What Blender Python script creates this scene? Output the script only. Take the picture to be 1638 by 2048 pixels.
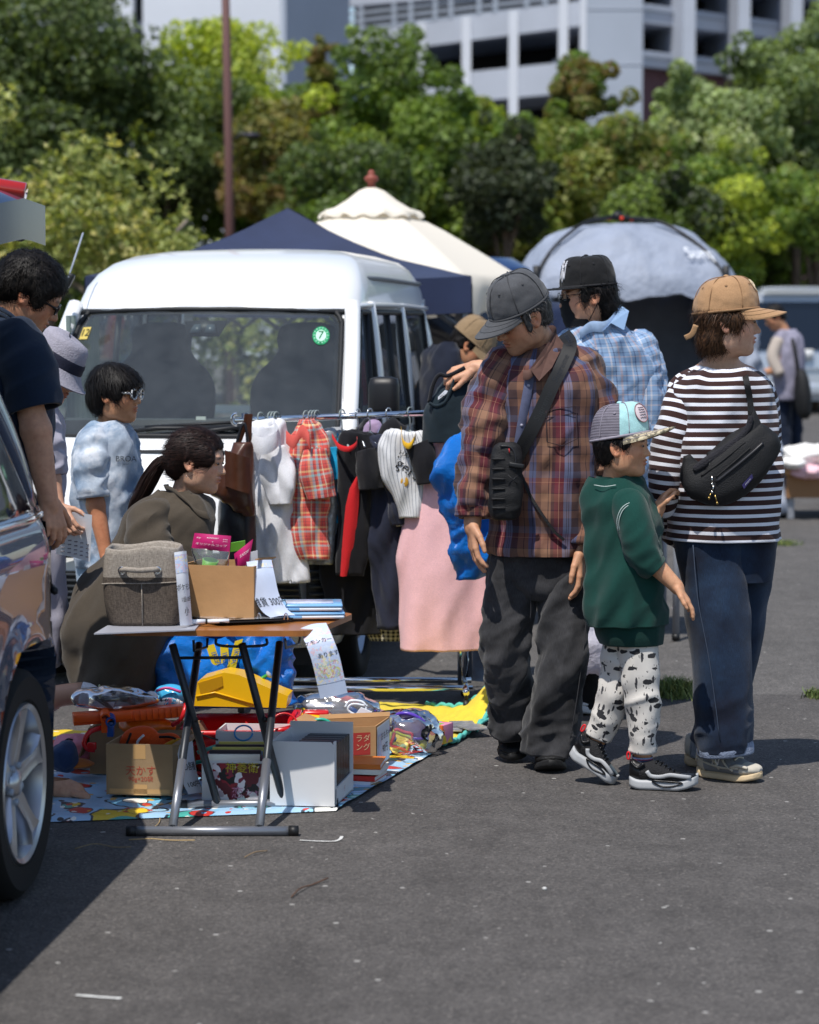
import bpy,bmesh,math,random
import numpy as np
from mathutils import Vector,Matrix,noise
for _o in list(bpy.data.objects):
 bpy.data.objects.remove(_o)
SC=bpy.context.scene
COL=SC.collection
# camera, sky, sun, exposure
CAM_H,FPX,PW,PH,HOR=1.55,4835.0,1638,2048,640.0
TILT=math.atan((PH/2-HOR)/FPX)
cam_d=bpy.data.cameras.new('camera')
cam_d.sensor_fit='VERTICAL'
cam_d.sensor_height=36.0
cam_d.sensor_width=36.0
cam_d.lens=36.0*FPX/PH
cam_d.clip_start,cam_d.clip_end=0.1,2000
cam_d.dof.use_dof=True
cam_d.dof.focus_distance=8.25
cam_d.dof.aperture_fstop=3.4
cam=bpy.data.objects.new('camera',cam_d)
COL.objects.link(cam)
cam.location=(0,0,CAM_H)
cam.rotation_euler=(math.pi/2-TILT,0,0)
SC.camera=cam
SUN_EL,SUN_DIR=math.radians(63),Vector((-0.46,-0.89,0)).normalized()
world=bpy.data.worlds.new('World')
SC.world=world
world.use_nodes=True
wn=world.node_tree
sky_n=wn.nodes.new('ShaderNodeTexSky')
sky_n.sky_type='NISHITA'
sky_n.sun_disc=False
sky_n.sun_elevation=SUN_EL
sky_n.sun_rotation=math.atan2(SUN_DIR.x,SUN_DIR.y)
sky_n.air_density,sky_n.dust_density,sky_n.ozone_density=1.0,0.6,1.0
wn.links.new(sky_n.outputs[0],wn.nodes['Background'].inputs[0])
wn.nodes['Background'].inputs[1].default_value=0.14
sun_d=bpy.data.lights.new('sun','SUN')
sun_d.energy,sun_d.angle,sun_d.color=4.35,math.radians(0.53),(1.0,0.955,0.89)
sun=bpy.data.objects.new('sun',sun_d)
COL.objects.link(sun)
to_sun=Vector((SUN_DIR.x*math.cos(SUN_EL),SUN_DIR.y*math.cos(SUN_EL),math.sin(SUN_EL)))
sun.rotation_euler=(-to_sun).to_track_quat('-Z','Y').to_euler()
sun.location=(-8,-6,14)
vs=SC.view_settings
vs.view_transform,vs.look,vs.gamma,vs.use_curve_mapping='Standard','None',1.0,False
vs.exposure=0.06
SC.render.resolution_x,SC.render.resolution_y=819,1024
SC.cycles.max_bounces=10
SC.cycles.transparent_max_bounces=24
SC.cycles.caustics_reflective=False
SC.cycles.caustics_refractive=False
SC.cycles.sample_clamp_indirect=6
# survey: image point at a distance -> place
_ct,_st=math.cos(TILT),math.sin(TILT)
def ray(px,py):
 a,b=px-PW/2,py-PH/2
 return np.array([a,FPX*_ct-b*_st,-FPX*_st-b*_ct])
def W(px,py,Y):
 r=ray(px,py)
 return np.array([0,0,CAM_H])+r*(Y/r[1])
def G(px,py,z=0.0):
 r=ray(px,py)
 return np.array([0,0,CAM_H])+r*((z-CAM_H)/r[2])
def S(Y):
 return 4850.0/Y
A3=lambda*a:np.array(a,float)
def unit(v):
 v=np.asarray(v,float)
 return v/(np.linalg.norm(v)+1e-12)
 # objects
ORG={}
def put(o,parent=None):
 COL.objects.link(o)
 if parent is not None:
  o.parent=parent
 return o
def tag(o,label,cat,group=None,kind=None):
 if label:o['label']=label
 if cat:o['category']=cat
 if group:o['group']=group
 if kind:o['kind']=kind
 return o
def thing(name,label,cat,loc,group=None):
 o=bpy.data.objects.new(name,None)
 o.empty_display_size=0.1
 put(o)
 o.location=tuple(loc)
 ORG[o.name]=np.array(loc,float)
 return tag(o,label,cat,group)
class MB:
 """collects shapes into one mesh"""
 def __init__(s):
  s.V,s.F,s.U,s.MI,s.n,s.C=[],[],[],[],0,[]
 def add(s,V,F,uv=None,mi=0,col=None):
  V=np.asarray(V,float).reshape(-1,3)
  s.V.append(V)
  b=s.n
  s.F.extend([tuple(int(i)+b for i in f)for f in F])
  s.MI.extend([mi]*len(F))
  s.U.append(np.zeros((len(V),2))if uv is None else np.asarray(uv,float).reshape(-1,2))
  s.C.append(np.ones((len(V),3))if col is None else np.broadcast_to(np.asarray(col,float),(len(V),3)))
  s.n+=len(V)
  return s
 def grid(s,P,closed=False,capa=False,capb=False,uv=None,mi=0,col=None,flip=False):
  nv,nu=P.shape[:2]
  i=np.arange(nv*nu).reshape(nv,nu)
  a,b=i[:-1],i[1:]
  if closed and uv is None:
   q=np.stack([a,np.roll(a,-1,1),np.roll(b,-1,1),b],-1).reshape(-1,4)
  else:
   q=np.stack([a[:,:-1],a[:,1:],b[:,1:],b[:,:-1]],-1).reshape(-1,4)
  if flip:q=q[:,::-1]
  F=[tuple(x)for x in q]
  m=nu if not(closed and uv is not None)else nu-1
  if capa:F.append(tuple(i[0,:m][::-1])if not flip else tuple(i[0,:m]))
  if capb:F.append(tuple(i[-1,:m])if not flip else tuple(i[-1,:m][::-1]))
  return s.add(P,F,None if uv is None else uv,mi,col)
 def box(s,c,size,R=None,mi=0,bev=0.0,col=None):
  c=np.asarray(c,float);h=np.asarray(size,float)/2
  if bev<=0:
   v=np.array([[x,y,z]for x in(-1,1)for y in(-1,1)for z in(-1,1)],float)*h
   F=[(0,1,3,2),(4,6,7,5),(0,4,5,1),(2,3,7,6),(0,2,6,4),(1,5,7,3)]
  else:
   bm=bmesh.new()
   bmesh.ops.create_cube(bm,size=1)
   for q in bm.verts:q.co=Vector(q.co[k]*2*h[k]for k in range(3))
   bmesh.ops.bevel(bm,geom=bm.edges[:],offset=min(bev,min(h)*.95),segments=2,affect='EDGES',profile=.6)
   bm.verts.index_update()
   v=np.array([q.co[:]for q in bm.verts]);F=[tuple(q.index for q in f.verts)for f in bm.faces]
   bm.free()
  if R is not None:v=v@np.asarray(R).T
  return s.add(v+c,F,None,mi,col)
 def tube(s,pts,r,n=8,caps=True,mi=0,col=None,up=None,closed=False):
  pts=np.asarray(pts,float)
  r=np.broadcast_to(np.asarray(r,float),(len(pts),))if np.ndim(r)<2 else np.asarray(r,float)
  P=sweep(pts,r,n,up,closed)
  if closed:P=np.concatenate([P,P[:1]],0)
  return s.grid(P,closed=True,capa=caps and not closed,capb=caps and not closed,mi=mi,col=col)
 def cyl(s,a,b,r,n=12,mi=0,r2=None,col=None):
  return s.tube([a,b],[r,r if r2 is None else r2],n,True,mi,col)
 def ell(s,c,r,R=None,nu=14,nv=9,mi=0,col=None):
  th=np.linspace(0,math.pi,nv+1)[:,None];ph=np.linspace(0,2*math.pi,nu,endpoint=False)[None]
  P=np.stack([np.sin(th)*np.cos(ph),np.sin(th)*np.sin(ph),np.cos(th)+0*ph],-1)*np.asarray(r,float)
  if R is not None:P=P@np.asarray(R).T
  return s.grid(P+np.asarray(c,float),closed=True,mi=mi,col=col,flip=True)
 def prism(s,poly,depth,mi=0,col=None):
  """poly: list of 3-D points (planar); extruded by the vector depth"""
  p=np.asarray(poly,float);d=np.asarray(depth,float);n=len(p)
  F=[tuple(range(n))[::-1],tuple(range(n,2*n))]+[(i,(i+1)%n,n+(i+1)%n,n+i)for i in range(n)]
  return s.add(np.concatenate([p,p+d]),F,None,mi,col)
 def lathe(s,prof,c,axis=(0,0,1),n=20,mi=0,col=None):
  """prof: (radius, height) list turned round the axis"""
  ax=unit(axis);e1=unit(np.cross(ax,[0,1,0]if abs(ax[1])<.9 else[1,0,0]));e2=np.cross(ax,e1)
  t=np.linspace(0,2*math.pi,n,endpoint=False)
  P=np.array([[np.asarray(c)+ax*h+r*(math.cos(a)*e1+math.sin(a)*e2)for a in t]for r,h in prof])
  return s.grid(P,closed=True,mi=mi,col=col,capa=False,capb=False)
 def text(s,body,size,fn,align='CENTER',mi=0,col=None,sx=1.0):
  V,F=text_flat(body,size,align)
  if len(V)==0:return s
  V=V*np.array([sx,1.0])
  return s.add(np.array([fn(x,y)for x,y in V]),F,None,mi,col)
 def build(s,name,mats,parent=None,loc=None,smooth=True,auto=None,uv=False,colattr=False):
  V=np.concatenate(s.V)if s.V else np.zeros((0,3))
  if parent is not None:org=ORG[parent.name]
  elif loc is not None:org=np.asarray(loc,float)
  else:
   lo,hi=V.min(0),V.max(0);org=np.array([(lo[0]+hi[0])/2,(lo[1]+hi[1])/2,lo[2]])
  me=bpy.data.meshes.new(name)
  me.from_pydata((V-org).tolist(),[],s.F)
  if not isinstance(mats,(list,tuple)):mats=[mats]
  for m in mats:me.materials.append(m)
  if len(mats)>1:me.polygons.foreach_set('material_index',s.MI)
  if smooth:me.polygons.foreach_set('use_smooth',[True]*len(me.polygons))
  if uv:
   U=np.concatenate(s.U);li=np.zeros(len(me.loops),int);me.loops.foreach_get('vertex_index',li)
   me.uv_layers.new(name='UVMap').data.foreach_set('uv',U[li].ravel())
  if colattr:
   C=np.concatenate(s.C);a=me.color_attributes.new('Col','FLOAT_COLOR','POINT')
   a.data.foreach_set('color',np.concatenate([C,np.ones((len(C),1))],1).ravel())
  me.validate()
  if auto is not None:
   me.set_sharp_from_angle(angle=math.radians(auto))
  o=bpy.data.objects.new(name,me)
  put(o,parent)
  if parent is None:o.location=tuple(org)
  ORG[o.name]=org
  return o
def rotz(a):
 c,s=math.cos(a),math.sin(a)
 return np.array([[c,-s,0],[s,c,0],[0,0,1.0]])
def rot(axis,a):
 return np.array(Matrix.Rotation(a,3,Vector(axis)))
def cat(P,n,closed=False):
 """Catmull-Rom through the rows of P, n rows out"""
 P=np.asarray(P,float)
 if len(P)==2 and not closed:
  t=np.linspace(0,1,n)[:,None];return P[0]*(1-t)+P[1]*t
 m=len(P)
 t=np.linspace(0,m if closed else m-1,n,endpoint=not closed)
 i=np.minimum(t.astype(int),m-1 if closed else m-2);f=(t-i)[:,None]
 if closed:p0,p1,p2,p3=P[(i-1)%m],P[i%m],P[(i+1)%m],P[(i+2)%m]
 else:
  Q=np.concatenate([[2*P[0]-P[1]],P,[2*P[-1]-P[-2]]]);p0,p1,p2,p3=Q[i],Q[i+1],Q[i+2],Q[i+3]
 return.5*(2*p1+(p2-p0)*f+(2*p0-5*p1+4*p2-p3)*f**2+(3*p1-p0-3*p2+p3)*f**3)
def frames(pts,up=None,closed=False):
 T=np.gradient(pts,axis=0)if not closed else np.roll(pts,-1,0)-np.roll(pts,1,0)
 T=T/(np.linalg.norm(T,axis=1,keepdims=True)+1e-12)
 u=np.asarray(up,float)if up is not None else(A3(0,0,1)if abs(T[0][2])<.9 else A3(0,1,0))
 E1=[]
 e=u
 for t in T:
  e=(u if up is not None else e)-0
  e=e-t*np.dot(e,t)
  if np.linalg.norm(e)<1e-5:e=np.cross(t,[1,0,0])
  e=unit(e);E1.append(e)
 E1=np.array(E1);E2=np.cross(T,E1)
 return T,E1,E2
def sweep(pts,r,n,up=None,closed=False):
 T,E1,E2=frames(pts,up,closed)
 a=np.linspace(0,2*math.pi,n,endpoint=False)
 if r.ndim==1:r=np.stack([r,r],1)
 return pts[:,None]+r[:,0,None,None]*np.cos(a)[None,:,None]*E1[:,None]+r[:,1,None,None]*np.sin(a)[None,:,None]*E2[:,None]
_tcache={}
def text_flat(body,size,align='CENTER'):
 key=(body,align)
 if key not in _tcache:
  cu=bpy.data.curves.new('t','FONT')
  cu.body,cu.size,cu.align_x,cu.align_y,cu.resolution_u=body,1.0,align,'CENTER',3
  o=bpy.data.objects.new('t',cu);COL.objects.link(o)
  dg=bpy.context.evaluated_depsgraph_get();dg.update()
  me=o.evaluated_get(dg).to_mesh()
  V=np.zeros(len(me.vertices)*3);me.vertices.foreach_get('co',V)
  F=[tuple(p.vertices)for p in me.polygons]
  _tcache[key]=(V.reshape(-1,3)[:,:2].copy(),F)
  bpy.data.objects.remove(o);bpy.data.curves.remove(cu)
 V,F=_tcache[key]
 return V*size,F
 # materials
def lin(h):
 if not isinstance(h,str):return tuple(h)
 h=h.lstrip('#');c=[int(h[i:i+2],16)/255 for i in(0,2,4)]
 return tuple(x/12.92 if x<=.04045 else((x+.055)/1.055)**2.4 for x in c)
class NT:
 """tiny node helper"""
 def __init__(s,name):
  s.m=bpy.data.materials.new(name);s.m.use_nodes=True
  s.t=s.m.node_tree;s.n=s.t.nodes;s.b=s.n['Principled BSDF'];s.out=s.n['Material Output']
 def new(s,kind,**kw):
  n=s.n.new('ShaderNode'+kind)
  for k,v in kw.items():
   if k.startswith('i_'):
    n.inputs[int(k[2:])].default_value=v
   else:setattr(n,k,v)
  return n
 def link(s,a,b):s.t.links.new(a,b)
 def coord(s,kind='Object'):return s.new('TexCoord').outputs[kind]
 def math(s,op,a,b=None):
  n=s.new('Math',operation=op)
  for i,x in enumerate((a,b)):
   if x is None:continue
   if isinstance(x,(int,float)):n.inputs[i].default_value=x
   else:s.link(x,n.inputs[i])
  return n.outputs[0]
 def noise(s,co,scale,detail=2,rough=.5):
  n=s.new('TexNoise');n.inputs['Scale'].default_value=scale;n.inputs['Detail'].default_value=detail;n.inputs['Roughness'].default_value=rough
  if co is not None:s.link(co,n.inputs['Vector'])
  return n
 def ramp(s,fac,stops,interp='LINEAR'):
  n=s.new('ValToRGB');cr=n.color_ramp;cr.interpolation=interp
  while len(cr.elements)<len(stops):cr.elements.new(.5)
  for e,(p,c)in zip(cr.elements,stops):
   e.position=p;c=lin(c);e.color=(*c[:3],1)
  s.link(fac,n.inputs[0]);return n.outputs[0]
 def mix(s,fac,a,b,mode='MIX'):
  n=s.new('Mix',data_type='RGBA',blend_type=mode)
  for i,x in((0,fac),(6,a),(7,b)):
   if isinstance(x,(int,float)):n.inputs[i].default_value=x
   elif isinstance(x,(tuple,list,str)):n.inputs[i].default_value=(*lin(x)[:3],1)
   else:s.link(x,n.inputs[i])
  return n.outputs[2]
 def bump(s,h,strength=.3,dist=.01):
  n=s.new('Bump');n.inputs['Strength'].default_value=strength;n.inputs['Distance'].default_value=dist
  s.link(h,n.inputs['Height']);s.link(n.outputs[0],s.b.inputs['Normal']);return n
 def set(s,**kw):
  for k,v in kw.items():
   i=s.b.inputs[k.replace('_',' ')]
   if isinstance(v,(int,float)):i.default_value=v
   elif isinstance(v,(tuple,list,str)):i.default_value=(*lin(v)[:3],1)
   else:s.link(v,i)
  return s
_mc={}
def mat(name,col,rough=.6,metal=0.0,var=None,bump=None,coat=0.0,alpha=1.0,trans=0.0,spec=.5,sheen=0.0,attr=False,ior=1.45,weave=None):
 if name in _mc:return _mc[name]
 t=NT(name);t.set(Roughness=rough,Metallic=metal,IOR=ior)
 t.b.inputs['Specular IOR Level'].default_value=spec
 t.b.inputs['Coat Weight'].default_value=coat;t.b.inputs['Coat Roughness'].default_value=.03
 t.b.inputs['Alpha'].default_value=alpha;t.b.inputs['Transmission Weight'].default_value=trans
 if sheen:t.b.inputs['Sheen Weight'].default_value=sheen;t.b.inputs['Sheen Roughness'].default_value=.4
 c=(*lin(col)[:3],1)
 src=None
 if attr:
  a=t.new('Attribute',attribute_name='Col');src=t.mix(1.0,a.outputs['Color'],col,'MULTIPLY')
 if var:
  n=t.noise(t.coord(),var[0],5,.6)
  f=t.ramp(n.outputs[0],[(.3,(1-var[1],)*3),(.7,(1+var[1],)*3)])
  src=t.mix(1.0,src if src is not None else col,f,'MULTIPLY')
 if src is None:t.b.inputs['Base Color'].default_value=c
 else:t.link(src,t.b.inputs['Base Color'])
 if bump:
  n=t.noise(t.coord(),bump[0],4);t.bump(n.outputs[0],bump[1],bump[2]if len(bump)>2 else.01)
 if weave:
  co=t.coord();w1=t.new('TexWave',wave_type='BANDS',bands_direction='X');w2=t.new('TexWave',wave_type='BANDS',bands_direction='Z')
  for w in(w1,w2):w.inputs['Scale'].default_value=weave[0];w.inputs['Distortion'].default_value=1.5;w.inputs['Detail'].default_value=1;t.link(co,w.inputs['Vector'])
  t.bump(t.math('ADD',w1.outputs['Fac'],w2.outputs['Fac']),weave[1],.002)
 _mc[name]=t.m
 return t.m
 # cloth: lofted rings with real folds
def fbm(P,f,seed=0.0):
 sh=P.shape[:-1];q=(P.reshape(-1,3)*f+seed)
 return np.array([noise.noise(Vector(x))for x in q]).reshape(sh)
def fold(P,d,fa,fc,amp,seed,sharp=False):
 """creases running along d: low frequency fa along it, high frequency fc across it"""
 d=unit(d);e=unit(np.cross(d,[0.3,1,0.2]));g=np.cross(d,e)
 Q=np.stack([P@d*fa,P@e*fc,P@g*fc],-1)
 n=fbm(Q,1.0,seed)
 return amp*((1-2.2*np.abs(n))if sharp else n*1.4)
def gnormals(P,closed=True):
 dv=np.gradient(P,axis=0)
 du=np.roll(P,-1,1)-np.roll(P,1,1)if closed else np.gradient(P,axis=1)
 n=np.cross(du,dv)
 return n/(np.linalg.norm(n,axis=-1,keepdims=True)+1e-12)
def rings(spec,Y0,nv=60,nu=56,expo=2.3,yaw=0.0):
 """horizontal rings measured as (row, left, right, depth offset, half thickness)"""
 C=[]
 for py,xl,xr,dy,th in spec:
  c=W((xl+xr)/2,py,Y0+dy);C.append([*c,(xr-xl)/2/S(Y0+dy),th])
 C=cat(C,nv)
 a=np.linspace(0,2*math.pi,nu,endpoint=False)+math.pi/2
 ca,sa=np.cos(a),np.sin(a)
 k=(np.abs(ca)**expo+np.abs(sa)**expo)**(-1/expo)
 ex,ey=rotz(yaw)[:,0],rotz(yaw)[:,1]
 return C[:,None,:3]+(C[:,3,None]*(k*ca))[...,None]*ex+(C[:,4,None]*(k*sa))[...,None]*ey
def limb(spec,Y0,nv=40,nu=32,flat=1.0,up=(0,-1,0)):
 """tube through (px, py, depth offset, radius px)"""
 C=np.array([[*W(px,py,Y0+dy),r/S(Y0+dy)]for px,py,dy,r in spec])
 C=cat(C,nv)
 r=np.stack([C[:,3]*flat,C[:,3]],1)
 return sweep(C[:,:3],r,nu,up)
def hem(P,depth=.012,back=.02):
 """turn the last row inwards so that an open end shows cloth thickness"""
 c=P[-1].mean(0);d=unit(P[-1].mean(0)-P[-3].mean(0))
 inn=P[-1]+(c-P[-1])*min(.5,depth/(np.linalg.norm(P[-1]-c,axis=1).mean()+1e-9))
 return np.concatenate([P,[inn],[inn-d*back]],0)
def cloth(mb,P,folds=(),seed=0.0,hemmed=True,capa=False,capb=False,mi=0,uvoff=(0,0),taper=None):
 """displace, give it cloth coordinates in metres and add"""
 N=gnormals(P)
 if np.mean(np.sum(N*(P-P.mean(1,keepdims=True)),-1))<0:N=-N
 D=np.zeros(P.shape[:2])
 v=np.linspace(0,1,P.shape[0])
 for i,fd in enumerate(folds):
  w=np.ones_like(v)
  if len(fd)>4:
   w=np.exp(-((v-fd[4][0])/fd[4][1])**2)
  D+=fold(P,fd[0],fd[1],fd[2],fd[3],seed+7.3*i,i%2==0)*w[:,None]
 if taper is not None:D*=taper(v)[:,None]
 P=P+N*D[...,None]
 if hemmed:P=hem(P)
 per=np.linalg.norm(np.roll(P,-1,1)-P,axis=-1).sum(1)
 ln=np.concatenate([[0],np.cumsum(np.linalg.norm(np.diff(P.mean(1),axis=0),axis=1))])
 nu=P.shape[1]
 u=np.linspace(-.5,.5,nu+1)
 pm=np.median(per)
 U=np.stack([np.broadcast_to(u*pm,(len(P),nu+1))+uvoff[0],np.broadcast_to(-ln[:,None],(len(P),nu+1))+uvoff[1]],-1)
 Q=np.concatenate([P,P[:,:1]],1)
 fl=np.sum(gnormals(P)[len(P)//2,0]*(P[len(P)//2,0]-P[len(P)//2].mean(0)))<0
 mb.grid(Q,closed=True,capa=capa,capb=capb,uv=U,mi=mi,flip=bool(fl))
 return P
 # bodies: one smooth skin
class SDF:
 def __init__(s,lo,hi,h):
  s.lo=np.asarray(lo,float);s.h=h
  s.n=np.maximum(np.ceil((np.asarray(hi)-s.lo)/h).astype(int)+1,4)
  s.f=np.full(s.n,1.0,np.float32)
 def _win(s,a,b,pad):
  i0=np.clip(np.floor((np.minimum(a,b)-pad-s.lo)/s.h).astype(int),0,s.n-1)
  i1=np.clip(np.ceil((np.maximum(a,b)+pad-s.lo)/s.h).astype(int)+1,1,s.n)
  g=[s.lo[k]+s.h*np.arange(i0[k],i1[k])for k in range(3)]
  X=np.stack(np.meshgrid(*g,indexing='ij'),-1).astype(np.float32)
  return tuple(slice(i0[k],i1[k])for k in range(3)),X
 def _u(s,w,d,k):
  f=s.f[w]
  if k>0:
   q=np.clip(.5+.5*(f-d)/k,0,1)
   s.f[w]=f*(1-q)+d*q-k*q*(1-q)
  else:s.f[w]=np.minimum(f,d)
 def ell(s,c,r,R=None,k=.01,sub=False):
  c=np.asarray(c,float);r=np.asarray(r,float)*np.ones(3);m=r.max()
  w,X=s._win(c-m,c+m,k+2*s.h)
  q=X-c
  if R is not None:q=q@np.asarray(R)
  a=np.sqrt((q/r)**2@np.ones(3));b=np.sqrt((q/r**2)**2@np.ones(3))+1e-9
  d=a*(a-1)/b
  if sub:
   f=s.f[w];q=np.clip(.5-.5*(f+d)/k,0,1)
   s.f[w]=f*(1-q)-d*q+k*q*(1-q)
  else:s._u(w,d,k)
 def cone(s,a,b,ra,rb,k=.01):
  a,b=np.asarray(a,float),np.asarray(b,float);m=max(ra,rb)
  w,X=s._win(a,b,m+k+2*s.h)
  ab=b-a;t=np.clip(((X-a)@ab)/(ab@ab+1e-12),0,1)
  d=np.linalg.norm(X-a-t[...,None]*ab,axis=-1)-(ra+(rb-ra)*t)
  s._u(w,d,k)
 def chain(s,pts,rs,k=.01):
  for i in range(len(pts)-1):s.cone(pts[i],pts[i+1],rs[i],rs[i+1],k)
 def mesh(s):
  f=s.f;n=f.shape
  sg=f<0
  sl=lambda a,d:a[d[0]:n[0]-1+d[0],d[1]:n[1]-1+d[1],d[2]:n[2]-1+d[2]]
  cs=[(x,y,z)for x in(0,1)for y in(0,1)for z in(0,1)]
  cnt=sum(sl(sg,d).astype(np.uint8)for d in cs)
  act=(cnt>0)&(cnt<8)
  idx=np.argwhere(act)
  vals=np.stack([sl(f,d)[act]for d in cs],1)
  acc=np.zeros((len(idx),3));m=np.zeros(len(idx))
  for i in range(8):
   for j in range(i+1,8):
    if sum(abs(cs[i][k]-cs[j][k])for k in range(3))!=1:continue
    cr=(vals[:,i]<0)!=(vals[:,j]<0)
    t=vals[:,i]/(vals[:,i]-vals[:,j]+1e-20)
    p=np.array(cs[i])+t[:,None]*(np.array(cs[j])-np.array(cs[i]))
    acc+=np.where(cr[:,None],p,0);m+=cr
  V=s.lo+s.h*(idx+acc/m[:,None])
  vid=np.full(act.shape,-1);vid[act]=np.arange(len(idx))
  Fs=[]
  for ax in range(3):
   o1,o2=[(1,2),(2,0),(0,1)][ax]
   A=[slice(None)]*3;B=[slice(None)]*3
   A[ax]=slice(0,-1);B[ax]=slice(1,None)
   a,b=sg[tuple(A)],sg[tuple(B)]
   e=np.argwhere(a!=b)
   ok=np.all((e[:,[o1,o2]]>0),1)&(e[:,o1]<act.shape[o1])&(e[:,o2]<act.shape[o2])&(e[:,ax]<act.shape[ax])
   e=e[ok]
   q=[]
   for d1,d2 in((-1,-1),(0,-1),(0,0),(-1,0)):
    c=e.copy();c[:,o1]+=d1;c[:,o2]+=d2;q.append(vid[c[:,0],c[:,1],c[:,2]])
   q=np.stack(q,1)
   fl=a[tuple(e.T)]
   q=np.where(fl[:,None],q,q[:,::-1])
   Fs.append(q)
  F=np.concatenate(Fs);F=F[np.all(F>=0,1)]
  return V,F
print('core ready')
RNG=np.random.default_rng(7)
random.seed(7)
# GROUND
def asphalt(name,base,dark):
 t=NT(name);co=t.coord()
 big=t.noise(co,.55,5,.6);mid=t.noise(co,6,5,.65)
 vor=t.new('TexVoronoi',feature='F1');vor.inputs['Scale'].default_value=135;t.link(co,vor.inputs['Vector'])
 v2=t.new('TexVoronoi',feature='F1');v2.inputs['Scale'].default_value=16;t.link(co,v2.inputs['Vector'])
 c=t.ramp(big.outputs[0],[(.3,dark),(.7,base)]);mp=t.new('Mapping');mp.inputs['Scale'].default_value=(1.5,.25,1);mp.inputs['Rotation'].default_value=(0,0,.35);t.link(co,mp.inputs[0]);st=t.noise(mp.outputs[0],1.3,6,.7);c=t.mix(1,c,t.ramp(st.outputs[0],[(.30,(.72,)*3),(.46,(1,)*3),(.75,(1.1,)*3)]),'MULTIPLY')
 c=t.mix(1,c,t.ramp(mid.outputs[0],[(.25,(.78,)*3),(.75,(1.2,)*3)]),'MULTIPLY')
 c=t.mix(1,c,t.ramp(vor.outputs['Color'],[(.0,(.55,.55,.55)),(.35,(.85,.84,.82)),(.8,(1.15,1.13,1.1)),(1,(1.9,1.85,1.75))]),'MULTIPLY')
 pale=t.math('MULTIPLY',t.math('LESS_THAN',v2.outputs['Distance'],.13),t.math('GREATER_THAN',t.noise(co,11,1).outputs[0],.60))
 c=t.mix(pale,c,(.34,.33,.31))
 t.link(c,t.b.inputs['Base Color']);t.set(Roughness=.88);t.b.inputs['Specular IOR Level'].default_value=.25
 f=t.noise(co,160,3,.6)
 t.bump(t.math('ADD',vor.outputs['Distance'],f.outputs[0]),.55,.006)
 return t.m
m_asph=asphalt('asphalt',(.108,.101,.098),(.086,.081,.079))
m_asph2=asphalt('old_asphalt',(.124,.118,.115),(.100,.096,.094))
g=MB();g.grid(np.array([[[x,y,-.006]for x in np.linspace(-150,150,13)]for y in np.linspace(-20,260,13)]))
o=g.build('ground',m_asph2,loc=(0,0,0));o['kind']='structure'
ys=np.concatenate([np.linspace(-10,9.2,8),[9.96]])
xs=np.linspace(-30,30,240)
P=np.array([[[x,y if y<9.5 else 9.95+.05*noise.noise(Vector((x*.7,3,0)))+.018*noise.noise(Vector((x*6,1,0))),0.0]for x in xs]for y in ys])
P=np.concatenate([P,P[-1:]-A3(0,-.012,.006)],0)
g=MB();g.grid(P);o=g.build('car_park_surface',m_asph,loc=(0,0,0));o['kind']='structure'
m_chalk=mat('chalk','#c9c9c6',.9,var=(60,.25))
def mark(name,label,pts,w,h=.003):
 mb=MB();p=np.array([G(*q)for q in pts]);p=cat(p,14)
 t=np.gradient(p,axis=0);nrm=np.stack([-t[:,1],t[:,0],0*t[:,0]],1);nrm/=np.linalg.norm(nrm,axis=1,keepdims=True)
 ww=w*(1+.35*np.array([noise.noise(Vector((i*1.7,w*99,0)))for i in range(14)]))[:,None]
 L,R=p+nrm*ww,p-nrm*ww
 L[:,2]=R[:,2]=h
 mb.grid(np.stack([L,R],1));tag(mb.build(name,m_chalk),label,'paint mark')
mark('chalk_line','short white chalk dash on the asphalt by the car shadow',[(152,1992),(198,1996),(243,1999)],.007)
mark('chalk_line','faint white hooked chalk line right of the table foot',[(600,1682),(640,1684),(668,1684),(680,1680),(684,1674)],.005)
def twig(label,pts,r,colr):
 mb=MB();p=cat(np.array([G(*q)+A3(0,0,.004+.006*(i%2))for i,q in enumerate(pts)]),12)
 mb.tube(p,r,5);tag(mb.build('twig',mat('twig'+colr,colr,.8)),label,'twig')
twig('long brown curved twig lying on open asphalt',[(583,1797),(600,1784),(625,1772),(656,1763)],.0022,'#5a4030')
twig('short pale brown twig on the asphalt near the table',[(489,1717),(510,1711),(535,1704)],.0018,'#8a7458')
twig('pale dry straw lying in front of the metal table foot',[(258,1682),(300,1684),(340,1683),(390,1687)],.0018,'#b59a6c')
twig('curled straw between the blue mat and table foot',[(292,1672),(305,1664),(318,1648),(320,1641)],.0015,'#b59a6c')
twig('thin straw on the car shadow beside the wheel',[(150,1700),(190,1694),(230,1697),(262,1700)],.0014,'#8f7d5c')
mb=MB();mb.ell(G(1089,1780)+A3(0,0,.004),(.007,.006,.005),nu=8,nv=5);tag(mb.build('pebble',m_chalk),'single white pebble on open asphalt','pebble')
m_grass=NT('grass');a_=m_grass.new('Attribute',attribute_name='Col');m_grass.link(a_.outputs['Color'],m_grass.b.inputs['Base Color']);m_grass.set(Roughness=.7);m_grass=m_grass.m
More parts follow.
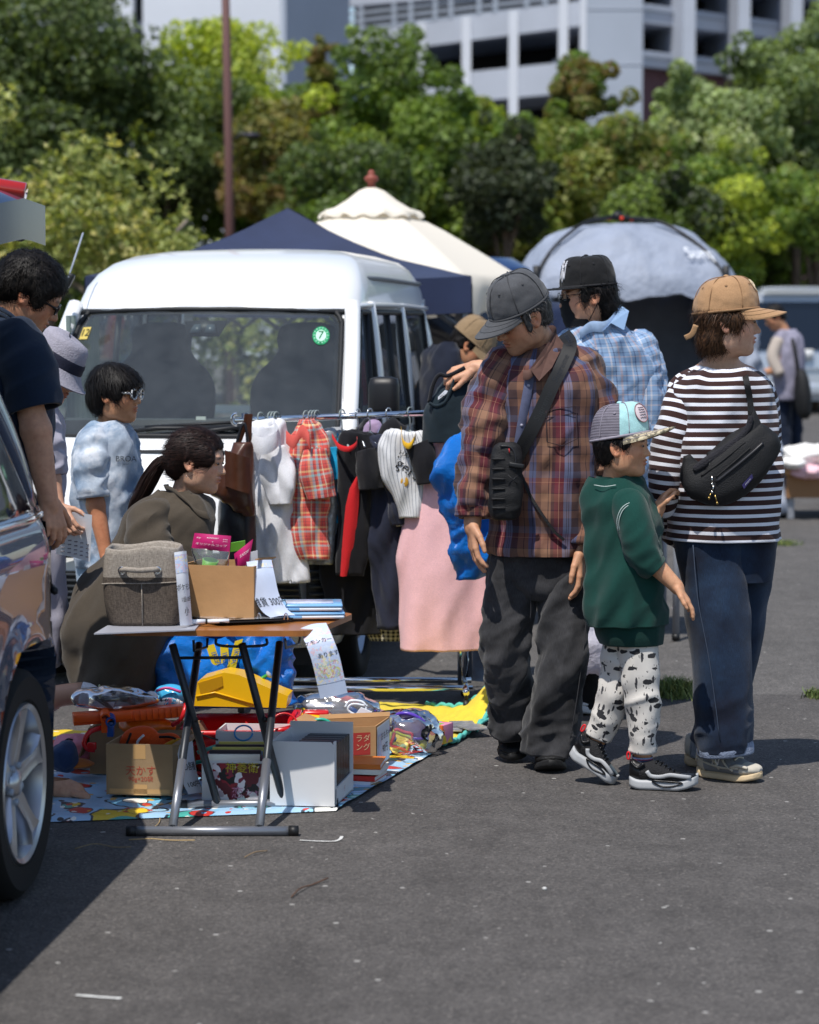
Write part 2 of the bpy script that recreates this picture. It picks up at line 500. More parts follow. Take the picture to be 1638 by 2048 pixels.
def tuft(px,py,w,h,n,label):
 mb=MB();c=G(px,py)
 for i in range(n):
  b=c+A3(RNG.normal(0,w*.42),RNG.normal(0,.045),0)
  hh=h*RNG.uniform(.35,1.0);l=A3(RNG.normal(0,.5),RNG.normal(0,.5),1)*hh
  s=A3(.0022,.0006,0)
  mid=b+l*.55+A3(0,0,.1*hh);tip=b+l+A3(RNG.normal(0,.012),0,-.15*hh)
  cc=np.array([.10,.145,.035])*RNG.uniform(.6,1.5)+(A3(.1,.07,.02)if RNG.random()<.22 else 0)
  mb.add([b-s,b+s,mid+s*.8,mid-s*.8,tip],[(0,1,2,3),(3,2,4)],None,0,cc)
 tag(mb.build('grass_tuft',m_grass,colattr=True),label,'grass','weeds in the asphalt joint')
tuft(1352,1392,.09,.10,700,'thick green grass tuft between the boy and the jeans of the striped woman')
tuft(1632,1394,.05,.045,160,'small grass tuft at the asphalt joint near the picture edge')
tuft(1570,1090,.12,.05,200,'sparse dry weeds on the asphalt behind the striped shirt')
# PARKING BUILDING
m_conc=mat('concrete','#b4bac6',.8,var=(.35,.08))
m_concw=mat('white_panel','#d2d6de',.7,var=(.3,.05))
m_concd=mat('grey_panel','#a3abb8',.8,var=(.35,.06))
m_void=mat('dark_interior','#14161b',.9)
m_steel=mat('grey_steel','#9aa3b0',.6,var=(.8,.08))
m_rust=mat('maroon_wall','#5d4148',.8)
def wallbox(mb,a,b,z0,z1,th,mi=0):
 """a box standing on the plan line a-b, thickness th going away from us"""
 a,b=A3(*a,0),A3(*b,0);d=unit(b-a);n=A3(-d[1],d[0],0);n=n if n[1]>0 else-n
 p=[a+A3(0,0,z0),b+A3(0,0,z0),b+A3(0,0,z1),a+A3(0,0,z1)]
 mb.prism(p,n*th,mi)
def XY(px,Y):w=W(px,300,Y);return(w[0],w[1])
def Zp(py,Y):return W(819,py,Y)[2]
def lerp2(a,b,t):return(a[0]+(b[0]-a[0])*t,a[1]+(b[1]-a[1])*t)
bd=thing('parking_building','pale grey multistorey parking building with dark open decks behind the trees','building',(8,104,0))
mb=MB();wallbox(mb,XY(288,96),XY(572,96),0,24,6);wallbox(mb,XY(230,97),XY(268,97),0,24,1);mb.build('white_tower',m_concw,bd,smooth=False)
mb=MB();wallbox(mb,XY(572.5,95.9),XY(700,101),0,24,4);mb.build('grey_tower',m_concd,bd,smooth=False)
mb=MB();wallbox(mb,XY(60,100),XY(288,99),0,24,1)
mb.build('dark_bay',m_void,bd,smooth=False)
for zz in(60,118,176):
 mb=MB();wallbox(mb,XY(60,98.4),XY(288,98.3),Zp(zz,98.4),Zp(zz-16,98.4),.4);mb.build('floor_slab',m_conc,bd,smooth=False)
A,B=XY(700,108),XY(1172,99)
def yl(y,t):return y
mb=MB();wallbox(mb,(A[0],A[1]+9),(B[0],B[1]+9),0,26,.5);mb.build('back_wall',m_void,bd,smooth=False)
YA,YB=108,99
def beam(name,yA,yB,hA,dz=.6,m=m_conc,off=0.0):
 mb=MB();a0,a1=Zp(yA,YA),Zp(yB,YB)
 p=[A3(*A,a0),A3(*B,a1),A3(*B,a1+hA),A3(*A,a0+hA)]
 p=[q+A3(0,off,0)for q in p]
 mb.prism(p,A3(0,dz,0));mb.build(name,m,bd,smooth=False)
beam('deck_beam',112,50,1.0);beam('deck_beam',225,182,1.25);beam('deck_beam',12,-30,.55);beam('deck_beam',330,300,1.1)
beam('deck_slab',100,38,.3,9,m_concd,.7);beam('deck_slab',215,172,.3,9,m_concd,.7)
for k in range(3):beam('railing',60-k*15,5-k*15,.12,.1,m_steel,.15)
for k in range(2):beam('railing',178+k*18,140+k*14,.13,.1,m_steel,1.2)
for px in(760,852,942,1034,1128,1168):
 t=(px-700)/472;c=lerp2(A,B,t);mb=MB();wallbox(mb,(c[0]-.18,c[1]-.25),(c[0]+.2,c[1]-.25),0,26 if px>1100 else Zp(66-62*t,c[1]),.4);mb.build('column',m_concw,bd,smooth=False)
for px in(725,795,830,880,912,968,1000,1060,1095):
 t=(px-700)/472;c=lerp2(A,B,t);mb=MB();wallbox(mb,(c[0]-.1,c[1]),(c[0]+.1,c[1]),Zp(112-62*t,c[1])+1.0,Zp(12-42*t,c[1]),.2);mb.build('railing_post',m_steel,bd,smooth=False)
for i,(pa,pb)in enumerate(((880,1010),(1040,1160),(900,960))):
 ta,tb=(pa-700)/472,(pb-700)/472;a,b=lerp2(A,B,ta),lerp2(A,B,tb)
 mb=MB();z=Zp(215-45*ta,a[1]+2);mb.box(((a[0]+b[0])/2,a[1]+3.5,z+.75),(abs(b[0]-a[0])*.7,1.7,1.1),bev=.3);mb.build('deck_car',mat('deck_car%d'%i,('#8b8f98','#3a3f4a','#c4c6ca')[i],.3),bd)
C0,C1,YC1=XY(1172,98.5),XY(1284,98.5),98.5
mb=MB();wallbox(mb,C0,C1,0,26,5);mb.build('pier',m_concd,bd,smooth=False)
for k in range(9):
 mb=MB();wallbox(mb,(C0[0]+.02,C0[1]-.03),(C1[0]-.02,C1[1]-.03),3.0+k*2.2,3.05+k*2.2,.02);mb.build('panel_joint',m_conc,bd,smooth=False)
D=XY(1900,113);YD=113
def bandz(y):return Zp(y,YC1)
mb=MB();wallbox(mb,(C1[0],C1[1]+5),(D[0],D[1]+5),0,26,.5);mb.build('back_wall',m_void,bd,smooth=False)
rows=[(192,92),(45,-8),(-60,-120),(-170,-230)]
sp=[(200,130),(92,45),(-8,-60)]
for(lo,hi)in((132,100),(44,6),(-52,-90)):
 mb=MB();wallbox(mb,(C1[0],C1[1]+.1),(D[0],D[1]+.1),bandz(lo),bandz(hi),5.0);mb.build('spandrel',m_conc,bd,smooth=False)
 mb=MB();wallbox(mb,(C1[0],C1[1]),(D[0],D[1]),bandz(hi)-.25,bandz(hi)-.12,.08);mb.build('panel_joint',m_concd,bd,smooth=False)
for k in range(13):
 c=lerp2(C1,D,.162*k);mb=MB();wallbox(mb,(c[0]+1.62,c[1]-.05),(c[0]+2.12,c[1]+.05),bandz(140),26,4.6);mb.build('column',m_conc,bd,smooth=False)
 mb=MB();wallbox(mb,(c[0]+.1,c[1]+1.6),(c[0]+1.6,c[1]+1.9),bandz(100),bandz(95),.1);mb.build('railing',m_steel,bd,smooth=False)
mb=MB();wallbox(mb,(C1[0],C1[1]+.6),(D[0],D[1]+.6),0,bandz(133),1);mb.build('maroon_wall',m_rust,bd,smooth=False)
# TREES
m_leaf=NT('leaves');a_=m_leaf.new('Attribute',attribute_name='Col')
tr_=m_leaf.new('BsdfTranslucent');mx_=m_leaf.new('MixShader');mx_.inputs[0].default_value=.42
tc_=m_leaf.mix(1,a_.outputs['Color'],(1.6,1.55,.6),'MULTIPLY');m_leaf.link(tc_,tr_.inputs[0])
m_leaf.link(a_.outputs['Color'],m_leaf.b.inputs['Base Color']);m_leaf.set(Roughness=.48)
m_leaf.b.inputs['Specular IOR Level'].default_value=.4
m_leaf.link(m_leaf.b.outputs[0],mx_.inputs[1]);m_leaf.link(tr_.outputs[0],mx_.inputs[2]);m_leaf.link(mx_.outputs[0],m_leaf.out.inputs[0]);m_leaf=m_leaf.m
m_bark=mat('bark','#5a4c40',.9,var=(8,.3),bump=(20,.5))
m_barkp=mat('pale_bark','#8a7d70',.9,var=(8,.3),bump=(20,.5))
def leaf_cloud(mb,blobs,n,size,pal,aspect=1.0,droop=0.0,rosette=0):
 blobs=np.asarray(blobs);w=blobs[:,3]**2;w=w/w.sum()
 bi=RNG.choice(len(blobs),n,p=w)
 d=RNG.normal(size=(n,3));d/=np.linalg.norm(d,axis=1,keepdims=True)
 rr=blobs[bi,3]*RNG.uniform(.35,1,n)**.45
 c=blobs[bi,:3]+d*rr[:,None]*A3(1,1,.85)
 c+=fbmv(c*1.6)*.12*blobs[bi,3,None]
 if rosette:
  m=n//rosette;c=np.repeat(c[:m],rosette,0);dd=np.repeat(d[:m]*.7+A3(0,0,.5),rosette,0);dd/=np.linalg.norm(dd,axis=1,keepdims=True)
  n=len(c);bi=np.repeat(bi[:m],rosette)
  t=RNG.normal(size=(n,3));t-=dd*np.sum(t*dd,1,keepdims=True);t/=np.linalg.norm(t,axis=1,keepdims=True)
  ax=t*.85+dd*RNG.uniform(.2,.9,(n,1));ax/=np.linalg.norm(ax,axis=1,keepdims=True)
  nr=np.cross(ax,np.cross(dd,ax));c=c+ax*size*.5
 else:
  nr=d*.8+RNG.normal(size=(n,3))*.7+A3(0,0,.35);nr/=np.linalg.norm(nr,axis=1,keepdims=True)
  ax=RNG.normal(size=(n,3))-A3(0,0,droop);ax-=nr*np.sum(ax*nr,1,keepdims=True);ax/=np.linalg.norm(ax,axis=1,keepdims=True)
 sd=np.cross(nr,ax)
 L=size*RNG.uniform(.55,1.25,n)[:,None];Wd=L*aspect*.5
 V=np.stack([c-ax*L*.5,c+sd*Wd+nr*L*.08,c+ax*L*.5,c-sd*Wd+nr*L*.08],1)
 pal=np.array([lin(p)for p in pal]);cidx=RNG.integers(0,len(pal),len(blobs));
 base=pal[np.where(RNG.random(n)<.6,cidx[bi],RNG.integers(0,len(pal),n))]
 col=base*RNG.uniform(.7,1.4,(n,1))*LEAFGAIN;col=.80*col+.20*col.mean(1,keepdims=True)*A3(1.12,1.02,.75)
 F=np.arange(n*4).reshape(n,4)
 mb.add(V.reshape(-1,3),F,None,0,np.repeat(col,4,0))
LEAFGAIN=1.5
def fbmv(P):
 return np.stack([np.sin(P[:,0]*2.1+P[:,2]*1.3),np.sin(P[:,1]*1.9+P[:,0]),np.sin(P[:,2]*2.3+P[:,1])],1)
def tree(name,label,px,ytop,ybot,wpx,Y,pal,n=7000,leaf=.16,nb=18,group='trees along the car park edge',seed=1,trunk=None,bark=None,asp=.8,flat=.9,pointy=0.0):
 r=np.random.default_rng(seed)
 ybot+=70;c0=W(px,(ytop+ybot)/2,Y);s=S(Y);hw,hh=wpx*1.12/2/s,(ybot-ytop)/2/s
 base=A3(c0[0],c0[1],0)
 t=thing(name,label,'tree',base,group)
 blobs=[]
 k=0
 while len(blobs)<nb:
  q=r.uniform(-1,1,3)
  if np.linalg.norm(q)>1:continue
  sh=1-pointy*(q[2]+1)/2
  rad=hw*r.uniform(.30,.50)*(1-.35*pointy)
  p=c0+q*A3(max(hw*sh-rad*.7,.05),max(hw*flat-rad*.5,.3),max(hh-rad*.6,.05))
  blobs.append([*p,rad])
 for q in range(nb//2):
  a=r.uniform(0,2*math.pi);e=r.uniform(-.1,1)
  p=c0+A3(math.cos(a)*math.sqrt(max(0,1-e*e))*hw*(1-pointy*.5),r.uniform(-.5,.2)*hw,e*hh)
  blobs.append([*p,hw*r.uniform(.1,.2)])
 mb=MB();leaf_cloud(mb,blobs,int(n*1.7),leaf*.76,pal,asp)
 mb.build('crown',m_leaf,t,smooth=False,colattr=True)
 mb=MB();top=c0+A3(0,0,hh*.3);tr=trunk or.13
 mb.tube(cat([base,base+A3(.05,0,c0[2]*.5),top],10),np.linspace(tr,tr*.35,10),8)
 for i in range(6):
  b=blobs[i*2];st=base+(top-base)*r.uniform(.45,.9)
  mb.tube(cat([st,(st+b[:3])/2+A3(0,0,.15),b[:3]],7),np.linspace(tr*.45,.02,7),6)
 mb.build('trunk',bark or m_bark,t)
 return t
DG=['#42522a','#4b5c30','#3a4a26','#556738','#60723f']
YG=['#8a9a22','#9aa62a','#7c8c22','#a8ae35','#6d8022']
MG=['#556f26','#4b6222','#647c2c','#425620','#718634']
OB=['#5c6128','#6a6a2e','#4d5a26','#77713a','#6d5a30']
BL=['#323c28','#39442d','#2b3523','#434f38']
SG=['#66784c','#758858','#869868','#57693f','#949f76']
OG=['#566f2a','#647a30','#6f7d35','#4a6326','#7d8440']
tree('evergreen_tree','huge dark green tree filling the top left corner',90,-70,420,520,43,DG,15000,.17,30,seed=2)
tree('evergreen_tree','dark green tree between the brown post and the yellow-green tree',330,90,470,330,44,DG,9000,.16,20,seed=3)
tree('maple_tree','bright yellow-green tree in front of the white tower',455,45,330,340,45,YG,10000,.15,24,seed=4,flat=.6)
tree('olive_tree','brownish olive tree just right of the brown post',575,190,470,250,42,OB,8000,.14,18,seed=5)
tree('slender_tree','thin brown-tipped tree beside the grey tower',640,75,330,130,46,OB,3500,.14,12,seed=6,pointy=.5)
tree('broadleaf_tree','mid green tree rising right of the grey tower',770,55,450,270,44.5,MG,9000,.16,22,seed=7)
tree('broadleaf_tree','fresh green tree under the ramp decks',885,150,460,260,43,MG,8500,.15,20,seed=8)
tree('dark_conifer','blackish green conifer above the cream parasol',1010,225,500,250,41,BL,8500,.12,18,seed=9,pointy=.35)
tree('broadleaf_tree','yellow-tinged tree under the last ramp column',985,180,400,230,46,OG+YG[:2],7000,.15,16,seed=10)
tree('slender_tree','leafy brown-green tree against the grey pier',1165,95,330,190,45,OB+MG[:2],6000,.14,16,seed=11,pointy=.45)
tree('broadleaf_tree','olive green tree behind the grey dome shelter',1110,220,500,250,43.5,OG,8500,.15,20,seed=12)
tree('olive_tree','olive brown tree above the black cap',1255,185,480,240,42.5,OB+OG,8500,.14,20,seed=13)
tree('camphor_tree','sage green billowy tree right of the dark window openings',1420,130,400,270,44,SG,9000,.16,18,seed=14)
tree('camphor_tree','tall grey-green tree in the top right corner',1590,15,420,290,45.5,SG[:2]+DG[2:],10000,.16,22,seed=15)
tree('maple_tree','lime green low tree below the sage tree',1450,285,520,240,41,YG[:3]+MG,8500,.13,18,seed=16,trunk=.08,bark=m_barkp)
tree('broadleaf_tree','green tree at the right picture edge above the silver van',1630,330,470,230,42,MG+OG,8000,.13,18,seed=17)
tree('broadleaf_tree','dark and mid green tree behind the dome shelter roof',1330,330,500,240,40.5,MG+BL,7500,.13,16,seed=18)
tree('evergreen_tree','dark tree behind the navy canopy peak',690,260,560,300,40,DG+MG[:2],8000,.14,18,seed=19)
for k_,(px_,yt_,wd_,pal_,lb_)in enumerate(((60,60,420,DG,'back-row dark tree at the far left'),(240,110,300,OG,'back-row olive tree left of the white tower'),(560,120,300,MG,'back-row green tree below the grey tower'),(700,150,260,OG,'back-row olive tree below the ramp start'),(860,200,280,MG,'back-row green tree under the middle ramp'),(1040,235,260,OG+MG,'back-row tree under the last ramp bay'),(1200,225,260,OG,'back-row olive tree in front of the grey pier foot'),(1360,215,280,SG,'back-row sage tree below the dark windows'),(1540,120,300,SG+DG,'back-row tree near the right picture edge'))):
 tree('broadleaf_tree',lb_,px_,yt_,520,wd_,47.5,pal_,6000,.17,16,seed=40+k_)
hb=[]
for i in range(230):
 x=RNG.uniform(-12,13);hb.append([x,RNG.uniform(45.5,49.5),RNG.uniform(.1,5.0),RNG.uniform(.7,1.2)])
mb=MB();leaf_cloud(mb,hb,42000,.20,DG+MG+OG,.9)
o=mb.build('hedge_thicket',m_leaf,smooth=False,colattr=True);o['kind']='stuff';o['label']='dark thicket filling the gaps between the tree trunks'
PT=['#757f42','#838c4c','#606d36','#929858','#525e30','#a19c62']
t=thing('pittosporum_bush','large rounded bush with leathery olive leaves behind the white van','bush',A3(W(200,500,24)[0],24,0))
bb=[]
for i in range(46):
 a,e=RNG.uniform(-math.pi,math.pi),RNG.uniform(-.55,.98)
 q=A3(math.cos(a)*math.sqrt(1-e*e),math.sin(a)*math.sqrt(1-e*e),e)
 c=W(200,470,24)+q*A3(.92,.85,.82);bb.append([*c,RNG.uniform(.16,.30)])
for i in range(14):bb.append([*(W(200,500,24)+RNG.normal(size=3)*A3(.4,.4,.4)),.45])
bb.append([*W(-10,210,24),.25]);bb.append([*W(-30,260,24),.3])
mb=MB();leaf_cloud(mb,bb,16000,.085,PT,.55,rosette=7)
fl=MB()
mb.build('crown',m_leaf,t,smooth=False,colattr=True)
mb=MB()
for q in[(330,520),(170,530),(250,560),(90,560),(375,470)]:
 mb.tube(cat([A3(*ORG[t.name]),W(210,640,24),W(q[0],q[1]-30,24)],9),np.linspace(.07,.02,9),6)
mb.build('trunk',mat('grey_bark','#84786c',.9),t)
t=thing('pittosporum_bush','second olive-leaved bush seen through the windows of the white van','bush',A3(W(520,640,25)[0],25,0))
bb=[]
for i in range(70):
 a,e=RNG.uniform(-math.pi,math.pi),RNG.uniform(-.75,.98);q=A3(math.cos(a)*math.sqrt(1-e*e),math.sin(a)*math.sqrt(1-e*e),e)
 c=W(560,700,25)+q*A3(1.9,.8,.95);bb.append([*c,RNG.uniform(.22,.38)])
mb=MB();leaf_cloud(mb,bb,14000,.085,PT,.55,rosette=7);mb.build('crown',m_leaf,t,smooth=False,colattr=True)
mb=MB()
for dx in(-.9,-.2,.5,1.1):mb.tube(cat([A3(*ORG[t.name])+A3(dx,0,0),A3(*ORG[t.name])+A3(dx*1.2,.1,.7),A3(*ORG[t.name])+A3(dx*1.4,0,1.5)],8),np.linspace(.06,.02,8),6)
mb.build('trunk',mat('grey_bark','#84786c',.9),t)
# STREET LIGHT
t=thing('lamp_post','tall slim brown lamp post rising out of the picture','lamp post',A3(W(461,440,35)[0],35,0))
m_brown=mat('brown_paint','#6b4a45',.5)
pb=A3(*ORG[t.name])
mb=MB();mb.tube([pb,pb+A3(-.02,0,4),pb+A3(-.1,0,9.5)],[.07,.062,.055],12);mb.build('pole',m_brown,t)
mb=MB();z0=W(470,278,35);mb.tube(cat([z0,W(480,268,35),W(500,268,35)],6),.012,6);mb.ell(W(503,270,35),(.13,.08,.035));mb.build('lamp_head',mat('dark_metal','#3c3a44',.4,.5),t)
z0=pb+A3(-.1,0,9.5);mb=MB();mb.tube([z0,z0+A3(.9,0,.3)],.04,8);mb.ell(z0+A3(1.1,0,.32),(.3,.14,.07));mb.build('arm',m_brown,t)
# NAVY CANOPY
m_navy=mat('navy_cloth','#222d4b',.75,var=(5,.12),bump=(40,.08),sheen=.2)
m_navyd=mat('navy_lining','#23304e',.8)
m_leg=mat('grey_leg','#8f9299',.5,.3)
m_blk=mat('black_plastic','#17181a',.5)
t=thing('canopy_tent','navy blue pop-up canopy with low peak behind the white van','canopy',(-.72,14.4,0))
cc=A3(-.72,14.4,0);ze,zp,hw=1.79,2.21,1.06
cor=[cc+A3(sx*hw,sy*hw,ze)for sx,sy in((-1,-1),(1,-1),(1,1),(-1,1))]
pk=cc+A3(0,0,zp)
mb=MB()
for i in range(4):
 a,b=cor[i],cor[(i+1)%4]
 P=[]
 for v in np.linspace(0,1,14):
  row=[]
  for u in np.linspace(0,1,21):
   q=(a*(1-u)+b*u)*(1-v)+pk*v
   q=q+A3(0,0,-.10*math.sin(math.pi*v)*(.6+.4*math.sin(math.pi*u))-.03*math.sin(math.pi*u)*(1-v))
   row.append(q)
  P.append(row)
 P=np.array(P);P[...,2]+=.012*fbm(P,3.0,3+i)
 mb.grid(P)
mb.build('roof',m_navy,t)
mb=MB()
for i in range(4):
 a,b=cor[i],cor[(i+1)%4];out=unit((a+b)/2-cc)*A3(1,1,0)
 P=np.array([[(a*(1-u)+b*u)+A3(0,0,-.03*math.sin(math.pi*u)-.20*v)+out*(.012+.012*math.sin(u*26)*v)for u in np.linspace(0,1,40)]for v in np.linspace(0,1,6)])
 mb.grid(P)
mb.build('valance',m_navy,t)
for c in cor:
 q=(c-cc)*A3(.97,.97,0)+cc
 mb=MB();mb.box(q+A3(0,0,.85),(.032,.032,1.7));mb.build('leg',m_leg,t,smooth=False)
 mb=MB();mb.box(q+A3(0,0,1.46),(.06,.06,.11),bev=.01);mb.build('leg_bracket',m_blk,t)
for i in range(4):
 a,b=[(c-cc)*A3(.96,.96,0)+cc for c in(cor[i],cor[(i+1)%4])]
 for k in range(6):
  p,q=a+(b-a)*k/6,a+(b-a)*(k+1)/6
  mb=MB();mb.cyl(p+A3(0,0,1.5),q+A3(0,0,1.74),.011,6);mb.cyl(p+A3(0,.012,1.74),q+A3(0,.012,1.5),.011,6);mb.build('truss_bar',m_leg,t)
  # CREAM PARASOL
t=thing('market_parasol','cream garden parasol with scalloped vent cap and brick red finial','parasol',A3(-.26,16.6,0))
m_cream=NT('cream_cloth');m_cream.set(Base_Color='#f1e9da',Roughness=.8);tr=m_cream.new('BsdfTranslucent');tr.inputs[0].default_value=(*lin('#f0e8d8'),1);mx=m_cream.new('MixShader');mx.inputs[0].default_value=.22
m_cream.link(m_cream.b.outputs[0],mx.inputs[1]);m_cream.link(tr.outputs[0],mx.inputs[2]);m_cream.link(mx.outputs[0],m_cream.out.inputs[0]);m_cream=m_cream.m
pc=A3(-.26,16.6,0)
def pz(py):return W(743,py,16.6)[2]
def parasol_sheet(prof,n=8,scallop=0.0,sag=.05,wob=0.0):
 P=[];nu=160
 for i,(r,z)in enumerate(prof):
  row=[]
  for u in range(nu):
   a=2*math.pi*u/nu;k=(a/(2*math.pi/n)+.5)%1-.5;c=math.cos(math.pi/n)/math.cos(k*2*math.pi/n)
   rr=r*(1-(1-c)*.9);zz=z-sag*r*(1-(2*k)**2)*.35
   v=max(0,(i-len(prof)+4)/3)if scallop else 0
   if scallop:rr+=wob*math.sin(a*11+1)*v+.6*wob*math.sin(a*23)*v;zz-=scallop*v*(.5-.5*math.cos(k*4*math.pi))*.5
   row.append(pc+A3(rr*math.cos(a+.25),rr*math.sin(a+.25),zz))
  P.append(row)
 return np.array(P)
mb=MB();zt=pz(415)
prof=[(.05,zt+.1),(.25,pz(425)),(.5,pz(462)),(.75,pz(505)),(.97,pz(545)),(1.02,pz(556)),(1.03,pz(575)),(1.02,pz(598)),(1.0,pz(618))]
mb.grid(parasol_sheet(prof,scallop=.10,wob=.03),closed=True);mb.build('canopy',m_cream,t)
mb=MB();prof=[(.04,pz(376)),(.09,pz(382)),(.18,pz(402)),(.27,pz(418)),(.34,pz(424)),(.36,pz(430)),(.365,pz(434))]
mb.grid(parasol_sheet(prof,scallop=.05,wob=.01,sag=-.1),closed=True);mb.build('vent_cap',m_cream,t)
mb=MB();z=pz(376);mb.lathe([(.012,z),(.034,z+.01),(.022,z+.03),(.05,z+.055),(.045,z+.075),(.02,z+.092),(.024,z+.105),(.014,z+.12),(0.0,z+.125)],pc,n=16);mb.build('finial',mat('brick_red','#8d4a3c',.6),t)
mb=MB();mb.cyl(pc,pc+A3(0,0,z),.024);mb.build('pole',mat('dark_wood','#5b4130',.6),t)
mb=MB();mb.lathe([(0,0),(.26,0),(.26,.07),(.06,.10),(.04,.3)],pc,n=24);mb.build('base',m_blk,t)
for k in range(8):
 a=2*math.pi*k/8+.25;mb=MB();e=A3(math.cos(a),math.sin(a),0);mb.tube([pc+A3(0,0,zt-.06),pc+e*.90+A3(0,0,pz(585))],.009,6);mb.build('rib',mat('dark_wood','#5b4130',.6),t)
 # GREY DOME SHELTER
m_dome=mat('dome_cloth','#8e96a6',.65,var=(3,.14),bump=(11,.6,.04))
m_domed=mat('dome_lining','#a09a98',.7,bump=(14,.35,.03))
t=thing('dome_shelter','grey-blue dome shelter with black frame and rolled-up side flaps','shelter',A3(W(1250,640,20)[0],20,0))
dc=A3(W(1250,640,20)[0],20.2,0)
def domept(a,v):
 R=.92*v**.8;sq=1/max(abs(math.cos(a)),abs(math.sin(a)))**.45
 z=Zp(445,20)-(Zp(445,20)-Zp(556,20))*(v**2.5)
 return dc+A3(R*sq*math.cos(a),R*sq*math.sin(a),z-.05*abs(math.sin(2*a))*v)
mb=MB();P=np.array([[domept(a,v)for a in np.linspace(0,2*math.pi,96,endpoint=False)]for v in np.linspace(0.02,1,26)])
vv=np.linspace(0,1,26)[:,None]
P[...,2]+=.07*fbm(P,2.6,5)*vv+.035*(1-2*np.abs(fbm(P,4.5,2)))*vv+.012*fbm(P,11.0,2)
P2=P[-1]+A3(0,0,-.16)+(P[-1]-dc)*A3(.03,.03,0);P2=P2+.03*fbm(P2[None],7,1)[0][:,None]
P=np.concatenate([P,[P2*.5+P[-1]*.5],[P2]],0)
mb.grid(P,closed=True);mb.build('roof',m_dome,t)
mb=MB();aw=np.concatenate([np.linspace(-.80,math.pi+.85,110)]);Pw_=np.array([[domept(a,1.0)+(domept(a,1.0)-dc)*A3(.03+.10*v,.03+.10*v,0)-A3(0,0,.10+v*(domept(a,1.0)[2]-.35))for a in aw]for v in np.linspace(0,1,24)])
d_=.05*fbm(Pw_*A3(1,1,.25),4.5,8)+.02*fbm(Pw_*A3(1,1,.5),12,4);o_=(Pw_-dc)*A3(1,1,0);o_/=np.linalg.norm(o_,axis=-1,keepdims=True);mb.grid(Pw_+o_*d_[...,None]);mb.build('side_wall',m_dome,t)
legs=[(1030,1015,19.2),(1568,1012,19.0),(1480,985,21.2),(1080,985,21.2)]
ap=W(1235,432,20.1)
for i,((px,py,YY),a)in enumerate(zip(legs,(-2.36,-.79,.79,2.36))):
 ft=G(px,640+1.55*S(YY));kn=domept(a,1.0)+A3(0,0,.04)
 mb=MB();mb.tube(cat([ap,(ap+kn)/2+A3(0,0,.16),kn,(kn+ft)/2+(kn-dc)*A3(.04,.04,0),ft],30),.014,8);mb.build('frame_pole',m_blk,t)
 mb=MB();mb.cyl(kn-A3(0,0,.08),kn+A3(0,0,.1),.028,8);mb.build('joint',m_blk,t)
 mb=MB();pth=cat([kn+A3(0,-.02,-.05),(kn*.6+ft*.4)+A3(-.02,-.05,0),ft+A3(-.02,-.03,.03)],40)
 Q=sweep(pth,np.stack([np.interp(np.linspace(0,1,40),[0,.2,.6,1],[.07,.13,.085,.05])]*2,1),28)
 cloth(mb,Q,[((.2,0,1),1.5,12,.06),((0,0,1),2,26,.02)],3+i,False,True,True);mb.build('side_flap',m_dome,t)
mb=MB();mb.ell(ap,(.05,.05,.04));mb.tube([ap+A3(-.14,0,-.02),ap+A3(.14,0,-.03)],.012,6);mb.build('hub',m_blk,t)
mb=MB()
for dx in(-.075,.11,.03):mb.box(ap+A3(dx,-.05,-.02 if dx<.1 else-.03),(.03,.03,.03),bev=.006)
mb.build('hub_clip',mat('orange_red','#d8432a',.4),t)
a0=-.55
mb=MB()
def onroof(x,y,R0=.0):
 a=-.80+x*.9;v=.80-y*.9;p=domept(a,v);return p+A3(0,-.035,.035)
mb.text('Sunplay',.16,onroof);mb.build('logo',mat('logo_white','#e8ebf0',.6),t,smooth=False)
# BLUE VAN AND SILVER VAN FAR OFF
def glassmat(name,tint,refl=1.0,rough=0.0,haze_film=0.0):
 t=NT(name);t.n.remove(t.b)
 fr=t.new('Fresnel');fr.inputs[0].default_value=1.5
 tb=t.new('BsdfTransparent');tb.inputs[0].default_value=(*lin(tint),1)
 gl=t.new('BsdfGlossy');gl.inputs['Roughness'].default_value=rough
 mx=t.new('MixShader');t.link(t.math('MULTIPLY',fr.outputs[0],refl),mx.inputs[0]);t.link(tb.outputs[0],mx.inputs[1]);t.link(gl.outputs[0],mx.inputs[2]);
 if haze_film:
  df=t.new('BsdfDiffuse');df.inputs[0].default_value=(.55,.6,.62,1);n=t.noise(t.coord(),5,4,.65);m2=t.new('MixShader');t.link(t.math('MULTIPLY',n.outputs[0],haze_film*2),m2.inputs[0]);t.link(mx.outputs[0],m2.inputs[1]);t.link(df.outputs[0],m2.inputs[2]);mx=m2  # pale diffuse mix paints the sky's grey haze onto the glass
 t.link(mx.outputs[0],t.out.inputs[0])
 return t.m
m_glass=glassmat('window_glass',(.84,.90,.87),1.6,haze_film=.05)
m_glassd=glassmat('tinted_glass',(.16,.18,.2),1.5)
m_tyre=mat('tyre','#121212',.85)
m_alloy=mat('alloy','#b9bcc2',.28,.85)
m_white=mat('van_white','#e9eaea',.28,coat=.6,spec=.5)
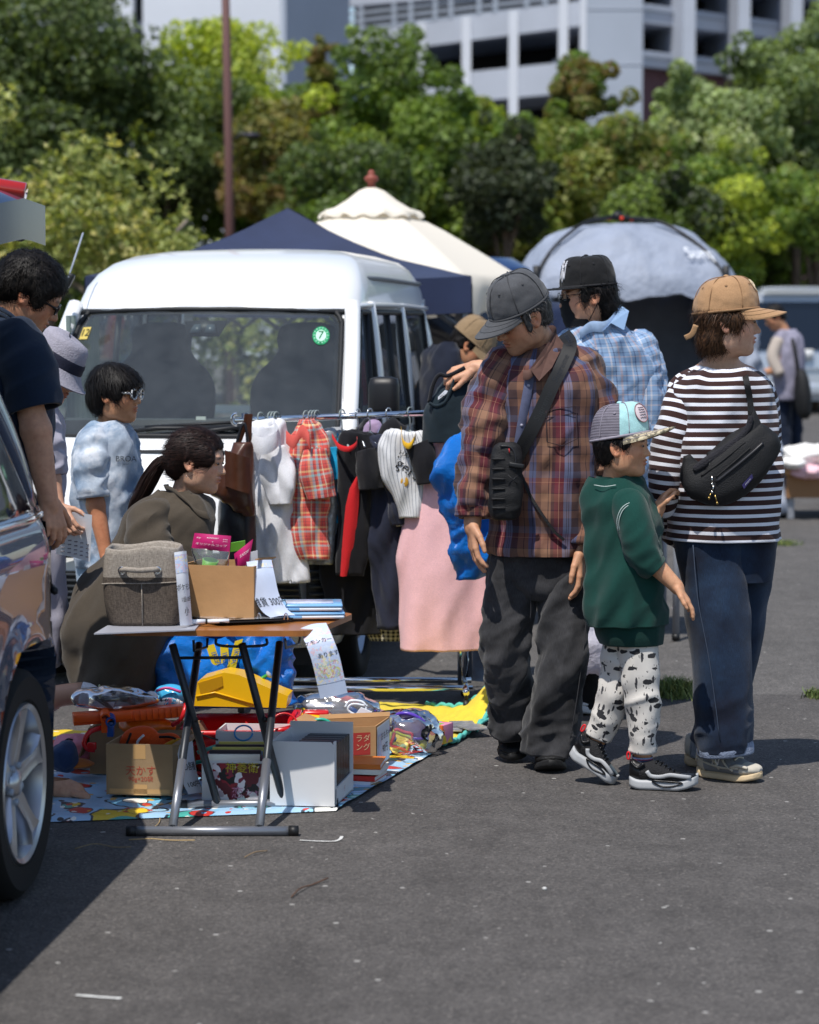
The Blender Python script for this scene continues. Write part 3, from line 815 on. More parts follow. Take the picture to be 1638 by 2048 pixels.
def rrect(w0,w1,y0,y1,rf,rr,z,n=9,bow=0.0):
 """rounded rectangle in plan; front edge y0, rear y1"""
 pts=[]
 for cx,cy,a0,r in((w1-rf,y0+rf,-90,rf),(w1-rr,y1-rr,0,rr),(w0+rr,y1-rr,90,rr),(w0+rf,y0+rf,180,rf)):
  for k in range(n):
   a=math.radians(a0+90*k/(n-1));pts.append([cx+r*math.cos(a),cy+r*math.sin(a),z])
 P=np.array(pts)
 Q=[]
 for i in range(len(P)):
  a,b=P[i],P[(i+1)%len(P)];m=8 if i%n==n-1 else 1
  for k in range(m):Q.append(a+(b-a)*k/m)
 Q=np.array(Q)
 if bow:
  mid,hw=(w0+w1)/2,(w1-w0)/2
  k=np.clip((y0+.5-Q[:,1])/.5,0,1)
  Q[:,1]+=bow*k*((Q[:,0]-mid)/hw)**2
 return Q
def wheel(parent,c,R,wdt,rim_r,mrim,spokes=5,name='wheel',face=1):
 ax=A3(face,0,0)if not hasattr(parent,'_rot')else face*parent._rot
 mb=MB()
 pr=[(rim_r,-wdt/2),(R-.03,-wdt/2),(R-.006,-wdt/2+.03),(R,-wdt/4),(R,wdt/4),(R-.006,wdt/2-.03),(R-.03,wdt/2),(rim_r+.01,wdt/2-.005),(rim_r,wdt/2-.02)]
 mb.lathe(pr,c,ax,48)
 for k in range(3):pass
 w=mb.build(name,m_tyre,parent)
 mb=MB();mb.lathe([(rim_r,wdt/2-.02),(rim_r-.012,wdt/2-.012),(rim_r-.03,wdt/2-.05),(rim_r-.05,-.02)],c,ax,48)
 e1=unit(np.cross(ax,[0,0,1]));e2=A3(0,0,1)
 for k in range(spokes):
  a=2*math.pi*k/spokes+.3
  d=math.cos(a)*e1+math.sin(a)*e2;sd=np.cross(ax,d)
  q=[np.asarray(c)+d*rr+sd*s*ww+ax*(wdt/2-dd)for rr,ww,dd in((.045,.045,.035),(rim_r*.6,.034,.03),(rim_r-.008,.055,.02))for s in(-1,1)]
  q+=[p-ax*.035 for p in q]
  mb.add(q,[(0,1,3,2),(2,3,5,4),(6,8,9,7),(8,10,11,9),(0,2,8,6),(2,4,10,8),(1,7,9,3),(3,9,11,5),(4,5,11,10),(0,6,7,1)])
 mb.lathe([(.0,wdt/2-.022),(.03,wdt/2-.024),(.034,wdt/2-.04),(.07,wdt/2-.045),(.075,0)],c,ax,24)
 for k in range(5):
  a=2*math.pi*k/5;mb.cyl(np.asarray(c)+(math.cos(a)*e1+math.sin(a)*e2)*.05+ax*(wdt/2-.06),np.asarray(c)+(math.cos(a)*e1+math.sin(a)*e2)*.05+ax*(wdt/2-.036),.009,6)
 mb.build('rim',mrim,w,auto=35)
 mb=MB();mb.lathe([(0.0,-.02),(rim_r-.04,-.02),(rim_r-.03,-.05)],c,ax,24);mb.build('brake_disc',m_blk,w)
 return w
def simple_van(name,label,X0,X1,Y0,L,H,paint,rear=True,yaw=0.0):
 w=X1-X0;cx=(X0+X1)/2
 t=thing(name,label,'van',A3(cx,Y0,0))
 R=rotz(yaw);T=lambda P:(np.asarray(P)-A3(cx,Y0,0))@R.T+A3(cx,Y0,0)
 zs=[(.22,.03,0.02),(.5,0,0),(.95,0,0.02),(1.05,.02,.05),(H-.28,.11,.22),(H-.1,.16,.27),(H-.02,.26,.42),(H,.5,.8)]
 P=np.array([rrect(X0+i,X1-i,Y0+f,Y0+L-f*2.2,.2,.25,z)for z,i,f in zs])
 mb=MB();mb.grid(T(P),closed=True,capb=True,capa=True);mb.build('body',paint,t,auto=40)
 mb=MB();z0,z1=1.06,H-.27
 for k in range(1):
  a,b=.10,.17
  fr=[A3(X0+a,Y0+.032,z0),A3(X1-a,Y0+.032,z0),A3(X1-b,Y0+.205,z1),A3(X0+b,Y0+.205,z1)]
  mb.prism(T(fr),R@A3(0,-.02,.006))
 mb.build('rear_window',m_glassdk,t,smooth=False)
 for s,X in((-1,X0),(1,X1)):
  mb=MB();mb.prism(T([A3(X-s*.03,Y0+.35,z0),A3(X-s*.03,Y0+L-1.1,z0),A3(X-s*.11,Y0+L-1.35,z1),A3(X-s*.11,Y0+.45,z1)]),R@A3(s*.02,0,.004));mb.build('side_window',m_glassdk,t,smooth=False)
  mb=MB();mb.box(T([A3(X-s*.10,Y0+.0,1.1)])[0],(.12,.08,.34),R=R,bev=.03);mb.build('tail_lamp',mat('lamp_red','#7d1d1d',.2),t)
  for yy in(.8,L-.8):wheel(t,T([A3(X-s*.1,Y0+yy,.31)])[0],.31,.19,.19,m_alloy,6,face=s)
 mb=MB();mb.box(T([A3(cx,Y0-.005,.40)])[0],(w-.1,.12,.22),R=R,bev=.05);mb.build('bumper',paint,t)
 return t,T
m_glassdk=mat('dark_glass','#0d1420',.06,spec=.8)
m_bluep=mat('blue_paint','#24406e',.3,.3,coat=.8)
m_silver=mat('silver_paint','#b3bac4',.35,.4,coat=.6)
simple_van('minivan','blue minivan parked between the parasol and the dome shelter',-.42,1.10,17.5,3.5,2.03,m_bluep,yaw=.10)
bt,T=simple_van('minivan','silver minivan parked far off at the right picture edge',W(1496,640,40)[0],W(1496,640,40)[0]+1.75,40,4.6,Zp(571,40),m_silver)
cx=W(1496,640,40)[0]+.875
mb=MB();mb.box((cx+.02,39.97,.98),(.36,.03,.17));mb.build('licence_plate',mat('plate','#e6e6e4',.5),bt)
mb=MB();mb.box((cx,39.98,.75),(1.2,.02,.03));mb.build('trim',m_steel,bt)
mb=MB();mb.box((cx,40.12,Zp(578,40)),(1.3,.2,.04),bev=.01);mb.build('spoiler',m_silver,bt)
# WHITE KEI VAN
VO,VTH=A3(-1.0,9.85,0),math.radians(7.8)
VR=rotz(-VTH)
def V_(x,y,z):return VO+VR@A3(x,y,z)
def VP(P):return np.asarray(P)@VR.T+VO
van=thing('delivery_van','white high-roofed kei van facing us with its windscreen behind the clothes rack','van',VO)
van_rot=VR@A3(1,0,0)
HW=.735
low=[(.20,.67,.06,0),(.26,.70,.02,0),(.45,.725,0,0),(.62,HW,.015,0),(.80,HW,.06,0),(.94,.73,.12,0),(1.03,.715,.19,0),(1.055,.705,.24,0)]
mb=MB();P=np.array([rrect(-w,w,y,3.36,.22,.12,z,bow=.10)for z,w,y,_ in low])
mb.grid(VP(P),closed=True,capb=True,capa=True);mb.build('body',m_white,van,auto=50)
roof=[(1.585,.640,.80),(1.60,.650,.795),(1.64,.645,.83),(1.70,.635,.90),(1.76,.61,1.0),(1.81,.575,1.14),(1.85,.52,1.34),(1.878,.43,1.62),(1.893,.30,1.95),(1.898,.1,2.2)]
mb=MB();P=[]
for z,w,y in roof:
 q=rrect(-w,w,y,3.34-(z-1.585)*.35 if z<1.87 else 3.0,.20,.12,z,bow=.13);P.append(q)
mb.grid(VP(np.array(P)),closed=True,capb=True,capa=True);mb.build('roof',m_white,van,auto=60)
mb=MB()
for s in(-1,1):
 mb.tube(VP(cat([(s*.60,.93,1.60),(s*.655,1.15,1.615),(s*.66,2.2,1.62),(s*.655,3.25,1.61)],20)),.012,6)
mb.build('roof_gutter',m_white,van)
mb=MB();mb.tube(VP(cat([(.575,1.25,1.735),(.625,1.7,1.745),(.625,3.2,1.74)],16)),.011,6);mb.build('roof_swage',mat('seal_grey','#6f7378',.6),van)
m_seal=mat('window_seal','#15171a',.6)
for s in(-1,1):
 mb=MB();mb.tube(VP(cat([(s*.690,.43,1.03),(s*.668,.66,1.32),(s*.628,.94,1.62)],12)),np.array([[.030,.036]]*12),10);mb.build('front_pillar',m_white,van)
 mb=MB();mb.tube(VP(cat([(s*.706,1.30,1.03),(s*.688,1.30,1.35),(s*.648,1.32,1.63)],8)),np.array([[.022,.055]]*8),10,up=VR@A3(1,0,0));mb.build('middle_pillar',m_white,van)
 mb=MB();mb.tube(VP(cat([(s*.706,2.28,1.03),(s*.688,2.28,1.35),(s*.648,2.28,1.63)],8)),np.array([[.02,.05]]*8),10,up=VR@A3(1,0,0));mb.build('middle_pillar',m_white,van)
 mb=MB();mb.tube(VP(cat([(s*.69,3.25,1.03),(s*.675,3.22,1.35),(s*.62,3.16,1.63)],8)),np.array([[.03,.07]]*8),10,up=VR@A3(1,0,0));mb.build('rear_pillar',m_white,van)
 for i,(y0,y1)in enumerate(((.56,1.23),(1.38,2.22),(2.35,3.14))):
  mb=MB();P=[]
  for z in np.linspace(1.05,1.585,8):
   k=(z-1.05)/.535;lead=.40*k if i==0 else 0;trail=-.06*k if i==2 else 0
   P.append([(s*(.703-.052*k),y,z)for y in np.linspace(y0+lead,y1+trail,8)])
  P=np.array(P);mb.grid(VP(P));mb.build('side_window',m_glass,van)
  ring=[P[0,0],P[0,-1],P[-1,-1],P[-1,0]]
  mb=MB();ring=np.concatenate([P[0],P[1:,-1],P[-1,-2::-1],P[-2:0:-1,0]]);mb.tube(VP(ring+A3(s*.004,0,0)),.014,6,closed=True);mb.build('window_seal',m_seal,van)
  if i<2:
   mb=MB();yb=y0+(.30 if i==0 else.42)
   mb.tube(VP([(s*.703,yb+(.17 if i==0 else 0),1.05),(s*.653,yb+(.30 if i==0 else 0),1.58)]),.017,6);mb.build('window_bar',m_blk,van)
def ws(u,v,off=0.0):
 w=.652-.068*v;k=abs(u)
 y=.255+.545*v+.13*k**2.4
 return A3(u*w,y-off*.8,1.065+.53*v-.012*u*u+off*.55)
rc=0.13
mb=MB();P=np.array([[ws(u,v)for u in np.linspace(-1,1,40)]for v in np.linspace(0,1,20)]);mb.grid(VP(P));wsg=mb.build('windscreen',m_glass,van)
outline=[]
for a0,cu,cv in((180,-1,0),(270,1,0),(0,1,1),(90,-1,1)):
 for k in range(6):
  a=math.radians(a0+18*k);du,dv=.075,.13
  outline.append((cu-np.sign(cu)*du+du*math.cos(a),cv-(1 if cv else-1)*dv+dv*math.sin(a)))
def edge_pts(n=120):return cat(np.array(outline),n,True)
E=edge_pts()
mb=MB();mb.tube(VP([ws(u,v,.004)for u,v in E]),.011,6,closed=True);mb.build('windscreen_seal',m_seal,wsg)
def band(inner,m,name):
 mb=MB();I=E.copy();c=A3(0,.5,0)[:2]
 I=np.array([(u*inner[0],.5+(v-.5)*inner[1]+inner[2])for u,v in E])
 P=np.stack([[VO+VR@ws(u,v,-.004)for u,v in E],[VO+VR@ws(u,v,-.004)for u,v in I]],0)
 mb.grid(np.concatenate([P,P[:,:1]],1));mb.build(name,m,wsg)
band((.955,.84,.05),mat('ceramic_band','#0c0d10',.4),'dark_band')
mb=MB();P=np.array([[ws(u,-.02-.10*k,.0)*A3(1.02,1,1)+A3(0,-.03*k,0)for u in np.linspace(-1.03,1.03,30)]for k in(0,.5,1)]);mb.grid(VP(P));mb.build('scuttle',m_seal,van)
for s in(-1,1):
 mb=MB();P=np.array([[ws(s*(1.0+.075*k),v,-.002*k)for v in np.linspace(0,1,14)]for k in(0,.5,1)]);mb.grid(VP(P));mb.build('pillar_trim',m_white,van)
for a,b in(((-.30,.02),(.42,.05)),((.12,.015),(.60,.10))):
 mb=MB();mb.tube(VP([ws(a[0],a[1],.02),ws(a[0]+.15,a[1]+.02,.022),ws(b[0],b[1],.02)]),.009,6);mb.tube(VP([ws(a[0]-.35,.055,.016),ws(b[0],b[1]+.015,.016)]),.007,5)
 mb.build('wiper',m_blk,van)
mb=MB();P=[]
cu,cv=.86,.80
th=np.linspace(0,2*math.pi,40,endpoint=False)
mb.grid(VP(np.array([[ws(cu+.058*k*math.cos(a),cv+.074*k*math.sin(a),.0045)for a in th]for k in(0.01,.62,1.0)])),closed=True);mb.build('round_sticker',mat('sticker_green','#1f9a63',.6),wsg)
mb=MB();mb.grid(VP(np.array([[ws(cu+.036*k*math.cos(a),cv+.046*k*math.sin(a),.006)for a in th]for k in(0.01,1.0)])),closed=True)
for k in range(14):
 a=2*math.pi*k/14;p=VP([ws(cu+.047*math.cos(a),cv+.060*math.sin(a),.006)])[0];mb.ell(p,.0035,nu=6,nv=4)
mb.build('sticker_face',mat('sticker_pale','#bfe3cf',.6),wsg)
mb=MB();mb.text('7',.05,lambda x,y:VP([ws(cu+x/.6,cv+y/.55,.008)])[0]);mb.text('6',.02,lambda x,y:VP([ws(cu+x/.6,cv-.062+y/.55,.009)])[0]);mb.build('sticker_text',mat('sticker_dark','#0e6b40',.6),wsg,smooth=False)
mb=MB();mb.grid(VP(np.array([[ws(u,v,.005)for u in(-.955,-.885)]for v in(.77,.87)])));mb.build('square_sticker',mat('sticker_yellow','#c7b25c',.6),wsg)
mb=MB();mb.text('12',.045,lambda x,y:VP([ws(-.92+x/.6,.82+y/.55,.008)])[0]);mb.build('sticker_text',m_blk,wsg,smooth=False)
mb=MB();P=[ws(u,v,-.02)for u,v in((-.16,.93),(.16,.93),(.11,.80),(-.11,.80))];mb.prism(VP(P),VR@A3(0,.05,0));mb.build('camera_housing',mat('dark_trim','#1d2126',.5),van)
for s in(-1,1):
 mb=MB();P=[ws(s*u,v,-.014)for u,v in((.025,.895),(.075,.895),(.10,.825),(.015,.825))];mb.prism(VP(P),VR@A3(0,.01,0));mb.build('camera_window',mat('trim_grey','#4b5560',.3),van)
m_int=mat('van_interior','#4a4f52',.8)
m_seat=mat('seat_cloth','#33383d',.85)
mb=MB();mb.box((0,1.9,1.03),(1.3,2.7,.04));mb.V[-1]=VP(mb.V[-1]);mb.build('cargo_floor',m_int,van,smooth=False)
mb=MB();P=[(-.66,.42,1.06),(.66,.42,1.06),(.66,.62,1.105),(-.66,.62,1.105),];mb.prism(VP([(-.64,.40,1.05),(-.64,.40,1.075),(-.64,.62,1.125),(-.64,.85,1.10),(-.64,.85,1.0)]),VR@A3(1.28,0,0));mb.build('dashboard',mat('dash','#3c4348',.7),van,smooth=False)
mb=MB();mb.box((.05,.46,1.115),(.042,.01,.05));mb.V[-1]=VP(mb.V[-1]);mb.build('dash_card',mat('card_white','#dfe3df',.6),van,smooth=False)
mb=MB();mb.prism(VP([(-.24,.36,1.083),(-.05,.36,1.083),(-.06,.42,1.098),(-.23,.42,1.098)]),A3(0,0,.003));mb.build('dash_paper',mat('card_green','#c8dcc4',.6),van,smooth=False)
for s in(-1,1):
 mb=MB()
 prof=[(1.0,.25,.10),(1.2,.265,.09),(1.30,.235,.085),(1.36,.175,.075),(1.41,.14,.07),(1.47,.145,.06),(1.52,.125,.05),(1.54,.06,.03)]
 P=np.array([[(s*.345+w*math.copysign(abs(math.cos(a))**.7,math.cos(a)),1.32+(z-1)*.16+d*math.sin(a),z)for a in np.linspace(0,2*math.pi,28,endpoint=False)]for z,w,d in[tuple(r)for r in cat(np.array(prof),24)]])
 mb.grid(VP(P),closed=True,capb=True);mb.build('seat',m_seat,van)
mb=MB();P=np.array([[(-.62+.018*math.sin(u*40),.75+u*.5,z)for u in np.linspace(0,1,60)]for z in(1.08,1.35,1.57)]);mb.grid(VP(P));mb.build('curtain',mat('curtain','#9aa8a0',.8),van)
mb=MB()
mb.box((0,3.27,1.62),(1.28,.06,.08));mb.box((0,3.27,1.06),(1.36,.06,.06))
for k in range(2):mb.V[k]=VP(mb.V[k])
mb.build('rear_frame',m_white,van,smooth=False)
mb=MB();mb.grid(VP(np.array([[(x*(1-.06*v),3.30-.04*v,1.09+.49*v)for x in np.linspace(-.62,.62,6)]for v in np.linspace(0,1,4)])));mb.build('rear_window',glassmat('rear_glass',(.95,.97,.95),.8),van)
m_chrome=mat('chrome','#d9dbde',.06,1.0)
m_lamp=mat('lamp_clear','#c9d2d6',.05,coat=1,spec=.9)
for s in(-1,1):
 mb=MB();Pq=[]
 for v in np.linspace(0,1,8):
  Pq.append([(s*(.50+.215*u),-.012+.07*v*.5+.17*u**2.2,.66+(.20-.04*u)*v)for u in np.linspace(0,1,12)])
 mb.grid(VP(np.array(Pq)));hl=mb.build('headlight',m_lamp,van)
 mb=MB();mb.ell((s*.60,.035,.76),(.07,.03,.065));mb.V[-1]=VP(mb.V[-1]);mb.build('reflector',m_chrome,hl)
 mb=MB();Pq=[(s*.49,-.015,.655),(s*.73,.20,.655),(s*.725,.2,.83),(s*.50,-.0,.87)];mb.tube(VP(cat(np.array(Pq),24,True)),.009,6,closed=True);mb.build('trim_ring',m_blk,hl)
mb=MB();mb.prism(VP([(-.58,-.02,.30),(.58,-.02,.30),(.55,-.02,.52),(-.55,-.02,.52)]),VR@A3(0,.03,0));mb.build('grille',m_blk,van,smooth=False)
for k in range(9):
 mb=MB();z=.315+k*.024;mb.tube(VP([(-.56,-.026,z),(.56,-.026,z)]),.007,5);mb.build('grille_slat',mat('slat_grey','#33363a',.45),van)
for s in(-1,1):
 mb=MB();Pq=np.array([[(s*(.585+.12*u),-.018+.10*u**2+.015,z)for u in np.linspace(0,1,8)]for z in np.linspace(.30,.56,8)]);mb.grid(VP(Pq));mb.build('bumper_vent',m_blk,van)
 for k in range(8):
  mb=MB();z=.315+k*.031;mb.tube(VP([(s*(.60+.11*u),-.012+.10*u**2,z)for u in np.linspace(0,1,6)]),.007,5);mb.build('grille_slat',mat('slat_grey','#33363a',.45),van)
mb=MB();mb.prism(VP([(-.70,.02,.575),(.70,.02,.575),(.70,.02,.60),(-.70,.02,.60)]),VR@A3(0,-.03,0));mb.build('bumper_seam',m_seal,van,smooth=False)
mb=MB();mb.box((0,-.035,.44),(.33,.012,.165));mb.V[-1]=VP(mb.V[-1]);mb.build('licence_plate',mat('plate_yellow','#d9b62e',.5),van,smooth=False)
mb=MB();mb.box((0,1.7,.17),(1.2,3.0,.1));mb.V[-1]=VP(mb.V[-1]);mb.build('underbody',m_blk,van,smooth=False)
for s in(-1,1):
 for y in(.62,2.72):
  mb=MB();a=np.linspace(-.15,math.pi+.15,30)
  mb.tube(VP([(s*.725,y+.31*math.cos(q),.28+.31*math.sin(q))for q in a]),.028,6);mb.build('wheel_arch',m_blk,van)
class _P:pass
_save=van
for s in(-1,1):
 for y in(.62,2.72):
  ax=VR@A3(s,0,0);c=V_(s*.655,y,.275)
  mb=MB();mb.lathe([(.165,-.07),(.25,-.07),(.27,-.05),(.275,0),(.27,.05),(.25,.072),(.17,.068),(.165,.05)],c,ax,40);w=mb.build('wheel',m_tyre,van)
  mb=MB();mb.lathe([(.165,.055),(.15,.03),(.13,.02),(.09,.05),(.05,.055),(0,.06)],c,ax,32);mb.build('rim',m_alloy,w)
mb=MB();mc=W(768,793,10.05);mb.box(mc,(.128,.085,.165),R=rot((0,0,1),-.15),bev=.035);mir=mb.build('mirror',mat('mirror_black','#1b1b1d',.45),van)
mb=MB();mb.tube([mc+A3(-.03,0,-.07),V_(.70,.52,1.06)],.018,8);mb.build('mirror_arm',m_blk,van)
mc=V_(-.80,.36,1.21);mb=MB();mb.box(mc,(.13,.085,.165),bev=.035);mb.build('mirror',mat('mirror_black','#1b1b1d',.45),van)
mb=MB();a0=W(137,555,10.7);mb.tube([a0,W(166,466,10.9)],.004,6);mb.build('aerial',m_steel,van)
mb=MB();mb.box(W(138,562,10.72),(.03,.04,.07),R=rot((0,1,0),.5),bev=.01);mb.build('aerial_base',m_blk,van)
mb=MB();mb.tube(VP(cat([(.715,1.42,.99),(.735,1.45,.995),(.735,1.6,.995),(.715,1.63,.99)],10)),.012,6);mb.build('door_handle',m_white,van)
for y in(1.33,2.3):
 mb=MB();mb.tube(VP([(.737,y,.4),(.738,y,.8),(.712,y,1.04)]),.004,4);mb.build('door_seam',m_seal,van)
 # DARK BLUE CAR WITH THE TAILGATE UP
m_car=NT('car_paint');m_car.set(Base_Color='#2a4060',Roughness=.25,Metallic=.55);m_car.b.inputs['Coat Weight'].default_value=1;m_car.b.inputs['Coat Roughness'].default_value=.02;m_car=m_car.m
car=thing('parked_car','dark blue hatchback at the picture edge with its tailgate open','car',A3(-1.80,5.0,0))
XS,YR,YF=-.95,7.22,2.9
CX=-1.80
crs=[(.20,.80,.10),(.30,.835,.03),(.48,.848,.0),(.66,.850,.01),(.80,.85,.02),(.90,.852,.03),(.97,.838,.04),(1.0,.82,.05),(1.02,.80,.06)]
mb=MB();P=[]
for z,w,r in crs:
 q=rrect(CX-w,CX+w,YF+r*2,YR-r,.35,.16,z,n=12)
 P.append(q)
P=np.array(P);P=cat(P.reshape(len(crs),-1),44).reshape(44,-1,3)
nn=P.shape[1]
def densify(R,k=10):
 out=[]
 for i in range(len(R)):
  a,b=R[i],R[(i+1)%len(R)]
  m=k if np.linalg.norm(b-a)>.3 else 1
  for j in range(m):out.append(a+(b-a)*j/m)
 return np.array(out)
mask=np.linalg.norm(np.roll(P[10],-1,0)-P[10],axis=1)>.3
def densify2(R):
 out=[]
 for i in range(len(R)):
  a,b=R[i],R[(i+1)%len(R)]
  m=12 if mask[i]else 1
  for j in range(m):out.append(a+(b-a)*j/m)
 return np.array(out)
P=np.array([densify2(r)for r in P])
wc=[A3(XS,6.40,.31),A3(XS,3.85,.31)]
for w in wc:
 d=np.hypot(P[...,1]-w[1],P[...,2]-w[2])
 for s in(-1,1):
  side=np.sign(P[...,0]-CX)==s
  k=np.clip((.375-d)/.02,0,1)*side
  P[...,0]-=s*k*.22
  lip=np.exp(-((d-.40)/.035)**2)*side*(P[...,2]>.2)
  P[...,0]+=s*lip*.018
mb.grid(P,closed=True,capb=True,capa=True);mb.build('body',m_car,car,auto=50)
for w in wc:
 for s in(-1,1):
  mb=MB();mb.box((CX+s*.60,w[1],.42),(.30,.74,.5));mb.build('wheel_well',m_void,car,smooth=False)
cab=[(1.005,.80,2.2,.08),(1.05,.79,2.0,.09),(1.30,.675,1.6,.22),(1.44,.60,1.3,.38),(1.52,.52,1.1,.62),(1.545,.35,.9,.95)]
P=np.array([rrect(CX-w,CX+w,4.2+.0-(1.6-f)*.0+(z-1)*1.4,YR-r,.3,.14,z,n=12)for z,w,f,r in cab])
P=cat(P.reshape(len(cab),-1),20).reshape(20,-1,3)
mb=MB();mb.grid(P[13:],closed=True,capb=True);mb.build('roof',m_car,car,auto=50)
mb=MB();mb.grid(P[:14],closed=True);mb.build('side_glass',m_glassdk,car)
mb=MB();mb.tube(cat([(CX+.79,7.10,1.02),(CX+.73,7.02,1.18),(CX+.665,6.93,1.32),(CX+.60,6.80,1.45)],12),np.array([[.045,.09]]*12),10,up=(1,0,0));mb.build('rear_pillar',m_car,car)
mb=MB();mb.tube(cat([(CX+.83,7.0,1.005),(CX+.825,5.5,1.015),(CX+.81,4.3,1.01)],14),.010,6);mb.build('window_trim',m_chrome,car)
mb=MB();P=[]
for z in np.linspace(.80,.985,8):
 P.append([(CX+.852-.012*k**2-(z-.80)*.10+.012,6.78+.42*k-(.02 if k>.8 else 0),z-.03*k)for k in np.linspace(0,1,10)])
mb.grid(np.array(P));lamp=mb.build('tail_lamp',mat('smoked_lamp','#59626b',.04,.6,coat=1),car)
mb=MB();mb.tube(cat([(CX+.868,6.76,.79),(CX+.872,7.0,.775),(CX+.85,7.19,.76)],10),.012,6);mb.build('lamp_gap',m_blk,lamp)
mb=MB();P=np.array([[(CX+.868-.03*k**2,6.95+.26*k,z)for k in np.linspace(0,1,8)]for z in np.linspace(.69,.765,4)]);mb.grid(P);mb.build('red_reflector',mat('lamp_red2','#8e1420',.06,coat=1),lamp)
mb=MB();mb.tube(cat([(CX+.858,6.80,.70),(CX+.862,6.79,.50),(CX+.855,6.80,.30)],10),.004,5);mb.build('panel_gap',m_blk,car)
mb=MB();mb.box((CX+.80,6.86,.24),(.10,.22,.20),bev=.03);mb.build('mud_flap',m_blk,car)
for w in wc:
 for s in(-1,1):
  c=A3(CX+s*.745,w[1],.312);ax=A3(s,0,0)
  mb=MB()
  mb.lathe([(.215,-.10),(.285,-.10),(.305,-.08),(.312,-.04),(.312,.04),(.305,.078),(.285,.098),(.225,.094),(.215,.08)],c,ax,72)
  wh=mb.build('wheel',m_tyre,car,auto=40)
  mb=MB()
  for k in(-.05,-.015,.02,.055):mb.lathe([(.3125,k-.004),(.3135,k),(.3125,k+.004)],c,ax,60)
  mb.build('tread',m_blk,wh)
  mb=MB();mb.lathe([(.217,.085),(.213,.095),(.200,.088),(.194,.05),(.188,-.06),(.0,-.07)],c,ax,64);mb.build('rim',m_alloy,wh,auto=40)
  mb=MB();mb.lathe([(.17,-.045),(.17,-.03),(.06,-.02)],c,ax,40);mb.build('brake_disc',mat('disc','#55565a',.4,.7),wh)
  e2=A3(0,0,1);e1=np.cross(e2,ax)
  for k in range(5):
   a=2*math.pi*k/5+math.pi/2;d=math.cos(a)*e1+math.sin(a)*e2;sd=np.cross(ax,d)
   mb=MB();rows=[]
   for rr,ww,dd in((.03,.030,.062),(.07,.036,.070),(.12,.030,.080),(.165,.036,.088),(.196,.058,.090)):
    rows.append([c+d*rr+sd*q*ww+ax*(dd-(.022 if abs(q)>.9 else(.0 if abs(q)>.4 else.006)))for q in(-1,-.75,-.2,.2,.75,1)]+[c+d*rr+sd*q*ww+ax*(dd-.05)for q in(1,-1)])
   mb.grid(np.array(rows),closed=True,capa=True,capb=True);mb.build('spoke',m_alloy,wh,auto=30)
   a2=a+math.pi/5;d2=math.cos(a2)*e1+math.sin(a2)*e2
   mb=MB();mb.cyl(c+d2*.052+ax*.045,c+d2*.052+ax*.072,.0095,8);mb.build('wheel_nut',m_steel,wh)
  mb=MB();mb.lathe([(.04,.06),(.032,.076),(0,.079)],c,ax,24);mb.build('hub_cap',m_alloy,wh)
def gate(u,v,off=0.0):
 w=.28+.44*v-.16*max(0,v-.75)**1.2*2
 x=CX+(2*u-1)*w
 y=6.35+1.02*v
 z=1.56+.40*v+.10*math.sin(v*math.pi)-.10*abs(2*u-1)**2.5+off-.05*max(0,v-.85)*4
 return A3(x,y,z)
U,Vv=np.linspace(0,1,25),np.linspace(0,1,20)
mb=MB();P1=np.array([[gate(u,v,.065)for u in U]for v in Vv]);P0=np.array([[gate(u,v,-.055)for u in U]for v in Vv])
mb.grid(P1);mb.grid(P0,flip=True)
rim=lambda P:np.concatenate([P[0],P[1:,-1],P[-1,-2::-1],P[-2:0:-1,0]])
mb.grid(np.stack([rim(P0),rim(P1)],0),closed=True);tg=mb.build('tailgate',m_car,car,auto=45)
mb=MB();mb.grid(np.array([[gate(.1+.8*u,.12+.6*v,-.062)for u in U]for v in Vv]));mb.build('tailgate_glass',m_glassdk,tg)
mb=MB();mb.tube(cat([gate(.965,v,-.05)for v in np.linspace(.05,.93,8)],20),.020,8);mb.build('tailgate_edge',mat('sky_sheen_blue','#8fa3b8',.2,.4,coat=1),tg)  # sky reflection on the dark blue edge, coloured in as pale blue
mb=MB();mb.tube([gate(.2,.93,.09),gate(.5,.94,.10),gate(.975,.93,.082)],.030,10);mb.build('high_brake_lamp',mat('lamp_red3','#c2261c',.1,coat=1),tg)
for s in(.12,.88):
 mb=MB();mb.tube([gate(s,.5,-.03),A3(CX+(2*s-1)*.72,6.95,1.2)],.011,8);mb.build('gas_strut',m_blk,car)
mb=MB();mb.box((CX,6.9,.70),(1.2,.45,.04));mb.build('load_floor',m_void,car,smooth=False)
for _o in[c for c in car.children_recursive]:
 if _o.type!='MESH' or _o.name.startswith(('tailgate','high_brake','gas_strut','wheel','rim','brake','tread','spoke','hub','disc')):continue
 n_=len(_o.data.vertices);v_=np.zeros(n_*3);_o.data.vertices.foreach_get('co',v_);v_=v_.reshape(-1,3)
 yy_=v_[:,1]+ORG[_o.name][1];k_=np.clip(yy_-6.64,0,1)
 v_[:,0]*=1-.36*k_
 _o.data.vertices.foreach_set('co',v_.ravel());_o.data.update()
car.rotation_euler=(0,0,-math.radians(6.0))
_pv=A3(-.945,6.42,0);_c0=ORG[car.name];_n=_pv+rotz(-math.radians(6.0))@(_c0-_pv)+A3(-.065,0,0);car.location=tuple(_n)
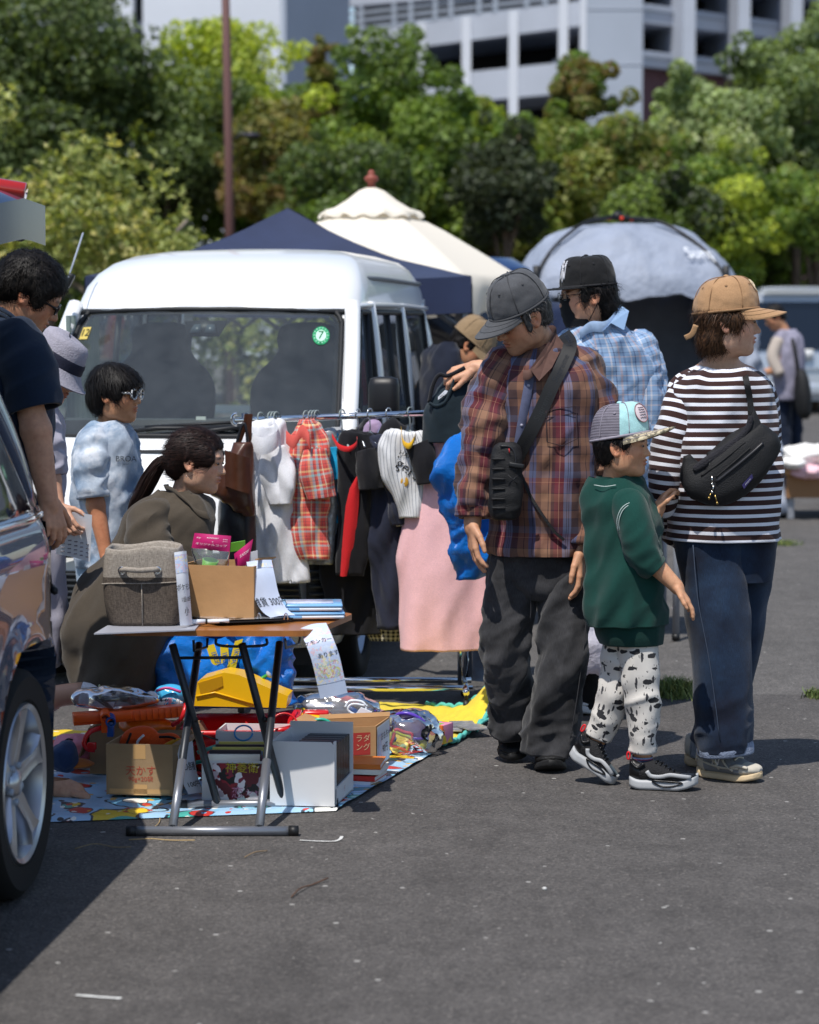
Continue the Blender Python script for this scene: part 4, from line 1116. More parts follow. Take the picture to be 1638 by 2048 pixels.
# cloth and card materials
def uvmat(name,builder,rough=.85,sheen=.15,weave=True):
 t=NT(name);uv=t.new('UVMap').outputs[0];sep=t.new('SeparateXYZ');t.link(uv,sep.inputs[0])
 c=builder(t,sep.outputs[0],sep.outputs[1],uv)
 if isinstance(c,str):t.b.inputs['Base Color'].default_value=(*lin(c),1)
 else:t.link(c,t.b.inputs['Base Color'])
 t.set(Roughness=rough);t.b.inputs['Sheen Weight'].default_value=sheen;t.b.inputs['Specular IOR Level'].default_value=.25
 if weave:
  n=t.noise(t.coord(),420,2,.6);n2=t.noise(t.coord(),28,4,.6)
  t.bump(t.math('ADD',n.outputs[0],t.math('MULTIPLY',n2.outputs[0],1.6)),.28,.004)
 return t.m
def stripes(t,x,period,stops):
 return t.ramp(t.math('FRACT',t.math('ADD',t.math('DIVIDE',x,period),20.0)),stops,'CONSTANT')
def plain(name,col,rough=.85,amt=.10,sc=9):
 def f(t,u,v,uv):
  n=t.noise(t.coord(),sc,5,.65);fine=t.noise(t.coord(),300,2)
  c=t.mix(1,col,t.ramp(n.outputs[0],[(.3,(1-amt,)*3),(.7,(1+amt,)*3)]),'MULTIPLY')
  return t.mix(1,c,t.ramp(fine.outputs[0],[(.3,(.9,)*3),(.7,(1.1,)*3)]),'MULTIPLY')
 return uvmat(name,f,rough)
def plaid(name,per,su,sv,k=.5,rough=.85):
 def f(t,u,v,uv):
  return t.mix(k,stripes(t,u,per[0],su),stripes(t,v,per[1],sv))
 return uvmat(name,f,rough)
m_card=mat('cardboard','#b48a5e',.8,var=(6,.10),bump=(60,.08))
m_card2=mat('cardboard_dull','#9c8262',.85,var=(7,.12),bump=(60,.08))
m_paper=mat('paper','#e6e8ee',.7,var=(12,.03))
m_paperb=mat('print_paper','#c3cfe6',.35,var=(9,.08))
m_ink=mat('ink','#15151a',.7)
m_whitebox=mat('white_board','#d9dadc',.5,var=(8,.03))
m_redprint=mat('red_print','#b04a38',.8)
m_tape=mat('tape','#c09a6a',.25)
def clearmat(name,tint='#e8eaf0',refl=1.0,haze=.10,rough=.12):
 t=NT(name);t.n.remove(t.b);co=t.coord()
 n=t.noise(co,15,2,.6);bp=t.new('Bump');bp.inputs['Strength'].default_value=.5;bp.inputs['Distance'].default_value=.012;t.link(n.outputs[0],bp.inputs['Height'])
 fr=t.new('Fresnel');fr.inputs[0].default_value=1.5;t.link(bp.outputs[0],fr.inputs['Normal'])
 tb=t.new('BsdfTransparent');tb.inputs[0].default_value=(*lin(tint),1)
 gl=t.new('BsdfGlossy');gl.inputs['Roughness'].default_value=rough;t.link(bp.outputs[0],gl.inputs['Normal'])
 df=t.new('BsdfDiffuse');df.inputs[0].default_value=(*lin(tint),1)
 m1=t.new('MixShader');m1.inputs[0].default_value=haze;t.link(tb.outputs[0],m1.inputs[1]);t.link(df.outputs[0],m1.inputs[2])
 mx=t.new('MixShader');t.link(t.math('MINIMUM',t.math('MULTIPLY',fr.outputs[0],1.8*refl),1.0),mx.inputs[0]);t.link(m1.outputs[0],mx.inputs[1]);t.link(gl.outputs[0],mx.inputs[2]);t.link(mx.outputs[0],t.out.inputs[0])
 return t.m
m_clear=clearmat('clear_plastic')
def plastic(name,col,rough=.32):return mat(name,col,rough,var=(14,.04))
# MATS ON THE GROUND
def printmat():
 t=NT('printed_sheet');uv=t.new('UVMap').outputs[0]
 c=None
 base=(.36,.58,.80)
 def layer(c,scale,seed,thr,cols,line=True):
  mp=t.new('Mapping');mp.inputs['Location'].default_value=(seed,seed*.7,0);t.link(uv,mp.inputs[0])
  ns=t.noise(mp.outputs[0],scale*1.6,2);ad=t.mix(.12/scale*3,mp.outputs[0],ns.outputs['Color'])
  v=t.new('TexVoronoi',feature='F1');v.inputs['Scale'].default_value=scale;v.inputs['Randomness'].default_value=.9;t.link(ad,v.inputs['Vector'])
  sx=t.new('SeparateColor');t.link(v.outputs['Color'],sx.inputs[0])
  inside=t.math('LESS_THAN',v.outputs['Distance'],thr);rim=t.math('LESS_THAN',v.outputs['Distance'],thr+.045)
  on=t.math('GREATER_THAN',sx.outputs[1],.18)
  colr=t.ramp(sx.outputs[0],[(i/len(cols),q)for i,q in enumerate(cols)],'CONSTANT')
  if line:c=t.mix(t.math('MULTIPLY',rim,on),c,(.03,.04,.06))
  return t.mix(t.math('MULTIPLY',inside,on),c,colr)
 c=layer(base,5.0,3.1,.52,['#e8c52e','#4fb0a5','#7cc1e6','#a8d3ec','#f0efe8','#d94a3a'])
 c=layer(c,9,1.7,.36,['#f4f2ea','#f2cf34','#c93a33','#3f8fa2','#20262e','#9bcfe8'])
 c=layer(c,24,5.3,.28,['#20262e','#f4f2ea','#e6b12a','#7cc1e6','#c93a33'],False)
 t.link(c,t.b.inputs['Base Color']);t.set(Roughness=.38);n=t.noise(t.coord(),9,4);t.bump(n.outputs[0],.4,.02)
 return t.m
m_sheet=printmat()
def ground_sheet(corn,nu,nv,z,wr,seed,edge=None):
 a,b,c,d=[G(*q)for q in corn]
 P=np.array([[(a*(1-u)+b*u)*(1-v)+(d*(1-u)+c*u)*v for u in np.linspace(0,1,nu)]for v in np.linspace(0,1,nv)])
 P[...,2]=z+wr*np.abs(fbm(P,4.5,seed))+wr*.4*fbm(P,14,seed+3)
 return P
mb=MB();P=ground_sheet([(60,1648),(672,1624),(868,1508),(60,1462)],90,60,.008,.012,4)
P[0,:,2]=.004;
U=np.stack(np.meshgrid(np.linspace(0,1.15,90),np.linspace(0,1.6,60)),-1)
mb.grid(P,uv=U)
P2=P[:1].copy();
o=mb.build('picnic_sheet',m_sheet,uv=True);tag(o,'light blue printed picnic sheet spread under the boxes and toys','picnic sheet')
mb=MB()
for i in range(30):
 q=G(775+i*3.2,1529-i*.6)+A3(0,0,.024);mb.ell(q,(.0035,.0035,.001),nu=6,nv=3)
for i,(px,py,w)in enumerate(((790,1522,9),(803,1521,9),(817,1519,7),(831,1517,9),(845,1515,8))):
 q=G(px,py)+A3(0,0,.026);e=unit(G(px+10,py-2)-G(px,py));n=unit(G(px+6,py-6)-G(px,py))
 for k in(0,w*.0016):mb.box(q+e*k,(.004,.03,.001),R=np.stack([e,np.cross([0,0,1],e),[0,0,1]],1))
 mb.box(q+e*w*.0008+np.cross([0,0,1],e)*.012,(w*.0016,.005,.001),R=np.stack([e,np.cross([0,0,1],e),[0,0,1]],1))
pr=mb.build('red_print',mat('sheet_red','#c8403c',.5),o,smooth=False);pr['kind']='stuff'
m_yel=plain('yellow_cloth','#e2c93a',.8,.05)
mb=MB();cor=[(690,1520),(905,1490),(1004,1428),(760,1408)]
a,b,c,d=[G(*q)for q in cor]
def ycl(u,v):
 p=(a*(1-u)+b*u)*(1-v)+(d*(1-u)+c*u)*v
 h=.010+.10*math.exp(-((u-.94)/.17)**2-((v-.93)/.25)**2)+.012*abs(noise.noise(Vector((u*5,v*5,2))))*(.3+u)+.010*noise.noise(Vector((u*14,v*9,5)))
 p[2]=max(.006,h);return p
NU,NV=70,50
P=np.array([[ycl(u,v)for u in np.linspace(0,1,NU)]for v in np.linspace(0,1,NV)])
mb.grid(P);yc=mb.build('yellow_blanket',m_yel);tag(yc,'crumpled yellow blanket with turquoise hem beside the black trainers','blanket')
mb=MB();edge=np.concatenate([P[0,30:],P[1:,-1],P[-1,-2:25:-1]]);nrm=A3(0,0,.004)
out=np.gradient(edge,axis=0);out=np.stack([out[:,1],-out[:,0],0*out[:,0]],1);out/=np.linalg.norm(out,axis=1,keepdims=True)+1e-9
wv=.014+.006*np.sin(np.arange(len(edge))*.9)
mb.tube(edge+out*.006+A3(0,0,.004)+.004*np.sin(np.arange(len(edge))*1.3)[:,None]*A3(0,0,1),.009,8);mb.build('hem',mat('turquoise_hem','#58b8ad',.8),yc)
mb=MB();q=[G(985,1445),G(962,1462),G(953,1466)];mb.tube(cat([q[0]+A3(0,0,.02),q[1]+A3(0,0,.03),q[2]+A3(0,0,.006)],8),.006,6);mb.build('tie_cord',mat('turquoise_hem','#58b8ad',.8),yc)
# FOLDING TABLE
tb=thing('folding_table','small folding table with orange wood top and crossed grey metal legs','table',A3(-.56,7.55,0))
m_wood=NT('table_wood');co=m_wood.coord();w_=m_wood.new('TexNoise');mp_=m_wood.new('Mapping');mp_.inputs['Scale'].default_value=(3,60,3);m_wood.link(co,mp_.inputs[0]);m_wood.link(mp_.outputs[0],w_.inputs['Vector']);w_.inputs['Detail'].default_value=6
m_wood.link(m_wood.ramp(w_.outputs[0],[(.3,'#935a2e'),(.7,'#ad7038')]),m_wood.b.inputs['Base Color']);m_wood.set(Roughness=.3);m_wood=m_wood.m
TZ=.600
def tabletop_pt(px,py):return G(px,py,TZ)
fl,fr,rr=A3(-.935,7.38,TZ),A3(-.318,7.36,TZ),A3(-.205,7.83,TZ)
ux=unit(fr-fl);uy=unit(rr-fr);LW,LD=np.linalg.norm(fr-fl),np.linalg.norm(rr-fr)
def TT(u,v,h=0.0):return fl+ux*u+uy*v+A3(0,0,h)
outl=[]
r=.06
for cu,cv,a0 in((r,r,180),(LW+.02-r,r,270),(LW+.03-r,LD-r,0),(r,LD-r,90)):
 for k in range(8):
  a=math.radians(a0+90*k/7);outl.append((cu+r*math.cos(a),cv+r*math.sin(a)))
mb=MB();mb.prism([TT(u,v,-.018)for u,v in outl],A3(0,0,.018));mb.build('tabletop',m_wood,tb,smooth=False)
m_legm=mat('silver_leg','#8c8f96',.35,.6);m_legd=mat('dark_leg','#33363b',.4,.4)
def gb(px,py,z):return G(px,py,z)
fb0,fb1=gb(270,1662,.014),gb(580,1662,.014)
rb0,rb1=gb(372,1610,.016),gb(660,1606,.016)
def foot(a,b,nm):
 mb=MB();mb.tube([a,b],.0145,14);f=mb.build('foot_bar',m_legm,tb)
 for p,d in((a,a-b),(b,b-a)):
  mb=MB();mb.tube([p-unit(d)*.004,p+unit(d)*.026],.0165,14);mb.build('end_cap',m_blk,f)
foot(fb0,fb1,0);foot(rb0,rb1,1)
def leg(top,bot,mat_):
 mb=MB();mb.tube([top,bot],.0125,12);return mb.build('leg',mat_,tb)
zt=TZ-.03
leg(W(398,1288,7.72),fb0+(fb1-fb0)*.24,m_legd)
leg(W(559,1286,7.72),fb0+(fb1-fb0)*.80,m_legd)
leg(W(345,1290,7.45),rb0+(rb1-rb0)*.22,m_legd)
leg(W(484,1288,7.45),rb0+(rb1-rb0)*.68,m_legd)
for k,tp in((.24,W(398,1288,7.72)),(.80,W(559,1286,7.72))):
 b=fb0+(fb1-fb0)*k;mb=MB();mb.tube([b+(tp-b)*.02,b+(tp-b)*.36],.0138,12);mb.build('leg_sleeve',m_legm,tb)
mb=MB();mb.tube([W(352,1316,7.5),W(492,1315,7.5)],.005,6);mb.build('cross_rod',m_legd,tb)
mb=MB();mb.tube(cat([W(432,1277,7.5),W(436,1290,7.5),W(480,1293,7.5),W(530,1290,7.5),W(533,1277,7.5)],20),.005,6);mb.build('latch_rod',m_legd,tb)
mb=MB();mb.tube([W(570,1277,7.5),W(572,1296,7.5),W(598,1288,7.6),W(600,1274,7.6)],.0045,6);mb.build('folding_loop',m_legm,tb)
mb=MB();mb.tube([W(387,1280,7.5),W(388,1302,7.5),W(414,1294,7.6),W(415,1276,7.6)],.0045,6);mb.build('folding_loop',m_legd,tb)
for q in((391,1439),(530,1439)):
 mb=MB();mb.tube([W(q[0],q[1],7.50),W(q[0],q[1],7.62)],.009,8);mb.build('pivot',m_blk,tb)
 # THINGS ON THE TABLE
def slab(name,label,catn,pts,h,m,group=None,smooth=False):
 mb=MB();mb.prism(pts,A3(0,0,h));o=mb.build(name,m,smooth=smooth);return tag(o,label,catn,group)
def linen(name,c1,c2):
 t=NT(name);co=t.coord();mp=t.new('Mapping');mp.inputs['Scale'].default_value=(90,90,500);t.link(co,mp.inputs[0]);a=t.noise(mp.outputs[0],1,2)
 mp2=t.new('Mapping');mp2.inputs['Scale'].default_value=(500,500,90);t.link(co,mp2.inputs[0]);b=t.noise(mp2.outputs[0],1,2)
 f=t.math('ADD',a.outputs[0],b.outputs[0]);t.link(t.ramp(t.math('MULTIPLY',f,.5),[(.38,c1),(.62,c2)]),t.b.inputs['Base Color']);t.set(Roughness=.9);t.bump(f,.4,.002);return t.m
bin_=thing('fabric_bin','soft two-tone grey linen storage bin with rope handle on the table','storage bin',TT(.12,.18))
m_lin1,m_lin2=linen('linen_dark','#3c342e','#655a50'),linen('linen_light','#7f766d','#a89f94')
bc=W(283,1262,7.52);bc[2]=TZ
def binrow(pxl,pxr,py,d,z,o=0.0):
 w=(pxr-pxl)/2/S(7.43);cxx=W((pxl+pxr)/2,py,7.43)[0]
 return rrect(cxx-w,cxx+w,7.43+o,7.43+d-o,.035,.035,z,n=7)
zb=lambda py:TZ+.008+(1262-py)/S(7.43)
spec=[(222,352,1263,.17),(212,362,1255,.20),(205,368,1215,.215),(202,366,1180,.215),(202,362,1165,.21)]
mb=MB();mb.grid(np.array([binrow(a,b,py,d,zb(py))for a,b,py,d in spec]),closed=True,capa=True);mb.build('lower_wall',m_lin1,bin_)
spec=[(202.5,362,1166,.209),(204,360,1140,.207),(206,358,1118,.203),(208,356,1108,.20),(211,353,1105,.194),(213,351,1110,.19),(214,350,1135,.188)]
mb=MB();Pb=np.array([binrow(a,b,py,d,zb(py),(0,0,0,.001,.005,.009,.010)[i])for i,(a,b,py,d)in enumerate(spec)]);Pb[2:,:,2]+=.006*np.sin(Pb[2:,:,0]*30);mb.grid(Pb,closed=True);mb.build('upper_wall',m_lin2,bin_)
mb=MB();mb.tube(cat([W(243,1141,7.425),W(250,1139,7.41),W(280,1141,7.405),W(308,1139,7.41),W(316,1140,7.425)],20),.0085,8);mb.build('rope_handle',m_lin2,bin_)
for px in(244,315):
 mb=MB();mb.lathe([(.006,0),(.012,.003),(.013,.0),(.012,-.003)],W(px,1141,7.427),(0,-1,0),n=18);mb.build('eyelet',m_chrome,bin_)
mb=MB();mb.tube([W(283,1168,7.427),W(284,1200,7.423),W(285,1258,7.428)],.0018,5);mb.tube(cat([W(203,1168,7.44),W(230,1167,7.428),W(283,1167,7.426),W(340,1165,7.428),W(361,1163,7.44)],16),.002,5);mb.build('seam',m_lin2,bin_)
mb=MB();q=[W(216,1112,7.60),W(345,1110,7.60)];mb.grid(np.array([[q[0],q[1]],[q[0]+A3(0,0,.006),q[1]+A3(0,0,.006)]]));mb.build('lining',mat('linen_pink','#b49a92',.9),bin_)
slab('plastic_folder','thin grey folder sticking out under the linen bin','folder',[tabletop_pt(188,1270)+A3(0,0,.001),tabletop_pt(390,1262)+A3(0,0,.001),tabletop_pt(405,1244)+A3(0,0,.001),tabletop_pt(215,1254)+A3(0,0,.001)],.004,mat('folder_grey','#a8aab4',.3))
def carton(name,label,catn,a,b,dv,h,m,th=.005,parent=None,group=None):
 """open box: a, b front bottom corners; dv depth vector"""
 t=thing(name,label,catn,(a+b)/2+dv/2,group)
 u=unit(b-a);d=unit(dv);L,D=np.linalg.norm(b-a),np.linalg.norm(dv);up=A3(0,0,1)
 def panel(nm,p,e,n,ln,hh):
  mb=MB();P=[p,p+e*ln,p+e*ln+up*hh,p+up*hh];mb.prism(P,n*th);return mb.build(nm,m,t,smooth=False)
 panel('front_panel',a,u,d,L,h);panel('back_panel',a+dv-d*th,u,d,L,h)
 panel('side_panel',a+d*th*1.02,d,u,D-2.04*th,h);panel('side_panel',b+d*th*1.02-u*th,d,u,D-2.04*th,h)
 mb=MB();mb.prism([a+u*th+d*th,b-u*th+d*th,b-u*th+dv-d*th,a+u*th+dv-d*th],up*th);mb.build('bottom_panel',m,t,smooth=False)
 return t,(a,b,u,d,L,D)
ca,cb=TT(.215,.24)+0,None
ca=W(362,1240,7.62);cb=W(508,1236,7.56);ca[2]=cb[2]=TZ+.002
hbx=(1236-1124)/S(7.6)
bx,_=carton('cardboard_box','plain brown cardboard box on the table holding pink-labelled pouches','box',ca,cb,A3(.05,.19,0),hbx,m_card)
for(p0,p1,p2,p3)in(((508,1124,7.56),(545,1118,7.75),(556,1120,7.78),(519,1128,7.60)),):pass
mb=MB();e=[W(545,1118,7.72),W(510,1121,7.57)];mb.prism([e[1],e[0],e[0]+A3(.012,0,.004),e[1]+A3(.012,0,.004)],A3(0,0,.004));mb.build('flap',m_card,bx,smooth=False)
m_pink=mat('label_pink','#c4246e',.35);m_green=mat('cup_green','#86d44a',.4)
def pouch(label,corners,Y,txt=None,seed=0):
 t=thing('clear_pouch',label,'pouch',W(*[sum(c[k]for c in corners)/4 for k in(0,1)],Y),'pink-labelled pouches in the table box')
 q=[W(c[0],c[1],Y)for c in corners]
 mb=MB();P=np.array([[(q[3]*(1-u)+q[2]*u)*(1-v)+(q[0]*(1-u)+q[1]*u)*v+A3(0,-.010*math.sin(math.pi*u)*math.sin(math.pi*(v*.8+.1)),0)for u in np.linspace(0,1,20)]for v in np.linspace(0,1,10)])
 mb.grid(P);mb.grid(P+A3(0,.004,0),flip=True);mb.build('header_label',m_pink,t)
 def on(x,y,off=.0015):
  u,v=.5+x,.5+y;p=(q[3]*(1-u)+q[2]*u)*(1-v)+(q[0]*(1-u)+q[1]*u)*v
  return p+A3(0,-.010*math.sin(math.pi*min(max(u,0),1))*math.sin(math.pi*(v*.8+.1))-off,0)
 if txt:
  mb=MB()
  for body,sz,x0,y0 in txt:mb.text(body,1,lambda x,y:on(x0+x*sz,y0+y*sz*1.7))
  mb.build('label_text',mat('label_white','#f3eef2',.5),t,smooth=False)
 bt=[c for c in(q[3],q[2])]
 mb=MB();cen=(q[2]+q[3])/2+A3(0,.01,-.045);hw_=np.linalg.norm(q[2]-q[3])/2
 P=[];
 for v in np.linspace(0,1,12):
  row=[]
  for k in np.linspace(0,2*math.pi,28,endpoint=False):
   wd=hw_*(1-.12*v);dp=.004+.030*math.sin(math.pi*min(1,v*.9+.05))
   p=(q[2]+q[3])/2*(1-v)+(cen+A3(0,0,-.05))*v+unit(q[2]-q[3])*wd*math.cos(k)+A3(0,dp*math.sin(k),0)
   row.append(p+.006*noise.noise(Vector(p*30+seed))*A3(1,1,1))
  P.append(row)
 mb.grid(np.array(P),closed=True,capa=False,capb=True);mb.build('clear_bag',m_clear,t)
 mb=MB();mb.lathe([(.022,0),(.026,.05),(.024,.05),(.02,.003),(0,.003)],cen+A3(-.01,.005,-.035),(.2,-.2,1),20);mb.build('cup',m_green,t)
pouch('clear pouch with a wide pink header label and green cup',[(389,1066),(462,1072),(459,1104),(383,1096)],7.66,[('オリジナルコップ',.105,0.0,-.16),('SUNTORY',.07,.02,.28),('+',.08,.03,.05),('限定',.06,-.36,.22),('DOKI',.05,.36,.25),('DOKI',.05,.36,.12)],1)
pouch('clear pouch with a tilted pink label beside the hanging price sheet',[(468,1108),(506,1078),(497,1128),(472,1138)],7.70,[('SUNTORY',.12,.1,.1)],5)
mb=MB();q=[W(462,1086,7.73),W(490,1081,7.73),W(490,1100,7.74),W(460,1104,7.74)];mb.prism(q,A3(0,.012,0));tag(mb.build('green_card',m_green,smooth=False),'lime green card standing between the two pink pouches','card')
mb=MB();q=[W(497,1105,7.70),W(515,1101,7.70),W(516,1130,7.71),W(498,1134,7.71)];mb.prism(q,A3(0,.006,0));tag(mb.build('white_packet',m_paper,smooth=False),'small white packet at the right corner of the brown table box','packet')
def sheet(label,path,wvec,lines,m=m_paper,nm='price_sheet',art=None,n=24,skew=None):
 pts=cat(np.array([W(*p)for p in path]),n);w=np.asarray(wvec,float)
 t=thing(nm,label,'sign',pts[-1])
 ln=np.concatenate([[0],np.cumsum(np.linalg.norm(np.diff(pts,axis=0),axis=1))])
 def at(u,v,off=0.0):
  f=v*(n-1);i=min(max(int(f),0),n-2);p=pts[i]+(pts[i+1]-pts[i])*(f-i)
  tg=unit(pts[i+1]-pts[i]);nn=unit(np.cross(tg,w));nn=nn if nn[1]<0 else-nn
  return p+w*u+nn*(off+.004*math.cos(u*5))
 mb=MB();P=np.array([[at(u,v)for u in np.linspace(-.5,.5,9)]for v in np.linspace(0,1,n)]);mb.grid(P)
 mb.build('paper',m,t)
 L=ln[-1];wl=np.linalg.norm(w)
 for body,size,u0,v0,*rest in lines:
  mb=MB();rot_=rest[0]if rest else 0;sx=rest[1]if len(rest)>1 else 1
  mb.text(body,size,lambda x,y:at(u0+(x*sx)/wl,v0-y/L,.0018));mb.build('lettering',m_ink,t,smooth=False)
 if art:
  for(u0,u1,v0,v1,m2)in art:
   mb=MB();mb.grid(np.array([[at(u,v,.0009)for u in np.linspace(u0,u1,7)]for v in np.linspace(v0,v1,7)]));mb.build('printed_picture',m2,t)
 return t,at
def softprint(name,cols,scale=70):
 t=NT(name);co=t.coord();v=t.new('TexVoronoi');v.inputs['Scale'].default_value=scale;ns=t.noise(co,scale*.4,3);t.link(t.mix(.15,co,ns.outputs['Color']),v.inputs['Vector'])
 s_=t.new('SeparateColor');t.link(v.outputs['Color'],s_.inputs[0]);t.link(t.ramp(s_.outputs[0],[(i/len(cols),c)for i,c in enumerate(cols)],'CONSTANT'),t.b.inputs['Base Color']);t.set(Roughness=.5);return t.m
m_pastel=softprint('pastel_print',['#c4cfe6','#b8c6e2','#d8c8d8','#c9d6e8','#e0d8b8','#bfcbe4','#d6bcc8','#c2cee6'])
m_pastel2=softprint('bright_print',['#d8cf7a','#c98a9a','#a8b8d8','#e0dcc8','#c4cfe6','#a8c8a8'],95)
sx=lambda px,Y:px/S(Y)
sheet('long price sheet curling from the brown table box reading 300 yen',[(518,1121,7.60),(524,1150,7.58),(533,1190,7.57),(548,1218,7.56),(566,1232,7.55)],A3(sx(50,7.6),0.01,.006),[('雑貨 300円',.034,.02,.62,0,.62)],m_paperb,art=[(-.5,.5,.06,.14,m_pastel)])
sheet('white price sheet taped to the right side of the linen bin',[(362,1103,7.42),(366,1150,7.40),(370,1200,7.40),(374,1250,7.41)],A3(sx(22,7.4),.045,0),[('ポケモン',.022,.0,.50,0,.7),('1個100円',.018,.12,.66,0,.7),('小',.03,.0,.82,0,.7)],m_paper,art=[(-.5,.5,.04,.3,m_pastel)])
sheet('card price sheet hanging off the front edge of the table',[(625,1250,7.42),(638,1280,7.36),(652,1320,7.35),(668,1392,7.36)],A3(sx(55,7.36),0.005,.018),[('ポケモンカード',.022,-.05,.36,0,.8),('あります',.021,.14,.60,0,.8)],m_paperb,art=[(-.5,.5,.10,.88,m_pastel),(-.42,.42,.68,.84,m_pastel2)])
sheet('small price sheet hanging on the right side of the 90g carton',[(370,1482,7.80),(374,1520,7.76),(382,1560,7.74),(394,1586,7.73)],A3(sx(30,7.8),.04,.0),[('CD各種',.026,.0,.45,0,.62),('100円',.030,.05,.78,0,.7)],m_paper)
m_lblue=plastic('toy_blue','#7fb4e2',.2);m_lwhite=plastic('toy_white','#e4ebf4',.2)
for i,(dz,dx,lab)in enumerate(((.004,0,'pale blue toy player, bottom one of the two stacked on the table'),(.029,-.004,'pale blue toy player, top one of the two stacked on the table'))):
 a,b=W(556,1225,7.58),W(684,1216,7.62)
 t=thing('toy_player',lab,'toy',A3((a[0]+b[0])/2,7.65,TZ+dz))
 c=A3((a[0]+b[0])/2+dx,7.66,TZ+dz+.010);R=rotz(.10-.05*i)
 mb=MB();mb.box(c,(.205,.15,.012),R=R,bev=.008);mb.build('base',m_lwhite,t)
 mb=MB();mb.box(c+A3(0,0,.010),(.208,.152,.011),R=R,bev=.008);mb.build('lid',m_lblue,t)
 mb=MB();mb.tube([c+R@A3(-.108,-.06,.005),c+R@A3(-.108,.06,.005)],.0125,16);mb.build('hinge',m_lblue,t)
 mb=MB();mb.ell(c+R@A3(-.108,-.0612,.005),(.003,.001,.003));mb.build('hinge_pin',m_blk,t)
 mb=MB();mb.box(c+R@A3(-.055,-.0755,0),(.045,.004,.008),R=R,bev=.002);mb.build('clasp',m_lblue,t)
 mb=MB();mb.box(c+R@A3(.0,.0,.0163),(.15,.10,.001),R=R);mb.build('sticker',mat('toy_pic','#c3c8dd',.3,var=(30,.3)),t)
bn=thing('ring_binder','open ring binder of clear sleeves lying on the table front','binder',TT(.30,.08))
mb=MB();pts=[(362,1243),(440,1257),(560,1252),(640,1240),(680,1222),(560,1228),(430,1231)]
pts=[tabletop_pt(x,y-4)for x,y in pts];mb.prism([p+A3(0,0,.010)for p in pts],A3(0,0,.004));mb.build('cover',mat('binder_black','#1f2024',.3),bn,smooth=False)
mb=MB();cen=sum(pts)/len(pts)
P=np.array([[cen+(pts[i%len(pts)]-cen)*k*.96+A3(0,0,.016+.004*math.sin(i*2+k*5))for i in range(len(pts))]for k in(0.02,.4,.7,1)]);mb.grid(P,closed=True);mb.build('sleeve',mat('sleeve_grey','#a4a8b0',.12,var=(35,.35),coat=.6),bn)
for px in(518,572):
 mb=MB();a=np.linspace(0,math.pi,12);c=tabletop_pt(px,1248);mb.tube([c+A3(.006*math.cos(q),0,.014+.020*math.sin(q))for q in a],.0022,6);mb.build('ring',m_chrome,bn)
mb=MB();a,b=tabletop_pt(372,1254)+A3(0,0,.016),tabletop_pt(458,1252)+A3(0,0,.016);mb.tube([a,a+(b-a)*.45],.0075,10);mb.tube([a+(b-a)*.5,b],.0065,10);w_=mb.build('toy_wand',m_lwhite);tag(w_,'white toy stick lying behind the grey folder','toy')
mb=MB();mb.tube([a+(b-a)*.455,a+(b-a)*.485],.0095,10);mb.build('black_ring',m_blk,w_)
fg=thing('toy_figure','tiny black and white robot toy in front of the brown box','toy',tabletop_pt(445,1238))
c=tabletop_pt(440,1240)+A3(0,0,.016)
mb=MB();mb.box(c+A3(-.012,0,.004),(.030,.02,.014),bev=.003);mb.build('body',m_paper,fg)
mb=MB();mb.tube([c+A3(.0,0,.01),c+A3(.02,-.004,.018),c+A3(.038,0,.004),c+A3(.046,0,.026)],.004,6);mb.tube([c+A3(.01,0,.02),c+A3(.035,0,.024)],.004,6);mb.build('limb',m_blk,fg)
mb=MB();mb.box(c+A3(-.002,-.006,-.008),(.026,.012,.006),bev=.002);mb.build('orange_part',plastic('toy_orange','#e2602a'),fg)
mb=MB();mb.ell(c+A3(.012,0,.028),(.007,.006,.008));mb.build('head',m_blk,fg)
# BOXES AND TOYS ON THE SHEET
a,b=G(213,1601),G(346,1604)
bA,(a_,b_,u_,d_,L_,D_)=carton('cardboard_box','brown carton with red writing 90g and an orange glove sticking out','box',a+A3(0,0,.02),b+A3(0,0,.02),A3(.035,.19,0),.166,m_card2)
def onface(a,u,h,off=.0012):
 n=unit(np.cross(u,[0,0,1]));n=n if n[1]<0 else-n
 return lambda x,y:a+u*(L_*.52+x)+A3(0,0,h+y)+n*off
mb=MB();mb.text('天かす',.034,onface(a+A3(0,0,.02),u_,.078));mb.text('90g×20袋',.0205,onface(a+A3(0,0,.02),u_,.052));mb.build('printing',m_redprint,bA,smooth=False)
for(x0,x1,z0,z1)in((.09,.13,.118,.164),(.09,.135,.0,.035),(.01,L_-.01,.004,.020)):
 f=onface(a+A3(0,0,.02),u_,0,.0006);mb=MB();mb.grid(np.array([[f(x-L_*.52,z)for x in np.linspace(x0,x1,3)]for z in(z0,z1)]));mb.build('tape',m_tape,bA,smooth=False)
def flap(t,p,q,out,m=m_card2):
 mb=MB();p,q,out=map(np.asarray,(p,q,out));mb.prism([p,q,q+out,p+out],unit(np.cross(q-p,out))*.004);mb.build('flap',m,t,smooth=False)
top=A3(0,0,.02+.166)
flap(bA,b+top,b+top+A3(.035,.19,0),A3(.05,-.01,.012))
m_or=plain('orange_felt','#d9521e',.9,.06);m_dk=mat('black_trim','#1c1514',.8)
og=thing('orange_glove','orange and black padded toy glove spilling out of the 90g carton','toy glove',W(290,1490,7.9))
